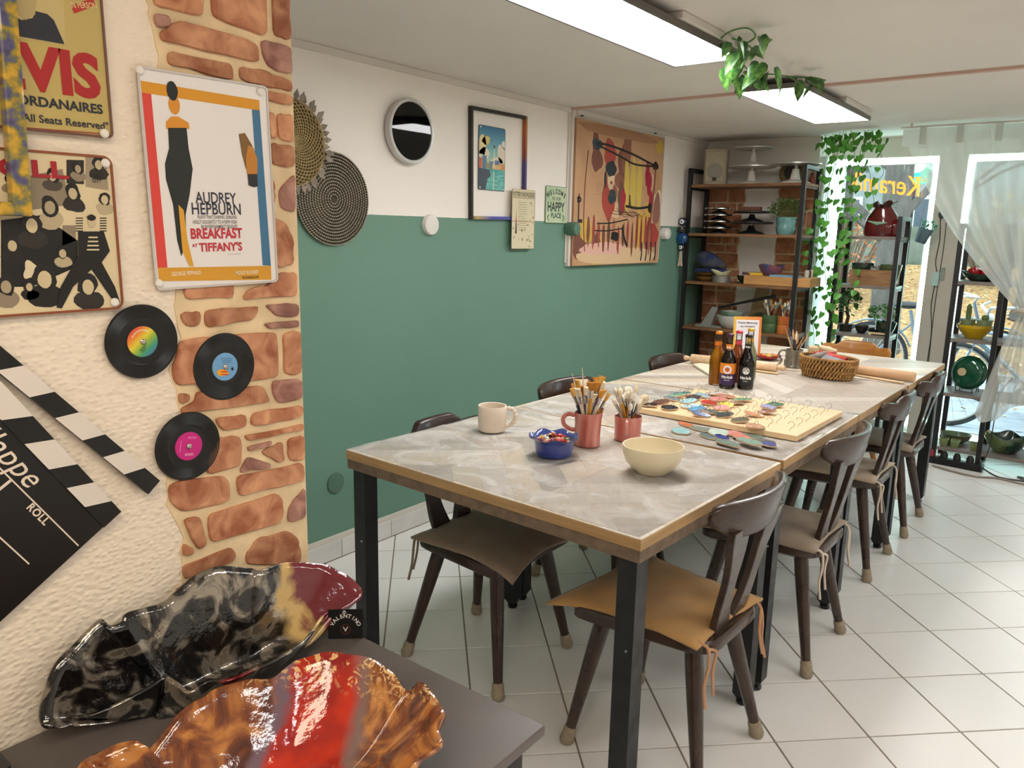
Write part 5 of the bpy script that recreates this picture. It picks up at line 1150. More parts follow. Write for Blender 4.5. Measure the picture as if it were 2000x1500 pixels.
def wrap_text(txt, t, z, h_, w_, a_mid, m, r=.0346, **k):
    me = text_mesh(txt, 1, m, align='LEFT', **k); xs = [v.co.x for v in me.vertices]; ys = [v.co.y for v in me.vertices]; x0, x1, y0, y1 = min(xs), max(xs), min(ys), max(ys)
    for v in me.vertices:
        u = ((v.co.x-x0)/(x1-x0)-.5)*w_; zz_ = z+((v.co.y-y0)/(y1-y0))*h_; a = a_mid+u/r; v.co = (r*cos(a), r*sin(a), zz_)
    return link('lettering', me, t)
def ringp(t, a_mid, z, r0, r1, m, R=.0346, n=24, name='emblem'):
    mb = MB(); f = lambda rr, b_: (R*cos(a_mid+rr*cos(b_)/R), R*sin(a_mid+rr*cos(b_)/R), z+rr*sin(b_))
    mb.loft([[f(r0, 2*pi*i/n) for i in range(n)], [f(r1, 2*pi*i/n) for i in range(n)]]); return obj(name, mb, m, t)
FA = radians(-72)   # side of the bottles that faces into the room
def d_kola(t):
    wrapm(t, None, .178, .193, 0, 2*pi, ink('#1b1918'), 'neck_label', .0146, 24); wrap_text('fritz', t, .181, .009, .022, FA, ink('#e8e4de'), .0150, bold=.03)
    wrapm(t, None, .018, .103, FA-1.5, FA+1.5, MAT('black_label', '#201f1e', .4), 'label', .0340)
    ringp(t, FA, .083, .0005, .0150, ink('#e8e4de'))
    dk_ = ink('#1b1918'); mb = MB(); R = .0350
    for (u, v, a, b_) in ((-.006, .004, .0038, .0016), (.006, .004, .0038, .0016), (-.006, .0, .0018, .0014), (.006, .0, .0018, .0014), (0, -.009, .0034, .0012), (0, -.003, .0012, .0036), (-.0105, .0, .0012, .007), (.0105, .0, .0012, .007), (0, .010, .009, .0018)):
        P = [(R*cos(FA+(u+a*cos(q_))/R), R*sin(FA+(u+a*cos(q_))/R), .083+v+b_*sin(q_)) for q_ in [2*pi*k/10 for k in range(10)]]; mb.put(P, [tuple(range(10))])
    o = obj('emblem_face', mb, dk_, t); o['kind'] = 'stuff'
    wrap_text('fritz-kola', t, .046, .014, .050, FA, ink('#ece8e2'), .0348, bold=.03); wrapm(t, None, .037, .0395, FA-.28, FA+.28, ink('#c9c5bf'), 'print_line', .0346)
def d_bio(t):
    wrapm(t, None, .168, .193, 0, 2*pi, ink('#d97a22'), 'neck_label', .0152, 24); wrap_text('fritz', t, .174, .011, .022, FA, ink('#f3e6d2'), .0160, bold=.03)
    wrapm(t, None, .018, .066, FA-1.5, FA+1.5, ink('#3a2450'), 'label', .0340); wrapm(t, None, .066, .112, FA-1.5, FA+1.5, ink('#e2841f'), 'label', .0340)
    ringp(t, FA, .085, .0105, .0185, ink('#e6dfe2'), .0346); ringp(t, FA, .085, .0005, .0095, ink('#c05a1c'), .0346); ringp(t, FA, .085, .0095, .0105, ink('#3a2450'), .0347)
    wrap_text('fritz-kola', t, .046, .014, .050, FA, ink('#ece8e2'), .0348, bold=.03); wrapm(t, None, .037, .0395, FA-.36, FA+.36, ink('#c9c5bf'), 'print_line', .0346)
def d_or(t):
    wrapm(t, None, .170, .194, 0, 2*pi, ink('#e0761c'), 'neck_label', .0152, 24); wrapm(t, None, .02, .105, FA+.75, FA+2.4, ink('#d9691a'), 'label', .0341)
def d_rh(t): wrapm(t, None, .176, .194, 0, 2*pi, ink('#cf4a58'), 'neck_label', .0150, 24); wrapm(t, None, .02, .105, FA+.2, FA+2.0, ink('#b5563a'), 'label', .0341)
def d_lem(t): wrapm(t, None, .176, .194, 0, 2*pi, ink('#dba23a'), 'neck_label', .0150, 24)
def LQ(n, c, e=.0):
    m = MAT(n, c, .15, spec=.3)
    if e:
        nt = NT(m); b = nt.n['Principled BSDF']; tl_ = nt.add('ShaderNodeBsdfTranslucent'); tl_.inputs[0].default_value = hx(c); mx = nt.add('ShaderNodeMixShader'); mx.inputs[0].default_value = .45
        nt.link(b.outputs[0], mx.inputs[1]); nt.link(tl_.outputs[0], mx.inputs[2]); nt.link(mx.outputs[0], nt.n['Material Output'].inputs[0])
    return m
bottle(1398, 750, LQ('orange_lemonade', '#f7b512', 1), '#e08a2a', None, 'bottle of cloudy orange lemonade with orange cap', d_or)
bottle(1419, 757, LQ('dark_coffee_cola', '#2a140e'), '#4a1c3a', None, 'dark bottle with orange and purple label and round emblem', d_bio)
bottle(1455, 759, LQ('cola', '#1d0d09'), '#2a2220', None, 'dark cola bottle with black and white face emblem', d_kola)
bottle(1437, 748, LQ('rhubarb_lemonade', '#d9783c', 1), '#c23a4a', None, 'bottle of reddish lemonade with red cap behind the others', d_rh)
bottle(1460, 741, LQ('pale_lemonade', '#e8e2a0', 1), '#dca83a', None, 'bottle of pale yellow lemonade with yellow cap nearest the card', d_lem)
# opinion card in acrylic stand
q = on(2, ZT, 1457, 699)
t = thing('counter_card', 'orange framed counter card with German lettering in a clear stand', 'card', (q.x, q.y, ZT), (radians(84), 0, radians(36)))
m_og, nt, b = newmat('yellow_orange_gradient'); tc = nt.add('ShaderNodeTexCoord'); sp = nt.add('ShaderNodeSeparateXYZ'); nt.link(tc.outputs['Object'], sp.inputs[0]); nt.link(ramp_(sp.outputs[0], -.08, .08, [(0, '#e2b84a'), (.5, '#df9a48'), (1, '#d97a3c')]), b.inputs['Base Color'])
obj('frame_print', MB().box(-.076, .076, .004, .225, -.001, 0), m_og, t); obj('sheet', MB().box(-.062, .062, .018, .207, 0, .0006), ink('#e6e2e6'), t)
fit('Deine Meinung', (-.052, .184, .052, .197), ink('#4a464c'), t, .0012, bold=.025); fit('ist wichtig!', (-.038, .164, .038, .177), ink('#4a464c'), t, .0012, bold=.02); fit('Go', (-.050, .120, -.034, .128), ink('#6a666c'), t, .0012)
obj('stand', MB().box(-.078, .078, 0, .004, -.03, .03), GLASSY('acrylic', '#f4f6f6', .05), t)
# rolling pin on rods, wooden slats
m_beech = MAT('beech', '#d8b48c', .5, col2='#e4c6a2', vs=6, stretch=(8, 1, 8), detail=5)
def pinroll(a, b_, r, label, m, ends=True):
    a, b_ = Vector(a), Vector(b_); t = thing('rolling_pin', label, 'rolling pin', tuple((a+b_)/2), (b_-a).to_track_quat('X', 'Z').to_euler(), None); L_ = (b_-a).length
    obj('roller', MB().tube([(-L_/2, 0, 0), (-L_/2+.004, 0, 0), (L_/2-.004, 0, 0), (L_/2, 0, 0)], [r*.9, r, r, r*.9], 24), m, t, smooth=True)
    if ends:
        for s_ in (-1, 1): obj('handle', MB().tube([(s_*L_/2, 0, 0), (s_*(L_/2+.008), 0, 0), (s_*(L_/2+.02), 0, 0), (s_*(L_/2+.034), 0, 0), (s_*(L_/2+.042), 0, 0)], [.008, .008, .012, .013, .004], 14), m, t, smooth=True)
r_ = .024
a = on(2, ZT+r_, 1350, 700); b_ = on(2, ZT+r_, 1518, 718); pinroll(a, b_, r_, 'pale beech rolling pin behind the drink bottles', m_beech)
a = on(2, ZT+r_, 1655, 720); b_ = on(2, ZT+r_, 1787, 737); pinroll(a, b_, r_, 'tan rolled-up mat behind the woven basket', MAT('tan_roll', '#c9a27c', .6, var=.05, vs=8), False)
def slat(p, q, label):
    p, q = Vector(p), Vector(q); o = obj('guide_strip', MB().box(-(q-p).length/2, (q-p).length/2, -.012, .012, 0, .006), m_pine, None, bevel=.001); o.location = tuple((p+q)/2); o.rotation_euler = (0, 0, atan2((q-p).y, (q-p).x)); tag(o, label, 'wooden strip')
slat(on(2, ZT, 1352, 709), on(2, ZT, 1520, 731), 'thin pale wooden slat in front of the rolling pin'); slat(on(2, ZT, 1640, 728), on(2, ZT, 1764, 749), 'thin pale wooden slat in front of the tan roll')
o = obj('plaster_bat', MB().prism([tuple(on(2, ZT, *q))[:2] for q in ((1353, 714), (1378, 710), (1400, 722), (1400, 735), (1383, 733))], ZT, ZT+.009, .002), MAT('plaster', '#d6cfb4', .8)); tag(o, 'flat cream plaster bat behind the orange bottle', 'plaster bat')
# tankard with tools
tl = put(1549, 716)
t = thing('pewter_tankard', 'pewter tankard with curved handle holding modelling tools', 'tankard', tl)
m_pew = MAT('pewter', '#8f897f', .35, metal=.75, var=.15, vs=30, bump=.2, bs=60)
obj('body', MB().lathe([(.0005, 0), (.045, 0), (.047, .004), (.044, .010), (.043, .035), (.0425, .037), (.0425, .082), (.044, .088), (.0425, .090), (.041, .088), (.040, .03), (.038, .008), (.0005, .006)], 36), m_pew, t, smooth=True)
for k in range(12):
    a = 2*pi*k/12; mb = MB(); mb.tube([(.0435*cos(a), .0435*sin(a), .008), (.0435*cos(a), .0435*sin(a), .034)], .004, 6); obj('flute', mb, m_pew, t, smooth=True)
P = smooth_open([(-.036, -.024, .082), (-.052, -.036, .084), (-.064, -.044, .068), (-.060, -.041, .046), (-.050, -.034, .034), (-.056, -.038, .018), (-.062, -.042, .012)], 6); obj('handle', MB().tube(P, .0055, 10), m_pew, t, smooth=True)
random.seed(17)
TM = [MAT('tool_wood', '#b98a58', .5), MAT('tool_steel', '#8a8a8a', .3, metal=.9), MAT('tool_dark', '#3a3634', .4), MAT('tool_pale', '#d8b48c', .5)]
for i in range(11):
    a = i*2.4; r0, r1 = .022, random.uniform(.05, .085); h_ = random.uniform(.16, .215)
    b0 = Vector((tl[0]-r0*cos(a), tl[1]-r0*sin(a), ZT+.012)); t0 = Vector((tl[0]+r1*cos(a), tl[1]+r1*sin(a), ZT+h_)); d = t0-b0
    th = thing('modelling_tool', ['wooden', 'steel', 'dark', 'pale'][i % 4]+'-handled modelling tool standing in the pewter tankard', 'tool', b0, d.to_track_quat('Z', 'Y').to_euler(), 'tools in the tankard'); ln = d.length
    obj('handle', MB().tube([(0, 0, 0), (0, 0, ln*.3), (0, 0, ln*.72)], [.003, .0045, .0038], 8), TM[i % 4], th, smooth=True)
    obj('blade', MB().loft([[(-.003, -.001, ln*.72), (.003, -.001, ln*.72), (.003, .001, ln*.72), (-.003, .001, ln*.72)], [(-.006, -.0006, ln*.88), (.006, -.0006, ln*.88), (.006, .0006, ln*.88), (-.006, .0006, ln*.88)], [(-.001, -.0004, ln), (.001, -.0004, ln), (.001, .0004, ln), (-.001, .0004, ln)]], True, True), TM[(i+1) % 4], th)
# red dish with sweets
rl = put(1500, 702); t = thing('red_dish', 'shallow red dish of colourful sweets behind the rolling pin', 'dish', rl)
obj('body', MB().lathe([(.0005, 0), (.03, 0), (.05, .010), (.068, .020), (.068, .023), (.05, .014), (.0005, .008)], 28), MAT('red_glaze', '#9a1c22', .2, coat=.4), t, smooth=True)
for i in range(12):
    a, r_ = i*2.4, .04*sqrt((i+.5)/12); o = obj('fruit_sweet', MB().ball((0, 0, 0), .011, 8, 5, (1.2, .9, .8)), MAT('sweet_', ['#d98a3a', '#7a8a3a', '#e0b45a', '#c9602a'][i % 4], .3), None, smooth=True); o.location = (rl[0]+r_*cos(a), rl[1]+r_*sin(a), ZT+.022); tag(o, ['orange', 'green', 'yellow', 'rust'][i % 4]+' sweet in the shallow red dish', 'candy', 'sweets in the red dish')
# woven basket with packets
bl = put(1615, 736); A_ = radians(-18)
t = thing('woven_basket', 'oval water-hyacinth basket holding paper bags and packets', 'basket', bl, (0, 0, A_))
m_hy = MAT('hyacinth', '#b0854e', .8, col2='#7a5830', vs=18, detail=5, perobj=.1, ramp=(.4, .7)); n = 46
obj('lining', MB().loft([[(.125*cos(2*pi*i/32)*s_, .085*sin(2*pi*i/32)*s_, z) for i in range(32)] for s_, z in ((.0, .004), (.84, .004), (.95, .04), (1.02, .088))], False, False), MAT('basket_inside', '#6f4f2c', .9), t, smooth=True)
str_ = MB().tube([(0, 0, -.011), (.0025, .0035, -.005), (0, .004, .0), (-.0025, .0035, .005), (0, 0, .011)], [.0015, .005, .0058, .005, .0015], 6).mesh('strand', m_hy, True)
cnt = 0
for row in range(6):
    z = .010+row*.0145; f_ = .86+.18*sin(min(1, z/.085)*pi/2)
    for i in range(n):
        a = 2*pi*(i+.5*(row % 2))/n; o = link('strand', str_, t); o.location = (.130*f_*cos(a), .090*f_*sin(a), z); o.rotation_euler = (0, .25*(1 if row % 2 else -1), atan2(sin(a)/.090, cos(a)/.130)-pi/2)
obj('rim', MB().tube([(.139*cos(2*pi*i/40), .096*sin(2*pi*i/40), .094) for i in range(41)], .0065, 8), m_hy, t, smooth=True)
def roll(loc, rz, L_, r, c, label, tilt=0):
    o = obj('paper_roll', MB().tube([(-L_/2, 0, 0), (L_/2, 0, 0)], [r, r*.9], 14, cap=False), MAT('paper_'+c[1:], c, .6, var=.15, vs=40, bump=.5, bs=40), None, smooth=True, solid=.002); o.location = loc; o.rotation_euler = (0, tilt, rz); tag(o, label, 'packet', 'packets in the woven basket')
roll((bl[0]-.055, bl[1]+.0, ZT+.092), .6, .09, .016, '#8a7f78', 'rolled grey paper packet in the woven basket', -.3); roll((bl[0]+.01, bl[1]+.02, ZT+.092), -.2, .14, .018, '#c9453f', 'red printed paper roll in the woven basket', .12); roll((bl[0]-.03, bl[1]+.03, ZT+.10), .2, .10, .015, '#b5403a', 'red and white crumpled packet in the woven basket', -.1); roll((bl[0]-.07, bl[1]-.015, ZT+.082), 1.0, .08, .013, '#a5998c', 'pale tube end sticking up in the woven basket', -.5)
o = obj('coffee_packet', MB().prism([(-.07, -.03), (.07, -.035), (.075, .02), (-.065, .03)], 0, .02, .006), MAT('dark_packet', '#5a5354', .45, bump=.3, bs=50)); o.location = (bl[0]+.035, bl[1]-.03, ZT+.072); o.rotation_euler = (.5, .1, A_); tag(o, 'dark grey packet at the front of the woven basket', 'packet')
t2 = put(1605, 700); t = thing('small_basket', 'small pale basket with beige cloths behind the woven basket', 'basket', t2)
obj('body', MB().lathe([(.0005, 0), (.06, 0), (.072, .02), (.078, .05), (.075, .051), (.068, .02), (.0005, .006)], 28), MAT('pale_wicker', '#c4a67c', .8, var=.2, vs=60, bump=.5, bs=90), t, smooth=True)
for i, (dx, dy, r) in enumerate(((-.035, 0, .0), (.0, .02, .5), (.035, -.01, -.4))): 
    o = obj('cloth_roll', MB().tube([(-.04, 0, 0), (.04, 0, 0)], .016, 12), MAT('beige_cloth', '#c9b595', .9, var=.15, vs=30, bump=.4, bs=40), None, smooth=True); o.location = (t2[0]+dx, t2[1]+dy, ZT+.052); o.rotation_euler = (0, .1*i, r+.5); tag(o, 'rolled beige cloth in the small pale basket', 'cloth', 'rolled cloths in the small basket')
# ------------------------------------------------------------------ racks
m_rk = MAT('rack_steel', '#1d1d1e', .45, var=.1, vs=20); m_shelf = MAT('rack_shelf_wood', '#6b4a30', .55, col2='#8a6442', vs=8, stretch=(1, 8, 8), detail=6)
m_shelfg = MAT('rack_shelf_grey', '#6f6862', .4, col2='#837a72', vs=8, stretch=(1, 8, 8), detail=6)
def rack(label, x0, x1, y0, y1, zs, ztop, m_s, mids=(), pw=.028, th=.02, xdiv=None):
    t = thing('shelf_rack', label, 'shelf', (x0, y0, 0)); w_, d_ = x1-x0, y1-y0
    po = MB().box(0, pw, 0, pw, 0, ztop).mesh('post', m_rk)
    for x in (0, w_-pw)+tuple(mids):
        for y in (0, d_-pw): o = link('post', po, t); o.location = (x, y, 0)
    for x in (0, w_-pw): obj('top_bar', MB().box(x, x+pw, pw, d_-pw, ztop-pw, ztop), m_rk, t)
    for z in zs:
        obj('shelf_board', MB().box(.004, w_-.004, .006, d_-.006, z-th, z), m_s, t, bevel=.002)
        for x in (0, w_-pw): obj('side_bar', MB().box(x+.006, x+pw-.006, pw, d_-pw, z-th-.016, z-th-.001), m_rk, t)
    return t
rack('black steel rack with brown shelves full of pottery gear in the far corner', -2.54, -1.695, 5.385, 5.715, (1.80, 1.455, 1.105, .77, .43, .12), 1.915, m_shelf)
rack('narrow black steel rack behind ivy in front of the first window', -1.525, -1.125, 5.60, 5.88, (1.455, 1.13, .80, .45, .12), 1.585, m_shelfg)
rack('black steel rack with grey shelves behind the sheer curtain', -.795, -.10, 5.60, 5.92, (1.19, .828, .475, .115), 1.545, m_shelfg, mids=(.255,), th=.022)
# --- corner rack, top board
ZS = 1.8005
t = thing('loudspeaker', 'cream box loudspeaker on the corner rack top board', 'speaker', (-2.40, 5.55, ZS), (0, 0, radians(18)))
m_spk = MAT('speaker_cream', '#b5ab92', .6); obj('cabinet', MB().prism(rrect(-.08, .08, -.09, .09, .03), 0, .25), m_spk, t, smooth=True, bevel=.008); obj('grille', MB().box(-.068, .068, -.096, -.088, .02, .235), MAT('speaker_grille', '#a89f88', .8, var=.08, vs=120), t, bevel=.01); obj('badge', MB().box(-.014, .014, -.099, -.096, .028, .052), ink('#2a211d'), t)
obj('woofer', MB().lathe([(.0005, .004), (.05, .002), (.055, 0)], 24).mesh('woofer', MAT('woofer_grey', '#8f8a7c', .7)), None, t).matrix_local = Matrix.Translation((0, -.0965, .095)) @ Matrix.Rotation(pi/2, 4, 'X')
m_alum = MAT('cast_aluminium', '#b9b5ae', .3, metal=.5); m_bw = MAT('wheel_white', '#cfcabf', .4); m_bk2 = MAT('wheel_black', '#1b1a19', .35)
def wheel(loc, r, h, label, mt=m_alum, mb_=m_bw, group='banding wheels on the corner rack'):
    t = thing('banding_wheel', label, 'banding wheel', loc, (0, 0, 0), group)
    obj('base', MB().lathe([(.0005, 0), (r*.62, 0), (r*.62, .006), (r*.5, .016), (r*.22, .026), (r*.16, h*.5), (r*.13, h*.72), (.0005, h*.72)], 36), mb_, t, smooth=True)
    obj('spindle', MB().lathe([(.012, h*.7), (.012, h-.012)], 16), m_alum, t, smooth=True); obj('disc', MB().lathe([(.0005, h-.014), (r*.9, h-.014), (r, h-.010), (r, h-.003), (r*.98, h), (.0005, h)], 48), mt, t, smooth=True)
wheel((-2.13, 5.55, ZS), .165, .128, 'white cast banding wheel carrying a second wheel on its disc'); wheel((-2.13, 5.55, ZS+.1285), .14, .128, 'white banding wheel stacked on another, topmost on the corner rack'); wheel((-1.815, 5.53, ZS), .165, .135, 'white banding wheel at the window end of the rack top')
t = thing('mantel_clock', 'old wooden round-bodied clock behind the single banding wheel', 'clock', (-1.88, 5.655, ZS)); obj('case', MB().lathe([(.0005, -.05), (.075, -.05), (.08, -.04), (.08, .03), (.07, .04), (.0005, .04)], 30).mesh('case', MAT('clock_wood', '#6b5a34', .5, var=.2, vs=20)), None, t).matrix_local = Matrix.Translation((0, 0, .08)) @ Matrix.Rotation(pi/2, 4, 'X'); obj('dial', MB().lathe([(.0005, .0405), (.045, .0405)], 24).mesh('dial', ink('#2a2723')), None, t).matrix_local = Matrix.Translation((0, 0, .08)) @ Matrix.Rotation(pi/2, 4, 'X'); obj('foot', MB().box(-.06, .06, -.04, .04, 0, .006), ink('#3a2f20'), t)
o = obj('clay_figure', MB().lathe([(.0005, 0), (.02, 0), (.024, .02), (.018, .05), (.012, .06), (.015, .075), (.0005, .085)], 16), MAT('terracotta_dark', '#7a3a30', .6), None, smooth=True); o.location = (-1.735, 5.65, ZS); tag(o, 'small dark red clay figure on the corner rack end', 'figurine')
# --- second board
ZS = 1.4555
for k in range(4): wheel((-2.345, 5.53, ZS+k*.046), .105, .046, ['lowest black and chrome turntable of the stack on the second board', 'second black and chrome turntable of the stack', 'third black and chrome turntable of the stack', 'topmost black and chrome turntable of the stack'][k], MAT('chrome_rim', '#b8b4ae', .12, metal=1), m_bk2)
wheel((-2.10, 5.54, ZS), .15, .085, 'wide black turntable on the second rack board', m_bk2, m_bk2); wheel((-2.10, 5.54, ZS+.0855), .13, .075, 'black turntable stacked on the wide one beside the teal pot', m_bk2, m_bk2)
o = obj('brown_box', MB().prism([(0, 0), (.14, .01), (.12, .09), (.02, .10)], 0, .03), MAT('brown_card', '#6b4434', .7)); o.location = (-2.17, 5.50, ZS+.161); tag(o, 'flat brown box lying on the black turntable', 'box')
t = thing('potted_herb', 'bushy green herb in a teal ribbed pot on the corner rack', 'plant', (-1.85, 5.53, ZS)); obj('pot', MB().lathe([(.0005, 0), (.055, 0), (.062, .02), (.068, .05), (.062, .065), (.066, .085), (.072, .12), (.066, .12), (.06, .08), (.0005, .07)], 32), MAT('teal_glaze', '#4f7f80', .25, col2='#7ba5a0', vs=10, coat=.4), t, smooth=True)
def leafclump(name, c, R, n, s_, m, parent, seed=1, up=0.3):
    random.seed(seed); mb = MB()
    for i in range(n):
        d = Vector((random.gauss(0, 1), random.gauss(0, 1), random.gauss(0, 1)*.8+up)).normalized(); p = Vector(c)+Vector((d.x*R[0], d.y*R[1], d.z*R[2]))*random.uniform(.4, 1)**.6
        mb.T = Matrix.Translation(p) @ Matrix.Rotation(random.uniform(0, 6.3), 4, 'Z') @ Matrix.Rotation(random.uniform(-.9, .9), 4, 'X'); s2 = s_*random.uniform(.7, 1.3)
        mb.put([(0, -s2, 0), (s2*.5, 0, s2*.15), (0, s2, 0), (-s2*.5, 0, s2*.15)], [(0, 1, 2), (0, 2, 3)])
    o = obj(name, mb, m, parent); o['kind'] = 'stuff'; return o
m_herb = MAT('herb_green', '#5a7a3a', .6, var=.3, vs=20); leafclump('foliage', (0, 0, .17), (.14, .11, .085), 900, .011, m_herb, t, 3); mb = MB()
for i in range(12): a = i*.52; mb.tube([(0, 0, .08), (.04*cos(a), .04*sin(a), .13), (.09*cos(a), .07*sin(a), .18)], .0015, 4)
obj('stems', mb, MAT('herb_stem', '#5a6a34', .7), t)['kind'] = 'stuff'
# --- third board
ZS = 1.1055
def simple(name, label, cat, loc, prof, m, n=32, rz=0, wob=None, group=None):
    o = obj(name, MB().lathe(prof, n, wob=wob), m, None, smooth=True); o.location = loc; o.rotation_euler = (0, 0, rz); tag(o, label, cat, group); return o
def bowlp(r, h, t_=.005, foot=.5): return [(.0005, .002), (r*foot, 0), (r*foot*1.1, .004), (r*.82, h*.4), (r, h), (r-t_, h), (r*.78, h*.42), (r*foot, .009), (.0005, .009)]
m_wd = MAT('turned_wood', '#9a7440', .5, col2='#7a5830', vs=10)
simple('wooden_bowl', 'lower turned wooden bowl under the sneaker', 'bowl', (-2.40, 5.54, ZS), bowlp(.10, .035), m_wd); simple('wooden_bowl', 'upper turned wooden bowl carrying the sneaker', 'bowl', (-2.40, 5.54, ZS+.036), bowlp(.105, .03), m_wd)
t = thing('sneaker', 'blue and grey sneaker with white laces standing on wooden bowls', 'shoe', (-2.385, 5.55, ZS+.0665), (0, 0, radians(12)))
def shoe(u, v):
    # u around, v along heel->toe in X (raised heel outwards)
    a = 2*pi*u; x = -.11+.22*v; hgt = .115*(1-v)**.8+.04+.02*sin(v*pi); wd = .036+.014*sin(v*pi)-.006*(v > .9)
    e = sin(pi*min(max(v, .02), .98))**.35
    return (x, wd*e*cos(a), max(0, .055+.045*(1-v)+hgt*.5*sin(a)*e-.0))
mb = MB(); mb.grid(lambda u, v: shoe(u, v), 20, 16, closeu=True); obj('upper', mb, MAT('navy_mesh', '#1f2f5a', .8, col2='#54524c', vs=11, var=.2, bump=.4, bs=200), t, smooth=True)
obj('sole', MB().prism([(-.112, -.03), (-.02, -.036), (.07, -.044), (.112, -.02), (.114, .02), (.07, .044), (-.02, .036), (-.112, .03)], 0, .026, .004), MAT('navy_sole', '#1d2c55', .6), t); obj('toe_cap', MB().ball((.075, 0, .05), .036, 14, 8, (1.1, 1.1, .85)), MAT('grey_suede', '#4d4a46', .9), t, smooth=True)
for k in range(4): obj('lace', MB().tube([(-.01+k*.02, -.033, .095-k*.014), (-.006+k*.02, 0, .128-k*.016), (-.01+k*.02, .033, .095-k*.014)], .005, 6), ink('#d8d2c8'), t, smooth=True)
simple('tin', 'round grey tin under the cream boat dish', 'tin', (-2.27, 5.47, ZS), [(.0005, 0), (.065, 0), (.065, .035), (.067, .036), (.067, .046), (.0005, .048)], MAT('tin_grey', '#8a8880', .4, metal=.5)); simple('boat_dish', 'small cream boat dish on the grey tin', 'dish', (-2.27, 5.47, ZS+.0485), bowlp(.065, .032), MAT('cream_dish', '#cfcaa0', .4), wob=lambda r, z, a, k: (r*(1+.18*cos(2*a)), z+.012*(r > .05)*cos(2*a)))
o = obj('wooden_slab', MB().box(0, .46, 0, .25, 0, .062), MAT('oak_slab', '#b07f48', .5, col2='#c2935a', vs=6, stretch=(1, 8, 8)), None, bevel=.003); o.location = (-2.075, 5.405, ZS); tag(o, 'thick honey wooden slab lying on the third rack board', 'slab')
simple('dark_dish', 'dark green dish at the end of the wooden slab', 'dish', (-2.14, 5.60, ZS), bowlp(.06, .05), MAT('dark_green_dish', '#38442f', .4)); 
simple('glazed_bowl_small', 'blue and pink glazed bowl on the wooden slab', 'bowl', (-1.93, 5.54, ZS+.0625), bowlp(.085, .075), MAT('blue_pink_glaze', '#8a4f52', .3, col2='#3f4a7a', vs=7, coat=.4, ramp=(.4, .55)), wob=lambda r, z, a, k: (r*(1+.06*cos(2*a)), z+.006*(r > .07)*sin(3*a))).name = 'glazed_dish'
o = obj('blue_tray', MB().prism(rrect(-.10, .10, -.05, .05, .01), 0, .012, .003), MAT('pale_blue', '#6f9ab0', .4)); o.location = (-1.80, 5.46, ZS+.0625); tag(o, 'flat pale blue tray on the wooden slab', 'tray'); o = obj('notebook', MB().box(-.07, .07, -.04, .04, 0, .018), MAT('plum_yellow', '#4a2a3a', .6, col2='#d8b030', vs=16, ramp=(.5, .52))); o.location = (-2.055, 5.52, ZS+.0625); o.rotation_euler = (0, 0, .3); tag(o, 'plum and yellow notebook on the wooden slab', 'book')
for k, c in enumerate(('#b5aca0', '#3a3634', '#c9b49a')):
    o = simple('small_jar', ['pale grey jar at the post end of the slab', 'black jar at the post end of the slab', 'beige jar at the post end of the slab'][k], 'jar', (-1.668-.0+.0, 5.5+k*.045, ZS+.0625), [(.0005, 0), (.015, 0), (.016, .04), (.011, .05), (.0005, .052)], ink(c), 14)
# --- fourth board
ZS = .7705
simple('white_bowl', 'large white bowl on the fourth rack board', 'bowl', (-2.19, 5.53, ZS), bowlp(.11, .095), MAT('white_ware', '#d3d2cb', .35)); simple('white_dish', 'white dish with green band inside the large white bowl', 'dish', (-2.19, 5.53, ZS+.07), bowlp(.085, .055), MAT('green_white', '#2f7a55', .35, col2='#d6dbd2', vs=4)); 
t = thing('slab_cutter', 'grey stand with long black lever arm on the fourth rack board', 'cutter', (-2.36, 5.50, ZS)); mg = MAT('cast_grey', '#8a8a84', .5); obj('base', MB().box(-.08, .12, -.05, .05, 0, .012), mg, t); obj('stand', MB().loft([[(-.05, -.02, .01), (.03, -.02, .01), (.03, .02, .01), (-.05, .02, .01)], [(.03, -.012, .15), (.075, -.012, .15), (.075, .012, .15), (.03, .012, .15)]], True, True), mg, t); obj('lever', MB().tube([(.02, 0, .13), (.25, -.01, .195), (.50, -.02, .26)], [.008, .010, .012], 8), m_bk2, t, smooth=True)
for k in range(5):
    o = obj('wooden_lath', MB().box(-.012, .012, -.004, .004, 0, .30), MAT('lath', '#a08a64', .7, perobj=.1)); o.location = (-2.11+k*.028, 5.66, ZS+.0005); o.rotation_euler = (radians(-6), radians(8-k*2), 0); tag(o, ['bare wooden lath nearest the lever stand', 'second bare lath from the lever stand', 'middle one of five bare laths', 'fourth bare lath, next to the plant side', 'bare lath nearest the green plant'][k]+' on the fourth board', 'lath', 'laths leaning on the brick wall')
def pot_b(loc, r, h, m, label, n, blabel, grp):
    simple('brush_pot', label, 'pot', loc, [(.0005, 0), (r*.95, 0), (r, .006), (r, h*.45), (r*.94, h*.5), (r, h*.55), (r, h), (r-.005, h), (r-.006, .01), (.0005, .008)], m)
    bouquet(loc, n, r*.75, r*1.25, h+.07, h+.13, .01, ['flat', 'round', 'round'], [BR[1], BR[3], BR[0], BR[5]], blabel, grp)
pot_b((-1.893, 5.50, ZS), .055, .125, MAT('green_pot', '#4f6a44', .5, var=.15, vs=20), 'green ribbed pot full of brushes on the corner rack', 12, 'the green rack pot', 'brushes in the green rack pot'); pot_b((-1.785, 5.48, ZS), .048, .125, MAT('red_tin', '#b5402c', .35, col2='#d98a3a', vs=8), 'red and orange tin full of brushes on the corner rack', 12, 'the red rack tin', 'brushes in the red rack tin')
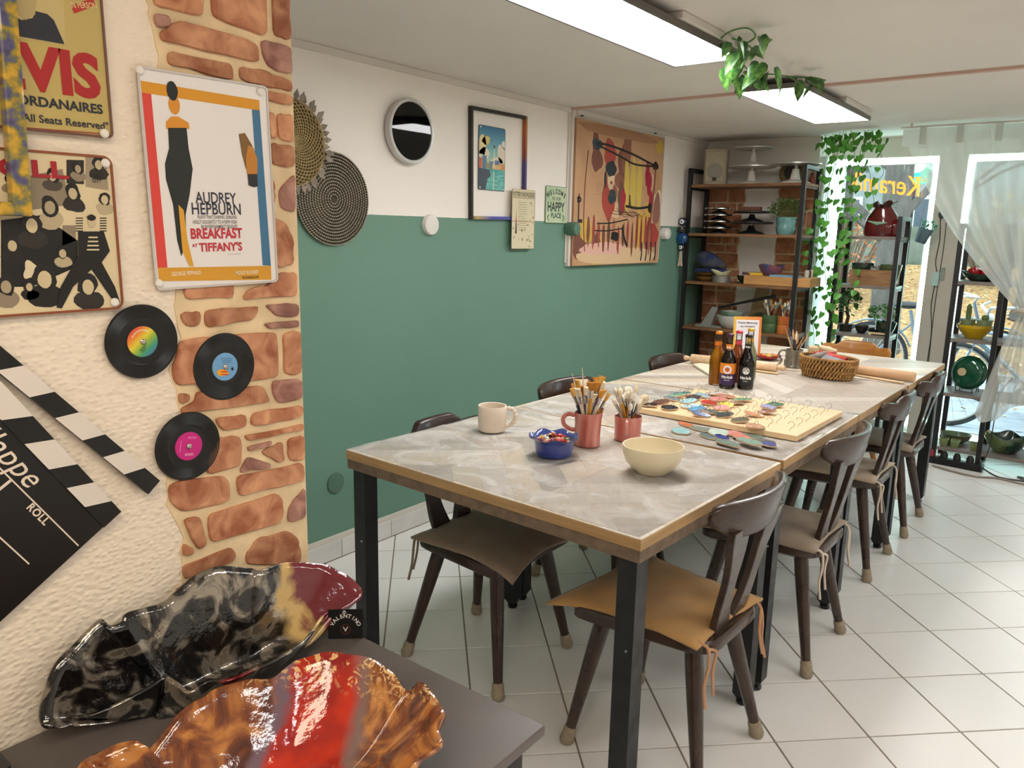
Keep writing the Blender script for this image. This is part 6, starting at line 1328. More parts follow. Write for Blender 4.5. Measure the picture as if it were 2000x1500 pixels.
t = thing('trailing_plant', 'low dark green plant behind the brush pots', 'plant', (-1.99, 5.60, ZS)); simple_ = obj('pot', MB().lathe([(.0005, 0), (.04, 0), (.05, .07), (.045, .07), (.0005, .05)], 20), ink('#4a4a44'), t, smooth=True); leafclump('foliage', (0, 0, .09), (.09, .06, .04), 260, .009, MAT('dark_leaf', '#33502e', .6), t, 8)
for k in range(3):
    o = obj('paper_stack', MB().box(-.11, .11, -.08, .08, 0, .012), [ink('#b9b4ac'), ink('#6f7a8a'), ink('#a8a298')][k]); o.location = (-2.40, 5.52, ZS+.0125*k if False else .4305+.0125*k); o.rotation_euler = (0, 0, .08*k); tag(o, ['lowest grey paper pad on the lower rack board', 'blue-grey paper pad in the middle of the pile', 'topmost pale paper pad of the pile'][k], 'paper')
# evil-eye charm hanging on the rack post
t = thing('evil_eye_charm', 'blue evil-eye hanging charm with beads on the rack corner post', 'charm', (-2.545, 5.35, 1.62)); m_cob = MAT('cobalt_glass', '#14477a', .12, coat=.5); m_nav = MAT('navy_glass', '#10152e', .12, coat=.5)
obj('cord', MB().tube([(0, 0, .02), (0, 0, -.2), (.0, 0, -.40)], .004, 6), ink('#b5a282'), t, smooth=True)
def eye(z, r):
    e = obj('eye_disc', MB().ball((0, 0, z), r, 16, 8, (1, .5, 1)), m_nav, t, smooth=True); obj('eye_white', MB().ball((0, -r*.42, z), r*.55, 14, 6, (1, .3, 1)), ink('#e6e6e2'), e, smooth=True); obj('eye_pupil', MB().ball((0, -r*.56, z), r*.22, 10, 5, (1, .3, 1)), ink('#1a2a4a'), e, smooth=True)
eye(-.085, .032); eye(-.27, .026)
for k in range(5): obj('bead', MB().ball((.022*cos(k*1.3), -.012+.008*sin(k*1.3), -.125-.008*k), .012, 10, 6), [m_nav, ink('#b58a6a'), m_nav, ink('#2a2a2a'), m_nav][k], t, smooth=True)
obj('ceramic_heart', MB().ball((0, 0, -.205), .046, 18, 10, (1, .6, .95)), m_cob, t, smooth=True)
for s_ in (-1, 1): obj('tassel', MB().tube([(s_*.004, 0, -.30), (s_*.008, 0, -.37), (s_*.012, 0, -.405)], [.005, .005, .008], 8), ink('#c9b8a2'), t, smooth=True)
# ------------------------------------------------------------------ first-window rack contents
m_oxb = MAT('oxblood_glaze', '#4a0d12', .12, col2='#6b151a', vs=8, coat=.6)
t = thing('ceramic_bag', 'oxblood red glazed ceramic handbag vase with brown ruffled top', 'vase', (-1.275, 5.74, 1.456)); 
obj('body', MB().loft([[(.115*w_*cos(2*pi*i/28), .055*d_*sin(2*pi*i/28), z) for i in range(28)] for w_, d_, z in ((.9, .9, 0), (1.0, 1.0, .02), (1.0, 1.0, .06), (.85, .95, .13), (.55, .8, .18), (.42, .7, .20), (.38, .6, .195), (.4, .6, .1))], True, False), m_oxb, t, smooth=True)
obj('ruffle', MB().lathe([(.042, .185), (.055, .205), (.068, .222), (.062, .224), (.045, .205)], 40, wob=lambda r, z, a, k: (r*(1+.22*sin(6*a)*(z > .2)), z+.014*sin(5*a)*(z > .2))), MAT('brown_ruffle', '#3a1c14', .3), t, smooth=True)
P = [(-.08, -.045, .10), (-.02, -.06, .085), (.04, -.058, .09)]; obj('bow_ornament', MB().tube(P, [.004, .012, .004], 8), MAT('celadon', '#8fae94', .3), t, smooth=True)
t = thing('wooden_crate', 'brown wooden trough on the first-window rack', 'crate', (-1.28, 5.72, 1.131)); mc = MAT('crate_wood', '#7a5636', .6, col2='#94704a', vs=8, stretch=(1, 8, 8))
obj('front_board', MB().prism(rrect(-.135, .135, 0, .105, .018), 0, .012).mesh('front_board', mc), None, t).matrix_local = Matrix.Translation((0, -.10, 0)) @ Matrix.Rotation(pi/2, 4, 'X')
obj('back_board', MB().box(-.135, .135, .09, .10, 0, .105), mc, t); obj('floor_board', MB().box(-.13, .13, -.10, .09, 0, .01), mc, t)
for s_ in (-1, 1): obj('end_board', MB().box(s_*.13-.006, s_*.13+.006, -.10, .09, .01, .10), mc, t)
m_ddk = MAT('dark_green_glaze', '#1d2a22', .15, coat=.5, col2='#2f4434', vs=10); m_gl = MAT('mottled_white', '#c4c4c0', .3, col2='#3a4438', vs=40)
simple('planter_bowl', 'dark glazed bowl with pale lip in the wooden trough', 'bowl', (-1.365, 5.72, 1.142), [(.0005, 0), (.05, 0), (.07, .06), (.078, .135), (.072, .135), (.062, .06), (.0005, .01)], m_ddk); simple('speckled_pot', 'speckled white pot in the middle of the wooden trough', 'pot', (-1.275, 5.69, 1.142), [(.0005, 0), (.03, 0), (.036, .05), (.032, .12), (.028, .12), (.03, .05), (.0005, .01)], m_gl); simple('planter_bowl', 'green wavy bowl in the trough end near the column', 'bowl', (-1.19, 5.72, 1.142), [(.0005, 0), (.045, 0), (.06, .06), (.068, .13), (.062, .13), (.053, .06), (.0005, .01)], MAT('moss_glaze', '#38452a', .2, coat=.4, col2='#5a6a3a', vs=9), wob=lambda r, z, a, k: (r*(1+.08*(z > .1)*sin(5*a)), z))
ZS = .8005
simple('black_bowl', 'small glossy black bowl on the lower window rack board', 'bowl', (-1.32, 5.68, ZS), bowlp(.045, .055), MAT('gloss_black', '#0d0d10', .1, coat=.5)); simple('black_plate', 'small black dish beside the glossy black bowl', 'dish', (-1.255, 5.76, ZS), bowlp(.05, .03), MAT('gloss_black', '#101013', .12, coat=.5))
t = thing('bowl_planter', 'wide dark bowl with leafy green plant on the window rack', 'plant', (-1.185, 5.75, ZS)); obj('bowl', MB().lathe(bowlp(.07, .085), 32), m_ddk, t, smooth=True); leafclump('foliage', (-.03, 0, .14), (.09, .07, .07), 160, .02, MAT('fresh_leaf', '#5f8f4a', .5), t, 12)
t = thing('wooden_riser', 'low slatted wooden riser on the window rack', 'riser', (-1.20, 5.64, ZS)); [obj('slat', MB().box(-.06, .06, -.025+k*.018, -.012+k*.018, .010, .016), m_pine, t) for k in range(3)]; [obj('foot', MB().box(x-.006, x+.006, -.025, .024, 0, .010), m_pine, t) for x in (-.05, .05)]
t = thing('bonsai_pot', 'small indoor tree with dark pot on the window rack', 'plant', (-1.44, 5.74, ZS)); obj('pot', MB().lathe([(.0005, 0), (.04, 0), (.05, .05), (.045, .05), (.0005, .035)], 20), ink('#2a2622'), t, smooth=True); obj('trunk', MB().tube([(0, 0, .03), (.01, 0, .10), (-.01, .01, .17), (.005, 0, .22)], [.014, .012, .010, .006], 8), MAT('bonsai_bark', '#4a3426', .9, var=.3, vs=40), t, smooth=True); leafclump('foliage', (0, 0, .2), (.09, .08, .10), 200, .022, MAT('bonsai_leaf', '#4a7a3a', .5), t, 14)
# ------------------------------------------------------------------ second-window rack contents
ZS = 1.1905
simple('boat_bowl', 'long dark green dish holding red glazed apples', 'dish', (-.655, 5.74, ZS), bowlp(.11, .055), m_ddk, wob=lambda r, z, a, k: (r*(1.0+.12*cos(2*a)), z+.01*(r > .08)*cos(2*a)))
for k in range(2):
    t = thing('ceramic_apple', ['glossy red ceramic apple at the dish rim near the column', 'glossy red ceramic apple nearer the curtain'][k], 'apple', (-.70+k*.075, 5.74, ZS+.012), (0, 0, 0), 'red apples in the dark dish'); obj('body', MB().lathe([(.004, .064), (.018, .072), (.036, .060), (.041, .038), (.032, .012), (.014, .0), (.0005, .003)], 24), MAT('apple_red', '#a8101c', .1, coat=.6), t, smooth=True); obj('stem', MB().tube([(0, 0, .062), (.004, 0, .082)], .002, 6), ink('#3a2a1c'), t)
ZS = .8285
def rib(r, z, a, k): return (r, z)
simple('yellow_bowl', 'yellow ribbed ceramic bowl on the second window rack', 'bowl', (-.655, 5.74, ZS), [(.0005, 0), (.05, 0), (.055, .008), (.068, .022), (.071, .028), (.084, .040), (.088, .048), (.099, .062), (.103, .07), (.106, .085), (.101, .085), (.09, .055), (.06, .02), (.0005, .012)], MAT('yellow_glaze', '#c9a40a', .2, coat=.4, var=.06, vs=10))
m_cel = MAT('celadon_pot', '#8a9a78', .4, var=.1, vs=20); m_cac = MAT('cactus', '#6a7a48', .7, var=.2, vs=40)
for k, (dx, h_) in enumerate(((-.045, .09), (.05, .03))):
    t = thing('cactus_pot', ['celadon pot with tall finger cactus in the yellow bowl', 'celadon pot with small round cactus in the yellow bowl'][k], 'cactus', (-.655+dx, 5.74, ZS+.062), (0, 0, 0)); obj('pot', MB().lathe([(.0005, 0), (.032, 0), (.045, .05), (.047, .056), (.040, .056), (.0005, .045)], 24), m_cel, t, smooth=True)
    obj('cactus_body', MB().lathe([(.012, .045), (.014, .07), (.015, .10), (.013, .135), (.007, .15), (.0005, .152)] if k == 0 else [(.010, .045), (.018, .058), (.021, .070), (.016, .084), (.0005, .090)], 20, wob=lambda r, z, a, k_: (r*(1+.08*cos(8*a)), z)), m_cac, t, smooth=True)
ZS = .4755
t = thing('moon_vase', 'round dark green disc vase with cream medallion on a wire stand', 'vase', (-.655, 5.74, ZS), (0, 0, radians(-14))); m_gg = MAT('bottle_green_glaze', '#0f3f2c', .1, coat=.6, col2='#1a5a3e', vs=6)
b0 = obj('disc_body', MB().lathe([(.0005, -.028), (.05, -.030), (.085, -.024), (.105, -.010), (.110, 0), (.105, .010), (.085, .024), (.05, .030), (.0005, .028)], 40).mesh('disc_body', m_gg, True), None, t); b0.matrix_local = Matrix.Translation((0, 0, .125)) @ Matrix.Rotation(pi/2-.15, 4, 'X')
b1 = obj('medallion', MB().lathe([(.0005, .032), (.026, .031), (.026, .028)], 24).mesh('medallion', ink('#c4b48a')), None, t); b1.matrix_local = Matrix.Translation((-.03, -.004, .125)) @ Matrix.Rotation(pi/2-.15, 4, 'X')
for s_ in (-1, 1): obj('wire_stand', MB().tube(smooth_open([(s_*.05, .06, 0), (s_*.05, .03, .06), (s_*.05, .02, .004), (s_*.05, -.04, .004), (s_*.05, -.055, .05)], 5), .003, 6), m_rk, t, smooth=True)
obj('wire_bar', MB().tube([(-.05, -.04, .004), (.05, -.04, .004)], .003, 6), m_rk, t)
ZS = .1155
simple('oval_dish', 'green and terracotta oval dish at the back of the bottom board', 'dish', (-.69, 5.80, ZS), bowlp(.085, .06), MAT('green_terracotta', '#7a4030', .3, col2='#5a8a62', vs=5, coat=.3), wob=lambda r, z, a, k: (r*(1+.15*cos(2*a)), z))
for k in range(3):
    o = obj('square_pot', MB().loft([[(s_*sx, s_*sy, z) for sx, sy in ((-1, -1), (1, -1), (1, 1), (-1, 1))] for s_, z in ((.020, 0), (.027, .045), (.022, .045), (.018, .01))], True, True), MAT('olive_glaze', '#8f8f5a', .3, col2='#6f8a5a', vs=20), None); o.location = (-.735+k*.065+(.045 if k == 2 else 0), 5.67, ZS); tag(o, ['small square olive pot at the post end of the bottom board', 'small square olive pot next to the oval dish', 'small square olive pot beside the middle post'][k], 'pot', 'small square pots on the bottom board')
simple('large_bowl', 'large green and brown glazed bowl with wavy rim on the bottom board', 'bowl', (-.40, 5.74, ZS), bowlp(.12, .11), MAT('green_brown_glaze', '#16352a', .15, col2='#6a7a4a', vs=6, coat=.5, ramp=(.45, .62)), 48, wob=lambda r, z, a, k: (r*(1+.05*(z > .08)*sin(6*a)), z+.012*(z > .08)*sin(5*a)))
# cables, power strip and switch box
o = obj('power_strip', MB().box(-.17, .17, -.03, .03, 0, .045), MAT('strip_black', '#141315', .4), None, bevel=.006); o.location = (-.66, 5.60, .0005); o.rotation_euler = (0, 0, radians(-6)); tag(o, 'black power strip on the floor under the curtain rack', 'power strip')
for k in range(4):
    o = obj('power_plug', MB().lathe([(.0005, .05), (.022, .05), (.022, .075), (.012, .095), (.0005, .097)], 14), ink('#1c1a1b' if k else '#8a2a32'), None, smooth=True); o.location = (-.79+k*.075, 5.61-k*.008, -.0045); tag(o, ['dark red plug in the power strip', 'black plug next to the red one', 'black plug in the middle of the strip', 'black plug at the strip end'][k], 'plug')
def cable(pts, r, c, label): tag(obj('power_cable', MB().tube(smooth_open(pts, 8), r, 6), ink(c), None, smooth=True), label, 'cable')
cable([(-.50, 5.58, .03), (-.42, 5.53, .006), (-.36, 5.50, .006), (-.26, 5.52, .006), (-.30, 5.60, .006), (-.18, 5.56, .006), (-.05, 5.52, .006)], .005, '#3a3a3e', 'dark cable looping along the floor from the power strip'); cable([(-.76, 5.50, .007), (-.62, 5.44, .007), (-.5, 5.42, .007), (-.40, 5.47, .007), (-.25, 5.44, .007), (-.05, 5.45, .007)], .006, '#8a7f70', 'tan cable lying on the tiles in front of the rack'); cable([(-.52, 5.56, .03), (-.47, 5.53, .15), (-.46, 5.54, .4), (-.44, 5.55, .55), (-.40, 5.55, .62)], .003, '#2a2a2c', 'thin black cable rising to the curtain')
cable([(-.985, YG-.043, 1.62), (-.970, YG-.044, 1.45), (-.978, YG-.044, 1.3), (-.962, YG-.044, 1.2), (-.972, YG-.044, 1.0), (-.95, YG-.044, .8), (-.955, YG-.044, .5), (-.95, YG-.044, .1)], .0028, '#26262a', 'thin dark cable running down the column'); cable([(-.945, YG-.044, 1.66), (-.94, YG-.044, 1.4), (-.945, YG-.044, 1.2), (-.95, YG-.044, .95), (-.945, YG-.044, .6), (-.945, YG-.044, .1)], .0024, '#3a3a3e', 'second thin cable beside it on the column')
t = thing('dimmer_box', 'small clear and white dimmer box on the column', 'switch', (-.965, YG-.04, 1.18)); obj('housing', MB().box(-.022, .022, -.02, 0, -.05, .045), MAT('dimmer_white', '#b9d8cf', .4), t, bevel=.003); obj('cover', MB().box(.024, .05, -.022, 0, -.01, .075), GLASSY('clear_cover', '#eef6f4', .25), t)
t = thing('cable_reel', 'dark inline switch hanging on the column', 'switch', (-.975, YG-.055, 1.61)); obj('body', MB().ball((0, 0, 0), .02, 12, 6, (1, .6, 1.4)), ink('#3a3a3e'), t, smooth=True)
# ------------------------------------------------------------------ neon sign, seen from behind
m_neon, nt, b = newmat('neon_orange'); b.inputs['Base Color'].default_value = hx('#ff9a3c'); b.inputs['Emission Color'].default_value = hx('#ff8f2e'); b.inputs['Emission Strength'].default_value = 1.1
t = thing('neon_sign', 'orange neon lettering in the window seen in mirror writing', 'neon sign', (-1.12, YG-.035, 1.73), (pi/2, 0, pi))
me = text_mesh('Keramik', .19, m_neon, align='LEFT', bold=0, depth=.005, shear=.3, sx=.74); o = link('lettering', me, t); o.rotation_euler = (0, 0, radians(7))
def hull2(o_, g): 
    xs = [v.co.x for v in me.vertices]; return [(min(xs)-g, -.035), (max(xs)+g, .035), (max(xs)+g, .19), (.15, .16), (.10, .19), (min(xs)-g, .17)]
obj('acrylic_plate', MB().prism(hull2(o, .02), -.012, -.008), GLASSY('acrylic_sign', '#ffffff', 0), t)
for x in (.12, .35): obj('suction_mount', MB().box(x, x+.02, .17, .215, -.02, -.006), ink('#b9c4c8'), t)
# ------------------------------------------------------------------ ivy in front of the first window
def leaf_mesh(name, s_, m, kind='ivy'):
    if kind == 'ivy': o_ = [(0, 0), (.32, -.12), (.55, .05), (.50, .38), (.30, .68), (0, 1.05), (-.30, .68), (-.50, .38), (-.55, .05), (-.32, -.12)]
    else: o_ = [(0, 0), (.22, .05), (.36, .35), (.28, .72), (0, 1.2), (-.28, .72), (-.36, .35), (-.22, .05)]
    mb = MB(); n = len(o_); vs = [(p[0]*s_, p[1]*s_, abs(p[0])*s_*.28-.12*s_*p[1]**2) for p in o_]+[(0, .42*s_, -.02*s_)]
    mb.put(vs, [(i, (i+1) % n, n) for i in range(n)]); return mb.mesh(name, m, True, 80)
m_ivy = MAT('ivy_leaf_plastic', '#569a3c', .42, var=.12, vs=8, perobj=.3); m_ivys = MAT('ivy_stem', '#4f7a3c', .6)
LV = [leaf_mesh('leaf', s_, m_ivy) for s_ in (.036, .042, .050)]
random.seed(31)
def hang(o, p, d, tilt):
    """leaf hanging, tip down, facing roughly into the room"""
    o.location = p; o.rotation_euler = (-pi/2+tilt, random.uniform(-.5, .5), d)
STR = [(-1.70, 5.70, .82), (-1.66, 5.66, .66), (-1.63, 5.72, 1.0), (-1.57, 5.60, .62), (-1.53, 5.56, .95), (-1.50, 5.62, .72), (-1.47, 5.55, .90), (-1.44, 5.58, 1.25), (-1.40, 5.54, 1.05), (-1.36, 5.60, 1.55), (-1.30, 5.58, 1.72)]
sname = ['ivy strand nearest the niche board', 'long ivy strand beside the niche board', 'ivy strand hanging just inside the niche', 'longest ivy strand at the rack post', 'ivy strand over the left rack post', 'long ivy strand along the rack side', 'ivy strand in front of the rack boards', 'ivy strand ending above the trough', 'ivy strand before the red handbag vase', 'short ivy strand near the neon letters', 'shortest ivy strand nearest the curtain']
for k, (x, y, zb) in enumerate(STR):
    t = thing('ivy_strand', 'artificial '+sname[k], 'ivy', (x, y, ZC-.005), (0, 0, 0), 'ivy strands in the window')
    L_ = ZC-.005-zb; P = []
    for i in range(24):
        q = i/23; P.append((.025*sin(q*7+k)+.012*sin(q*19+k*2)+.09*(q*.6)*noise.noise((k*3.1, q*2, 0)), .02*cos(q*6+k*1.7), -L_*q))
    obj('stem', MB().tube(P, .0017, 5), m_ivys, t, smooth=True)
    n = int(L_/.066)
    for j in range(n):
        q = (j+.4+random.uniform(-.2, .2))/n; i = min(22, int(q*23)); p = Vector(P[i]).lerp(Vector(P[i+1]), q*23-i); s_ = random.choice((-1, 1))
        o = link('leaf', random.choice(LV), t); hang(o, tuple(p+Vector((s_*.022, random.uniform(-.025, .01), 0))), random.uniform(-.7, .7)-.35, random.uniform(-.45, .35))
    for j in range(3):
        o = link('leaf', random.choice(LV), t); hang(o, (random.uniform(-.05, .05), random.uniform(-.03, .03), -.02-.04*j), random.uniform(-1, 1), random.uniform(-.6, .4))
# ------------------------------------------------------------------ garland on the ceiling between the panel lamps
m_pot, nt, b = newmat('pothos_leaf'); tc = nt.add('ShaderNodeTexCoord'); nz = nt.add('ShaderNodeTexNoise'); nz.inputs['Scale'].default_value = 30; nt.link(tc.outputs['Object'], nz.inputs['Vector']); cr = nt.add('ShaderNodeValToRGB'); nt.link(nz.outputs[0], cr.inputs[0]); cr.color_ramp.elements[0].position = .45; cr.color_ramp.elements[0].color = hx('#2f5a26'); cr.color_ramp.elements[1].position = .7; cr.color_ramp.elements[1].color = hx('#7aa84a'); nt.link(cr.outputs[0], b.inputs['Base Color']); b.inputs['Roughness'].default_value = .35
LP2 = [leaf_mesh('leaf', s_, m_pot, 'pothos') for s_ in (.05, .062, .074)]
t = thing('leaf_garland', 'artificial green leaf garland fixed to the ceiling between the two panel lamps', 'garland', (-1.26, 3.15, ZC-.012))
C0 = Vector((-1.26, 3.15, ZC-.012)); wp = [(1405, 78), (1425, 62), (1460, 55), (1475, 72), (1450, 90), (1440, 105), (1455, 130), (1475, 145), (1510, 145), (1545, 150), (1590, 152), (1612, 157)]
P = [tuple(on(2, ZC-.02-.02*(i % 3), *q)-C0) for i, q in enumerate(wp)]; P = smooth_open(P, 6); obj('stem', MB().tube(P, .003, 6), m_ivys, t, smooth=True)
P2 = smooth_open([tuple(on(2, ZC-.03, *q)-C0) for q in ((1430, 75), (1455, 85), (1470, 100), (1445, 120), (1425, 128), (1410, 135))], 5); obj('stem', MB().tube(P2, .0028, 6), m_ivys, t, smooth=True)
random.seed(77)
LQ2 = [(1488, 68), (1495, 75), (1470, 92), (1462, 98), (1480, 90), (1455, 80), (1440, 75), (1425, 82), (1410, 85), (1450, 108), (1465, 112), (1440, 100), (1495, 122), (1488, 128), (1480, 140), (1470, 125), (1460, 138), (1450, 145), (1440, 130), (1432, 122), (1425, 135), (1412, 132), (1445, 150), (1455, 128), (1435, 140), (1475, 150), (1490, 148), (1500, 140), (1512, 132), (1520, 148), (1535, 150), (1560, 156), (1575, 152), (1590, 165), (1600, 155), (1448, 120), (1466, 132), (1474, 118), (1430, 145)]
for i, q in enumerate(LQ2):
    z = ZC-.025-random.uniform(0, .075 if 8 < i < 30 else .03); p = on(2, z, *q)-C0; o = link('leaf', random.choice(LP2), t); o.location = p; o.rotation_euler = (random.uniform(-1.9, -.4), random.uniform(-.5, .5), random.uniform(0, 6.3))
# ------------------------------------------------------------------ sheer curtain gathered to the side
m_sheer, nt, b = newmat('sheer_voile'); nt.n.remove(b); out = nt.n['Material Output']
df = nt.add('ShaderNodeBsdfDiffuse'); df.inputs[0].default_value = hx('#e2ddd4'); tl_ = nt.add('ShaderNodeBsdfTranslucent'); tl_.inputs[0].default_value = hx('#dfe4e2'); tr = nt.add('ShaderNodeBsdfTransparent')
a1 = nt.add('ShaderNodeMixShader'); a1.inputs[0].default_value = .45; nt.link(df.outputs[0], a1.inputs[1]); nt.link(tl_.outputs[0], a1.inputs[2])
lw = nt.add('ShaderNodeLayerWeight'); lw.inputs[0].default_value = .35; mr = nt.add('ShaderNodeMapRange'); nt.link(lw.outputs['Facing'], mr.inputs[0]); mr.inputs[3].default_value = .62; mr.inputs[4].default_value = .95
a2 = nt.add('ShaderNodeMixShader'); nt.link(mr.outputs[0], a2.inputs[0]); nt.link(tr.outputs[0], a2.inputs[1]); nt.link(a1.outputs[0], a2.inputs[2]); nt.link(a2.outputs[0], out.inputs[0])
t = thing('sheer_curtain', 'white sheer curtain gathered and tied at one side of the second window', 'curtain', (0, 0, 0)); YC = 5.44
KX, KZ = -.385, 1.035
def panel(u, v):
    # u: 0 free edge (left) .. 1 right edge, v: 0 top .. 1 knot
    xt = -1.145+1.30*u; q = v**1.15
    xk = KX+.05*(u-.5); x = xt+(xk-xt)*q; zt = 2.105+.0*u; z = zt+(KZ-zt)*v
    sag = -.10*sin(pi*v)*(1-u)*.9+.04*sin(pi*v)*u
    z += sag*.5; x += -.02*sin(pi*v)*(1-u)
    f_ = .012+.03*(1-v)*0+.018*sin(pi*min(1, v*1.1)); y = YC+f_*sin(u*46+1.5*sin(v*3))*(1-.3*v)+.03*sin(u*9)*v*(1-v)
    return (x, y, z)
obj('drape', MB().grid(panel, 120, 40), m_sheer, t, smooth=True)
def tail(u, v):
    a = -1+2*u; z = KZ-.01-v*(.55+.05*sin(u*9)+.09*(1-u)); w_ = .035+.135*v**.7
    x = KX+.02+a*w_-.03*v+.10*v*v*(u); y = YC+(.02+.022*v)*sin(u*30+v*2)
    return (x, y, z)
obj('tail', MB().grid(tail, 70, 26), m_sheer, t, smooth=True)
def hem(u, v): x = -1.145+1.30*u; return (x, YC-.004+.008*sin(u*46), 2.108-.10*v-.02*v*sin(u*12))
obj('heading_band', MB().grid(hem, 90, 4), m_sheer, t, smooth=True)
loop = MB().box(-.018, .018, -.006, .006, -.095, .004).mesh('tab_loop', m_sheer)
for k in range(6): o = link('tab_loop', loop, t); o.location = (-1.03+k*.2, YC-.01, 2.108)
obj('knot', MB().ball((KX, YC-.01, KZ), .034, 16, 8, (1.1, .9, .8)), m_sheer, t, smooth=True); obj('tie_cord', MB().tube(smooth_open([(KX-.05, YC-.03, KZ), (KX-.02, YC-.045, KZ+.008), (KX+.03, YC-.04, KZ-.004), (KX+.05, YC, KZ)], 5), .006, 6), ink('#b5a68e'), t, smooth=True)
t = thing('curtain_rod', 'thin white curtain rod under the ceiling', 'curtain rod', (0, YC, 2.118)); obj('rod', MB().tube([(-1.16, 0, 0), (1.0, 0, 0)], .006, 10), m_trim, t, smooth=True)
for x in (-1.1, -.05, .95): obj('rod_bracket', MB().box(x-.008, x+.008, -.008, .008, 0, ZC-2.118), m_trim, t)
# ------------------------------------------------------------------ street outside
m_asph = MAT('pavement_bed', '#7a7c7e', .9, var=.1, vs=4); m_slab = MAT('pavement_slab', '#9aa0a6', .85, var=.07, vs=6, perobj=.08)
pv = struct(obj('pavement', MB().box(-8, 5, 6.23, 10.2, -.30, -.07), m_asph))
sl = MB().box(-.246, .246, -.246, .246, 0, .02).mesh('slab', m_slab)
for i in range(20):
    for j in range(7): o = link('slab', sl, pv); o.location = (-6.9+i*.5, 6.5+j*.5, -.0695)
m_soil = MAT('leafy_soil', '#8a6a48', .95, col2='#b8925e', vs=14, detail=10)
def bank(y): return -.06+1.0*max(0, min(1, (y-10.6)/6.2))
mb = MB(); mb.loft([[(-14, 10.2, -.3), (-14, 10.2, -.06), (-14, 10.6, -.06), (-14, 16.8, .94), (-14, 17.6, .94), (-14, 17.6, -.3)], [(8, 10.2, -.3), (8, 10.2, -.06), (8, 10.6, -.06), (8, 16.8, .94), (8, 17.6, .94), (8, 17.6, -.3)]], True, True); struct(obj('planting_strip', mb, m_soil)); struct(obj('kerb', MB().box(-14, 8, 10.1, 10.25, -.3, -.035), MAT('kerb_stone', '#a9a8a4', .8)))
struct(obj('street', MB().box(-30, 20, 17.6, 24.2, -.30, -.09), MAT('asphalt', '#6a6e74', .9, var=.1, vs=3)))
random.seed(2); vs, fs, mi = [], [], []
for i in range(7000):
    y = random.uniform(9.4, 16.8) if i < 6500 else random.uniform(7, 9.4); x = random.uniform(-7.5, 1.8); z = -.045+random.uniform(0, .03) if y < 10.2 else bank(y)+.005+random.uniform(0, .05)
    a = random.uniform(0, 6.3); s_ = random.uniform(.03, .07); tx_, ty_ = random.uniform(-.5, .5), random.uniform(-.5, .5); n0 = len(vs)
    for u, v in ((-.5, 0), (0, -.35), (.5, 0), (0, .35)): vs.append((x+s_*(u*cos(a)-v*sin(a)), y+s_*(u*sin(a)+v*cos(a)), z+s_*(u*tx_+v*ty_)))
    fs.append((n0, n0+1, n0+2, n0+3)); mi.append(i % 4)
me = bpy.data.meshes.new('fallen_leaves'); me.from_pydata(vs, [], fs)
for c in ('#c9a05a', '#d8b878', '#a8703c', '#e0cfa0'): me.materials.append(ink(c, .8))
me.polygons.foreach_set('material_index', mi); o = link('fallen_leaves', me, bpy.data.objects['planting_strip']); o['kind'] = 'stuff'; o['label'] = 'yellow and brown fallen leaves covering the planting strip'
m_bark = MAT('tree_bark', '#4f4a44', .95, var=.25, vs=12, stretch=(1, 1, .2), bump=.6, bs=14, bdist=.03)
def tree(x, y, r, h, label, seed):
    random.seed(seed); t = thing('street_tree', label, 'tree', (x, y, bank(y)-.02), (0, 0, 0), 'bare street trees'); obj('trunk', MB().tube([(0, 0, 0), (.02, 0, .3), (.0, .03, h*.5), (.05, 0, h)], [r*1.35, r, r*.85, r*.6], 14), m_bark, t, smooth=True)
    for i in range(16):
        a = random.uniform(0, 6.3); z = h*random.uniform(.25, .95); l = random.uniform(1, 2.6); P = [(0, 0, z), (cos(a)*l*.4, sin(a)*l*.4, z+l*.3), (cos(a)*l, sin(a)*l, z+l*.55)]; b_ = obj('branch', MB().tube(P, [r*.35, r*.2, r*.05], 7), m_bark, t, smooth=True)
        for j in range(4): a2 = a+random.uniform(-1, 1); p = Vector(P[1]).lerp(Vector(P[2]), random.random()); obj('twig', MB().tube([tuple(p), tuple(p+Vector((cos(a2)*.5, sin(a2)*.5, .35)))], [r*.07, r*.02], 5), m_bark, b_)
tree(-2.30, 10.95, .19, 5, 'thick dark street tree trunk seen through the first window', 1); tree(-3.9, 14.5, .16, 5, 'slender street tree behind the leafy strip', 2); tree(-.9, 13.2, .17, 5, 'street tree opposite the second window', 3); tree(-5.6, 12.5, .18, 5, 'street tree beyond the ivy end of the window', 4); tree(-2.3, 16.2, .13, 5, 'thin street tree at the road edge', 5)
def shrub(x, y, R, h, c, c2, label, seed):
    random.seed(seed); t = thing('street_shrub', label, 'shrub', (x, y, bank(y)-.01 if y > 10 else -.05), (0, 0, 0), 'shrubs along the road'); mb = MB()
    for i in range(60): a = random.uniform(0, 6.3); r_ = R*random.random(); mb.tube([(r_*.2*cos(a), r_*.2*sin(a), 0), (r_*.7*cos(a), r_*.7*sin(a), h*.6), (r_*1.1*cos(a), r_*1.1*sin(a), h*random.uniform(.7, 1.1))], [.012, .008, .003], 4)
    obj('twigs', mb, MAT('twig_brown', '#6a5648', .9), t)['kind'] = 'stuff'; leafclump('foliage', (0, 0, h*.55), (R, R, h*.5), 700, .05, MAT('shrub_leaf', c, .7, col2=c2, vs=3), t, seed)
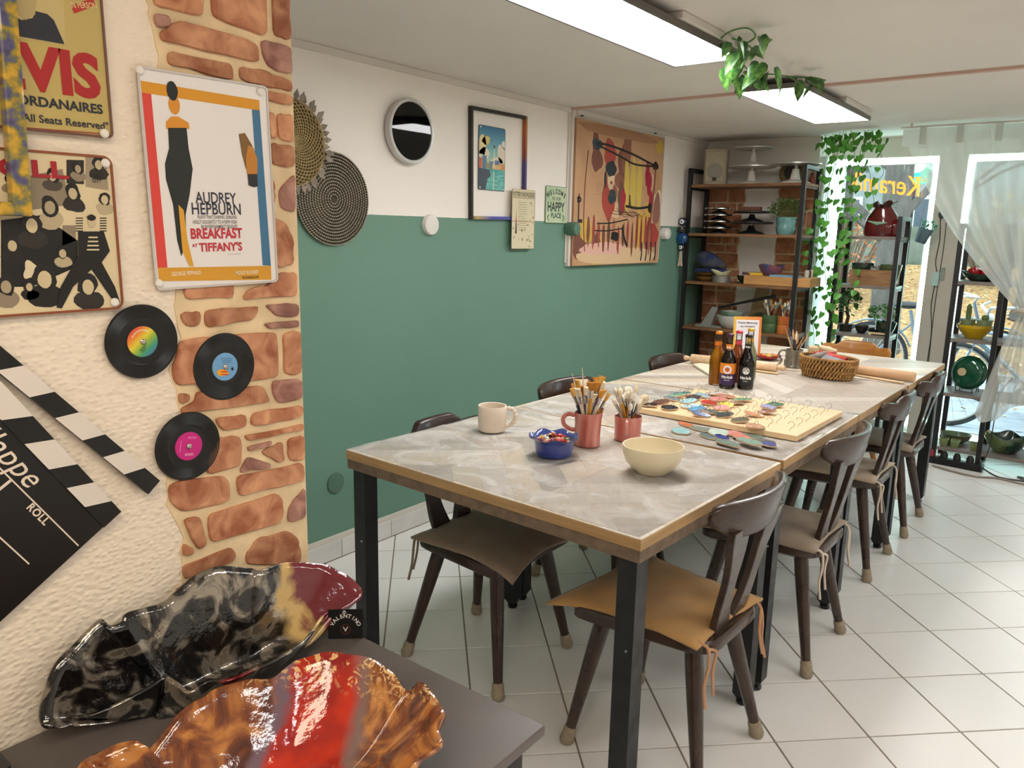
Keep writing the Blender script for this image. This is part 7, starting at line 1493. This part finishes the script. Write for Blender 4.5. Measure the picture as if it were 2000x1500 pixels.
shrub(-3.6, 13.6, .9, 1.5, '#a0583a', '#c98a58', 'reddish autumn shrub behind the leafy strip', 41); shrub(-5.0, 14.2, 1.0, 1.6, '#8a5a44', '#b07a5a', 'brown autumn shrub beyond the ivy', 42); shrub(-1.6, 15.4, 1.0, 1.5, '#7a7a4a', '#a89458', 'olive shrub opposite the column', 43); shrub(.1, 14.8, 1.1, 1.6, '#7a6a4a', '#a8854a', 'brown shrub opposite the curtain', 44); shrub(-2.9, 8.4, .42, .55, '#4f7a45', '#7a9a5a', 'low green plant on the pavement outside the first window', 45)
# house opposite
t = thing('street_house', 'grey house front with shop awning across the street', 'building', (-3, 24, -.1)); m_wall = MAT('house_grey', '#7d827f', .9, var=.08, vs=2); obj('wall', MB().box(-14, 12, 0, 4, 0, 9), m_wall, t); obj('plinth', MB().box(-14, 12, -.06, 0, 0, .8), MAT('house_plinth', '#5f6462', .9), t); obj('roof', MB().loft([[(-14.4, -.5, 9), (12.4, -.5, 9), (12.4, 4.5, 9), (-14.4, 4.5, 9)], [(-13, 1.8, 11), (11, 1.8, 11), (11, 2.2, 11), (-13, 2.2, 11)]], True, True), MAT('roof_slate', '#4a4a50', .8), t)
m_wg = MAT('dark_window', '#3a444c', .15); m_wf2 = MAT('house_window_frame', '#c9cac6', .6)
for fl in range(3):
    for i in range(9):
        x = -12+i*2.6; z = 1.1+fl*2.8; f_ = obj('window', MB().box(x, x+1.3, -.08, -.01, z, z+1.6), m_wf2, t); obj('pane', MB().box(x+.08, x+.62, -.10, -.085, z+.08, z+1.52), m_wg, f_); obj('pane', MB().box(x+.68, x+1.22, -.10, -.085, z+.08, z+1.52), m_wg, f_)
o = obj('hedge_wall', MB().box(-14, 8, 17.65, 17.95, -.09, 1.7), MAT('mossy_wall', '#7d8378', .95, col2='#5f6a58', vs=3, detail=8)); o['kind'] = 'structure'; o.name = 'street_wall'
# lit pub sign across the street
sg = on(1, 17.0, 1787, 328)
t = thing('pub_sign', 'lit oval sign in teal and white with yellow letters across the street', 'sign', (sg.x, 17.0, sg.z), (pi/2, 0, 0)); m_ws, nt, b = newmat('sign_white_light'); b.inputs['Emission Color'].default_value = hx('#e8fff8'); b.inputs['Emission Strength'].default_value = 2.2
m_tealg, nt, b = newmat('sign_teal_light'); b.inputs['Base Color'].default_value = hx('#2aa88f'); b.inputs['Emission Color'].default_value = hx('#2ab89a'); b.inputs['Emission Strength'].default_value = .7
obj('box', MB().prism([(.27*cos(2*pi*i/28), .24*sin(2*pi*i/28)) for i in range(28)], -.1, 0), m_tealg, t); obj('white_field', MB().prism([(.19*cos(2*pi*i/28), .05+.14*sin(2*pi*i/28)) for i in range(28)], 0, .01), m_ws, t); fit('GARTEN', (-.24, -.28, .24, -.17), ink('#e8a030'), t, .015, bold=.02)
obj('lower_band', MB().box(-.26, .26, -.30, -.15, -.08, .005), m_tealg, t)
obj('post', MB().tube([(0, 0, -.12), (0, -1.6, -.12), (0, -sg.z-.09, -.12)], .04, 8), m_rk, t)
# bicycles
m_tyre, m_bike = ink('#26282b'), MAT('bike_frame', '#6f7a82', .3, metal=.4)
def bicycle(loc, rz, label, mf):
    t = thing('bicycle', label, 'bicycle', loc, (0, 0, rz), 'bicycles parked outside')
    for x in (-.52, .52):
        w_ = obj('wheel', MB().tube([(x+.33*cos(2*pi*i/40), 0, .345+.33*sin(2*pi*i/40)) for i in range(41)], .017, 7), m_tyre, t, smooth=True); obj('rim', MB().tube([(x+.305*cos(2*pi*i/40), 0, .345+.305*sin(2*pi*i/40)) for i in range(41)], .008, 5), m_alum, w_, smooth=True); mb = MB()
        for k in range(18): a = 2*pi*k/18; mb.tube([(x, .02*(-1)**k, .345), (x+.305*cos(a), 0, .345+.305*sin(a))], .0016, 4)
        obj('spokes', mb, m_alum, w_)['kind'] = 'stuff'; obj('mudguard', MB().tube([(x+.37*cos(a), 0, .345+.37*sin(a)) for a in [radians(20+k*14) for k in range(11)]], .02, 6, flat=.5), mf, t, smooth=True)
    for nm, P, r in (('frame_tube', [(-.52, 0, .345), (-.08, 0, .32)], .012), ('frame_tube', [(-.08, 0, .32), (.36, 0, .72)], .02), ('frame_tube', [(-.08, 0, .32), (-.2, 0, .82)], .017), ('frame_tube', [(-.17, 0, .70), (.33, 0, .78)], .017), ('frame_tube', [(-.52, 0, .345), (-.17, 0, .70)], .01), ('fork', [(.52, 0, .345), (.40, 0, .66), (.32, 0, .92)], .015), ('handlebar', [(.22, -.28, 1.0), (.34, -.1, .98), (.32, 0, .93), (.34, .1, .98), (.22, .28, 1.0)], .012)): obj(nm, MB().tube(P, r, 8), mf if nm != 'handlebar' else m_alum, t, smooth=True)
    obj('saddle', MB().ball((-.23, 0, .87), .13, 14, 6, (1.0, .55, .28)), ink('#1f1f22'), t, smooth=True); obj('chainring', MB().lathe([(.08, -.01), (.09, -.01), (.09, 0), (.08, 0)], 24).mesh('chainring', m_alum), None, t).matrix_local = Matrix.Translation((-.08, 0, .32)) @ Matrix.Rotation(pi/2, 4, 'X'); obj('headlight', MB().ball((.46, 0, .80), .035, 10, 6), ink('#c9c9c4'), t, smooth=True)
bicycle((-1.30, 8.3, -.05), radians(10), 'grey parked bicycle outside, wheel beside the column', m_bike); bicycle((-.45, 7.3, -.05), radians(205), 'silver parked bicycle outside behind the curtain rack', MAT('bike_silver', '#9aa3aa', .3, metal=.5))
t = thing('utility_box', 'dark grey utility box on the pavement behind the curtain', 'utility box', (-.05, 7.9, -.05)); obj('body', MB().box(-.33, .33, -.2, .2, 0, 1.35), MAT('box_dark', '#1c1e21', .5), t, bevel=.01); obj('lid', MB().box(-.35, .35, -.22, .22, 1.35, 1.40), MAT('box_dark', '#1c1e21', .5), t); obj('door_panel', MB().box(-.28, .28, -.206, -.2, .1, 1.25), MAT('box_panel', '#24272b', .5), t)
# hanging planter in the window
t = thing('hanging_planter', 'grey pot with small green plant hanging in the first window', 'plant', (-1.075, 5.97, 1.42), (0, radians(18), 0)); obj('pot', MB().lathe([(.0005, 0), (.035, 0), (.048, .10), (.044, .10), (.0005, .08)], 20), ink('#5f7480'), t, smooth=True); leafclump('foliage', (0, 0, .12), (.06, .05, .04), 60, .018, MAT('mint_leaf', '#7ab89a', .5), t, 6); obj('hanger', MB().tube([(-.045, 0, .09), (-.09, 0, .30), (-.17, 0, .56)], .0015, 5), ink('#8a8a8a'), t)
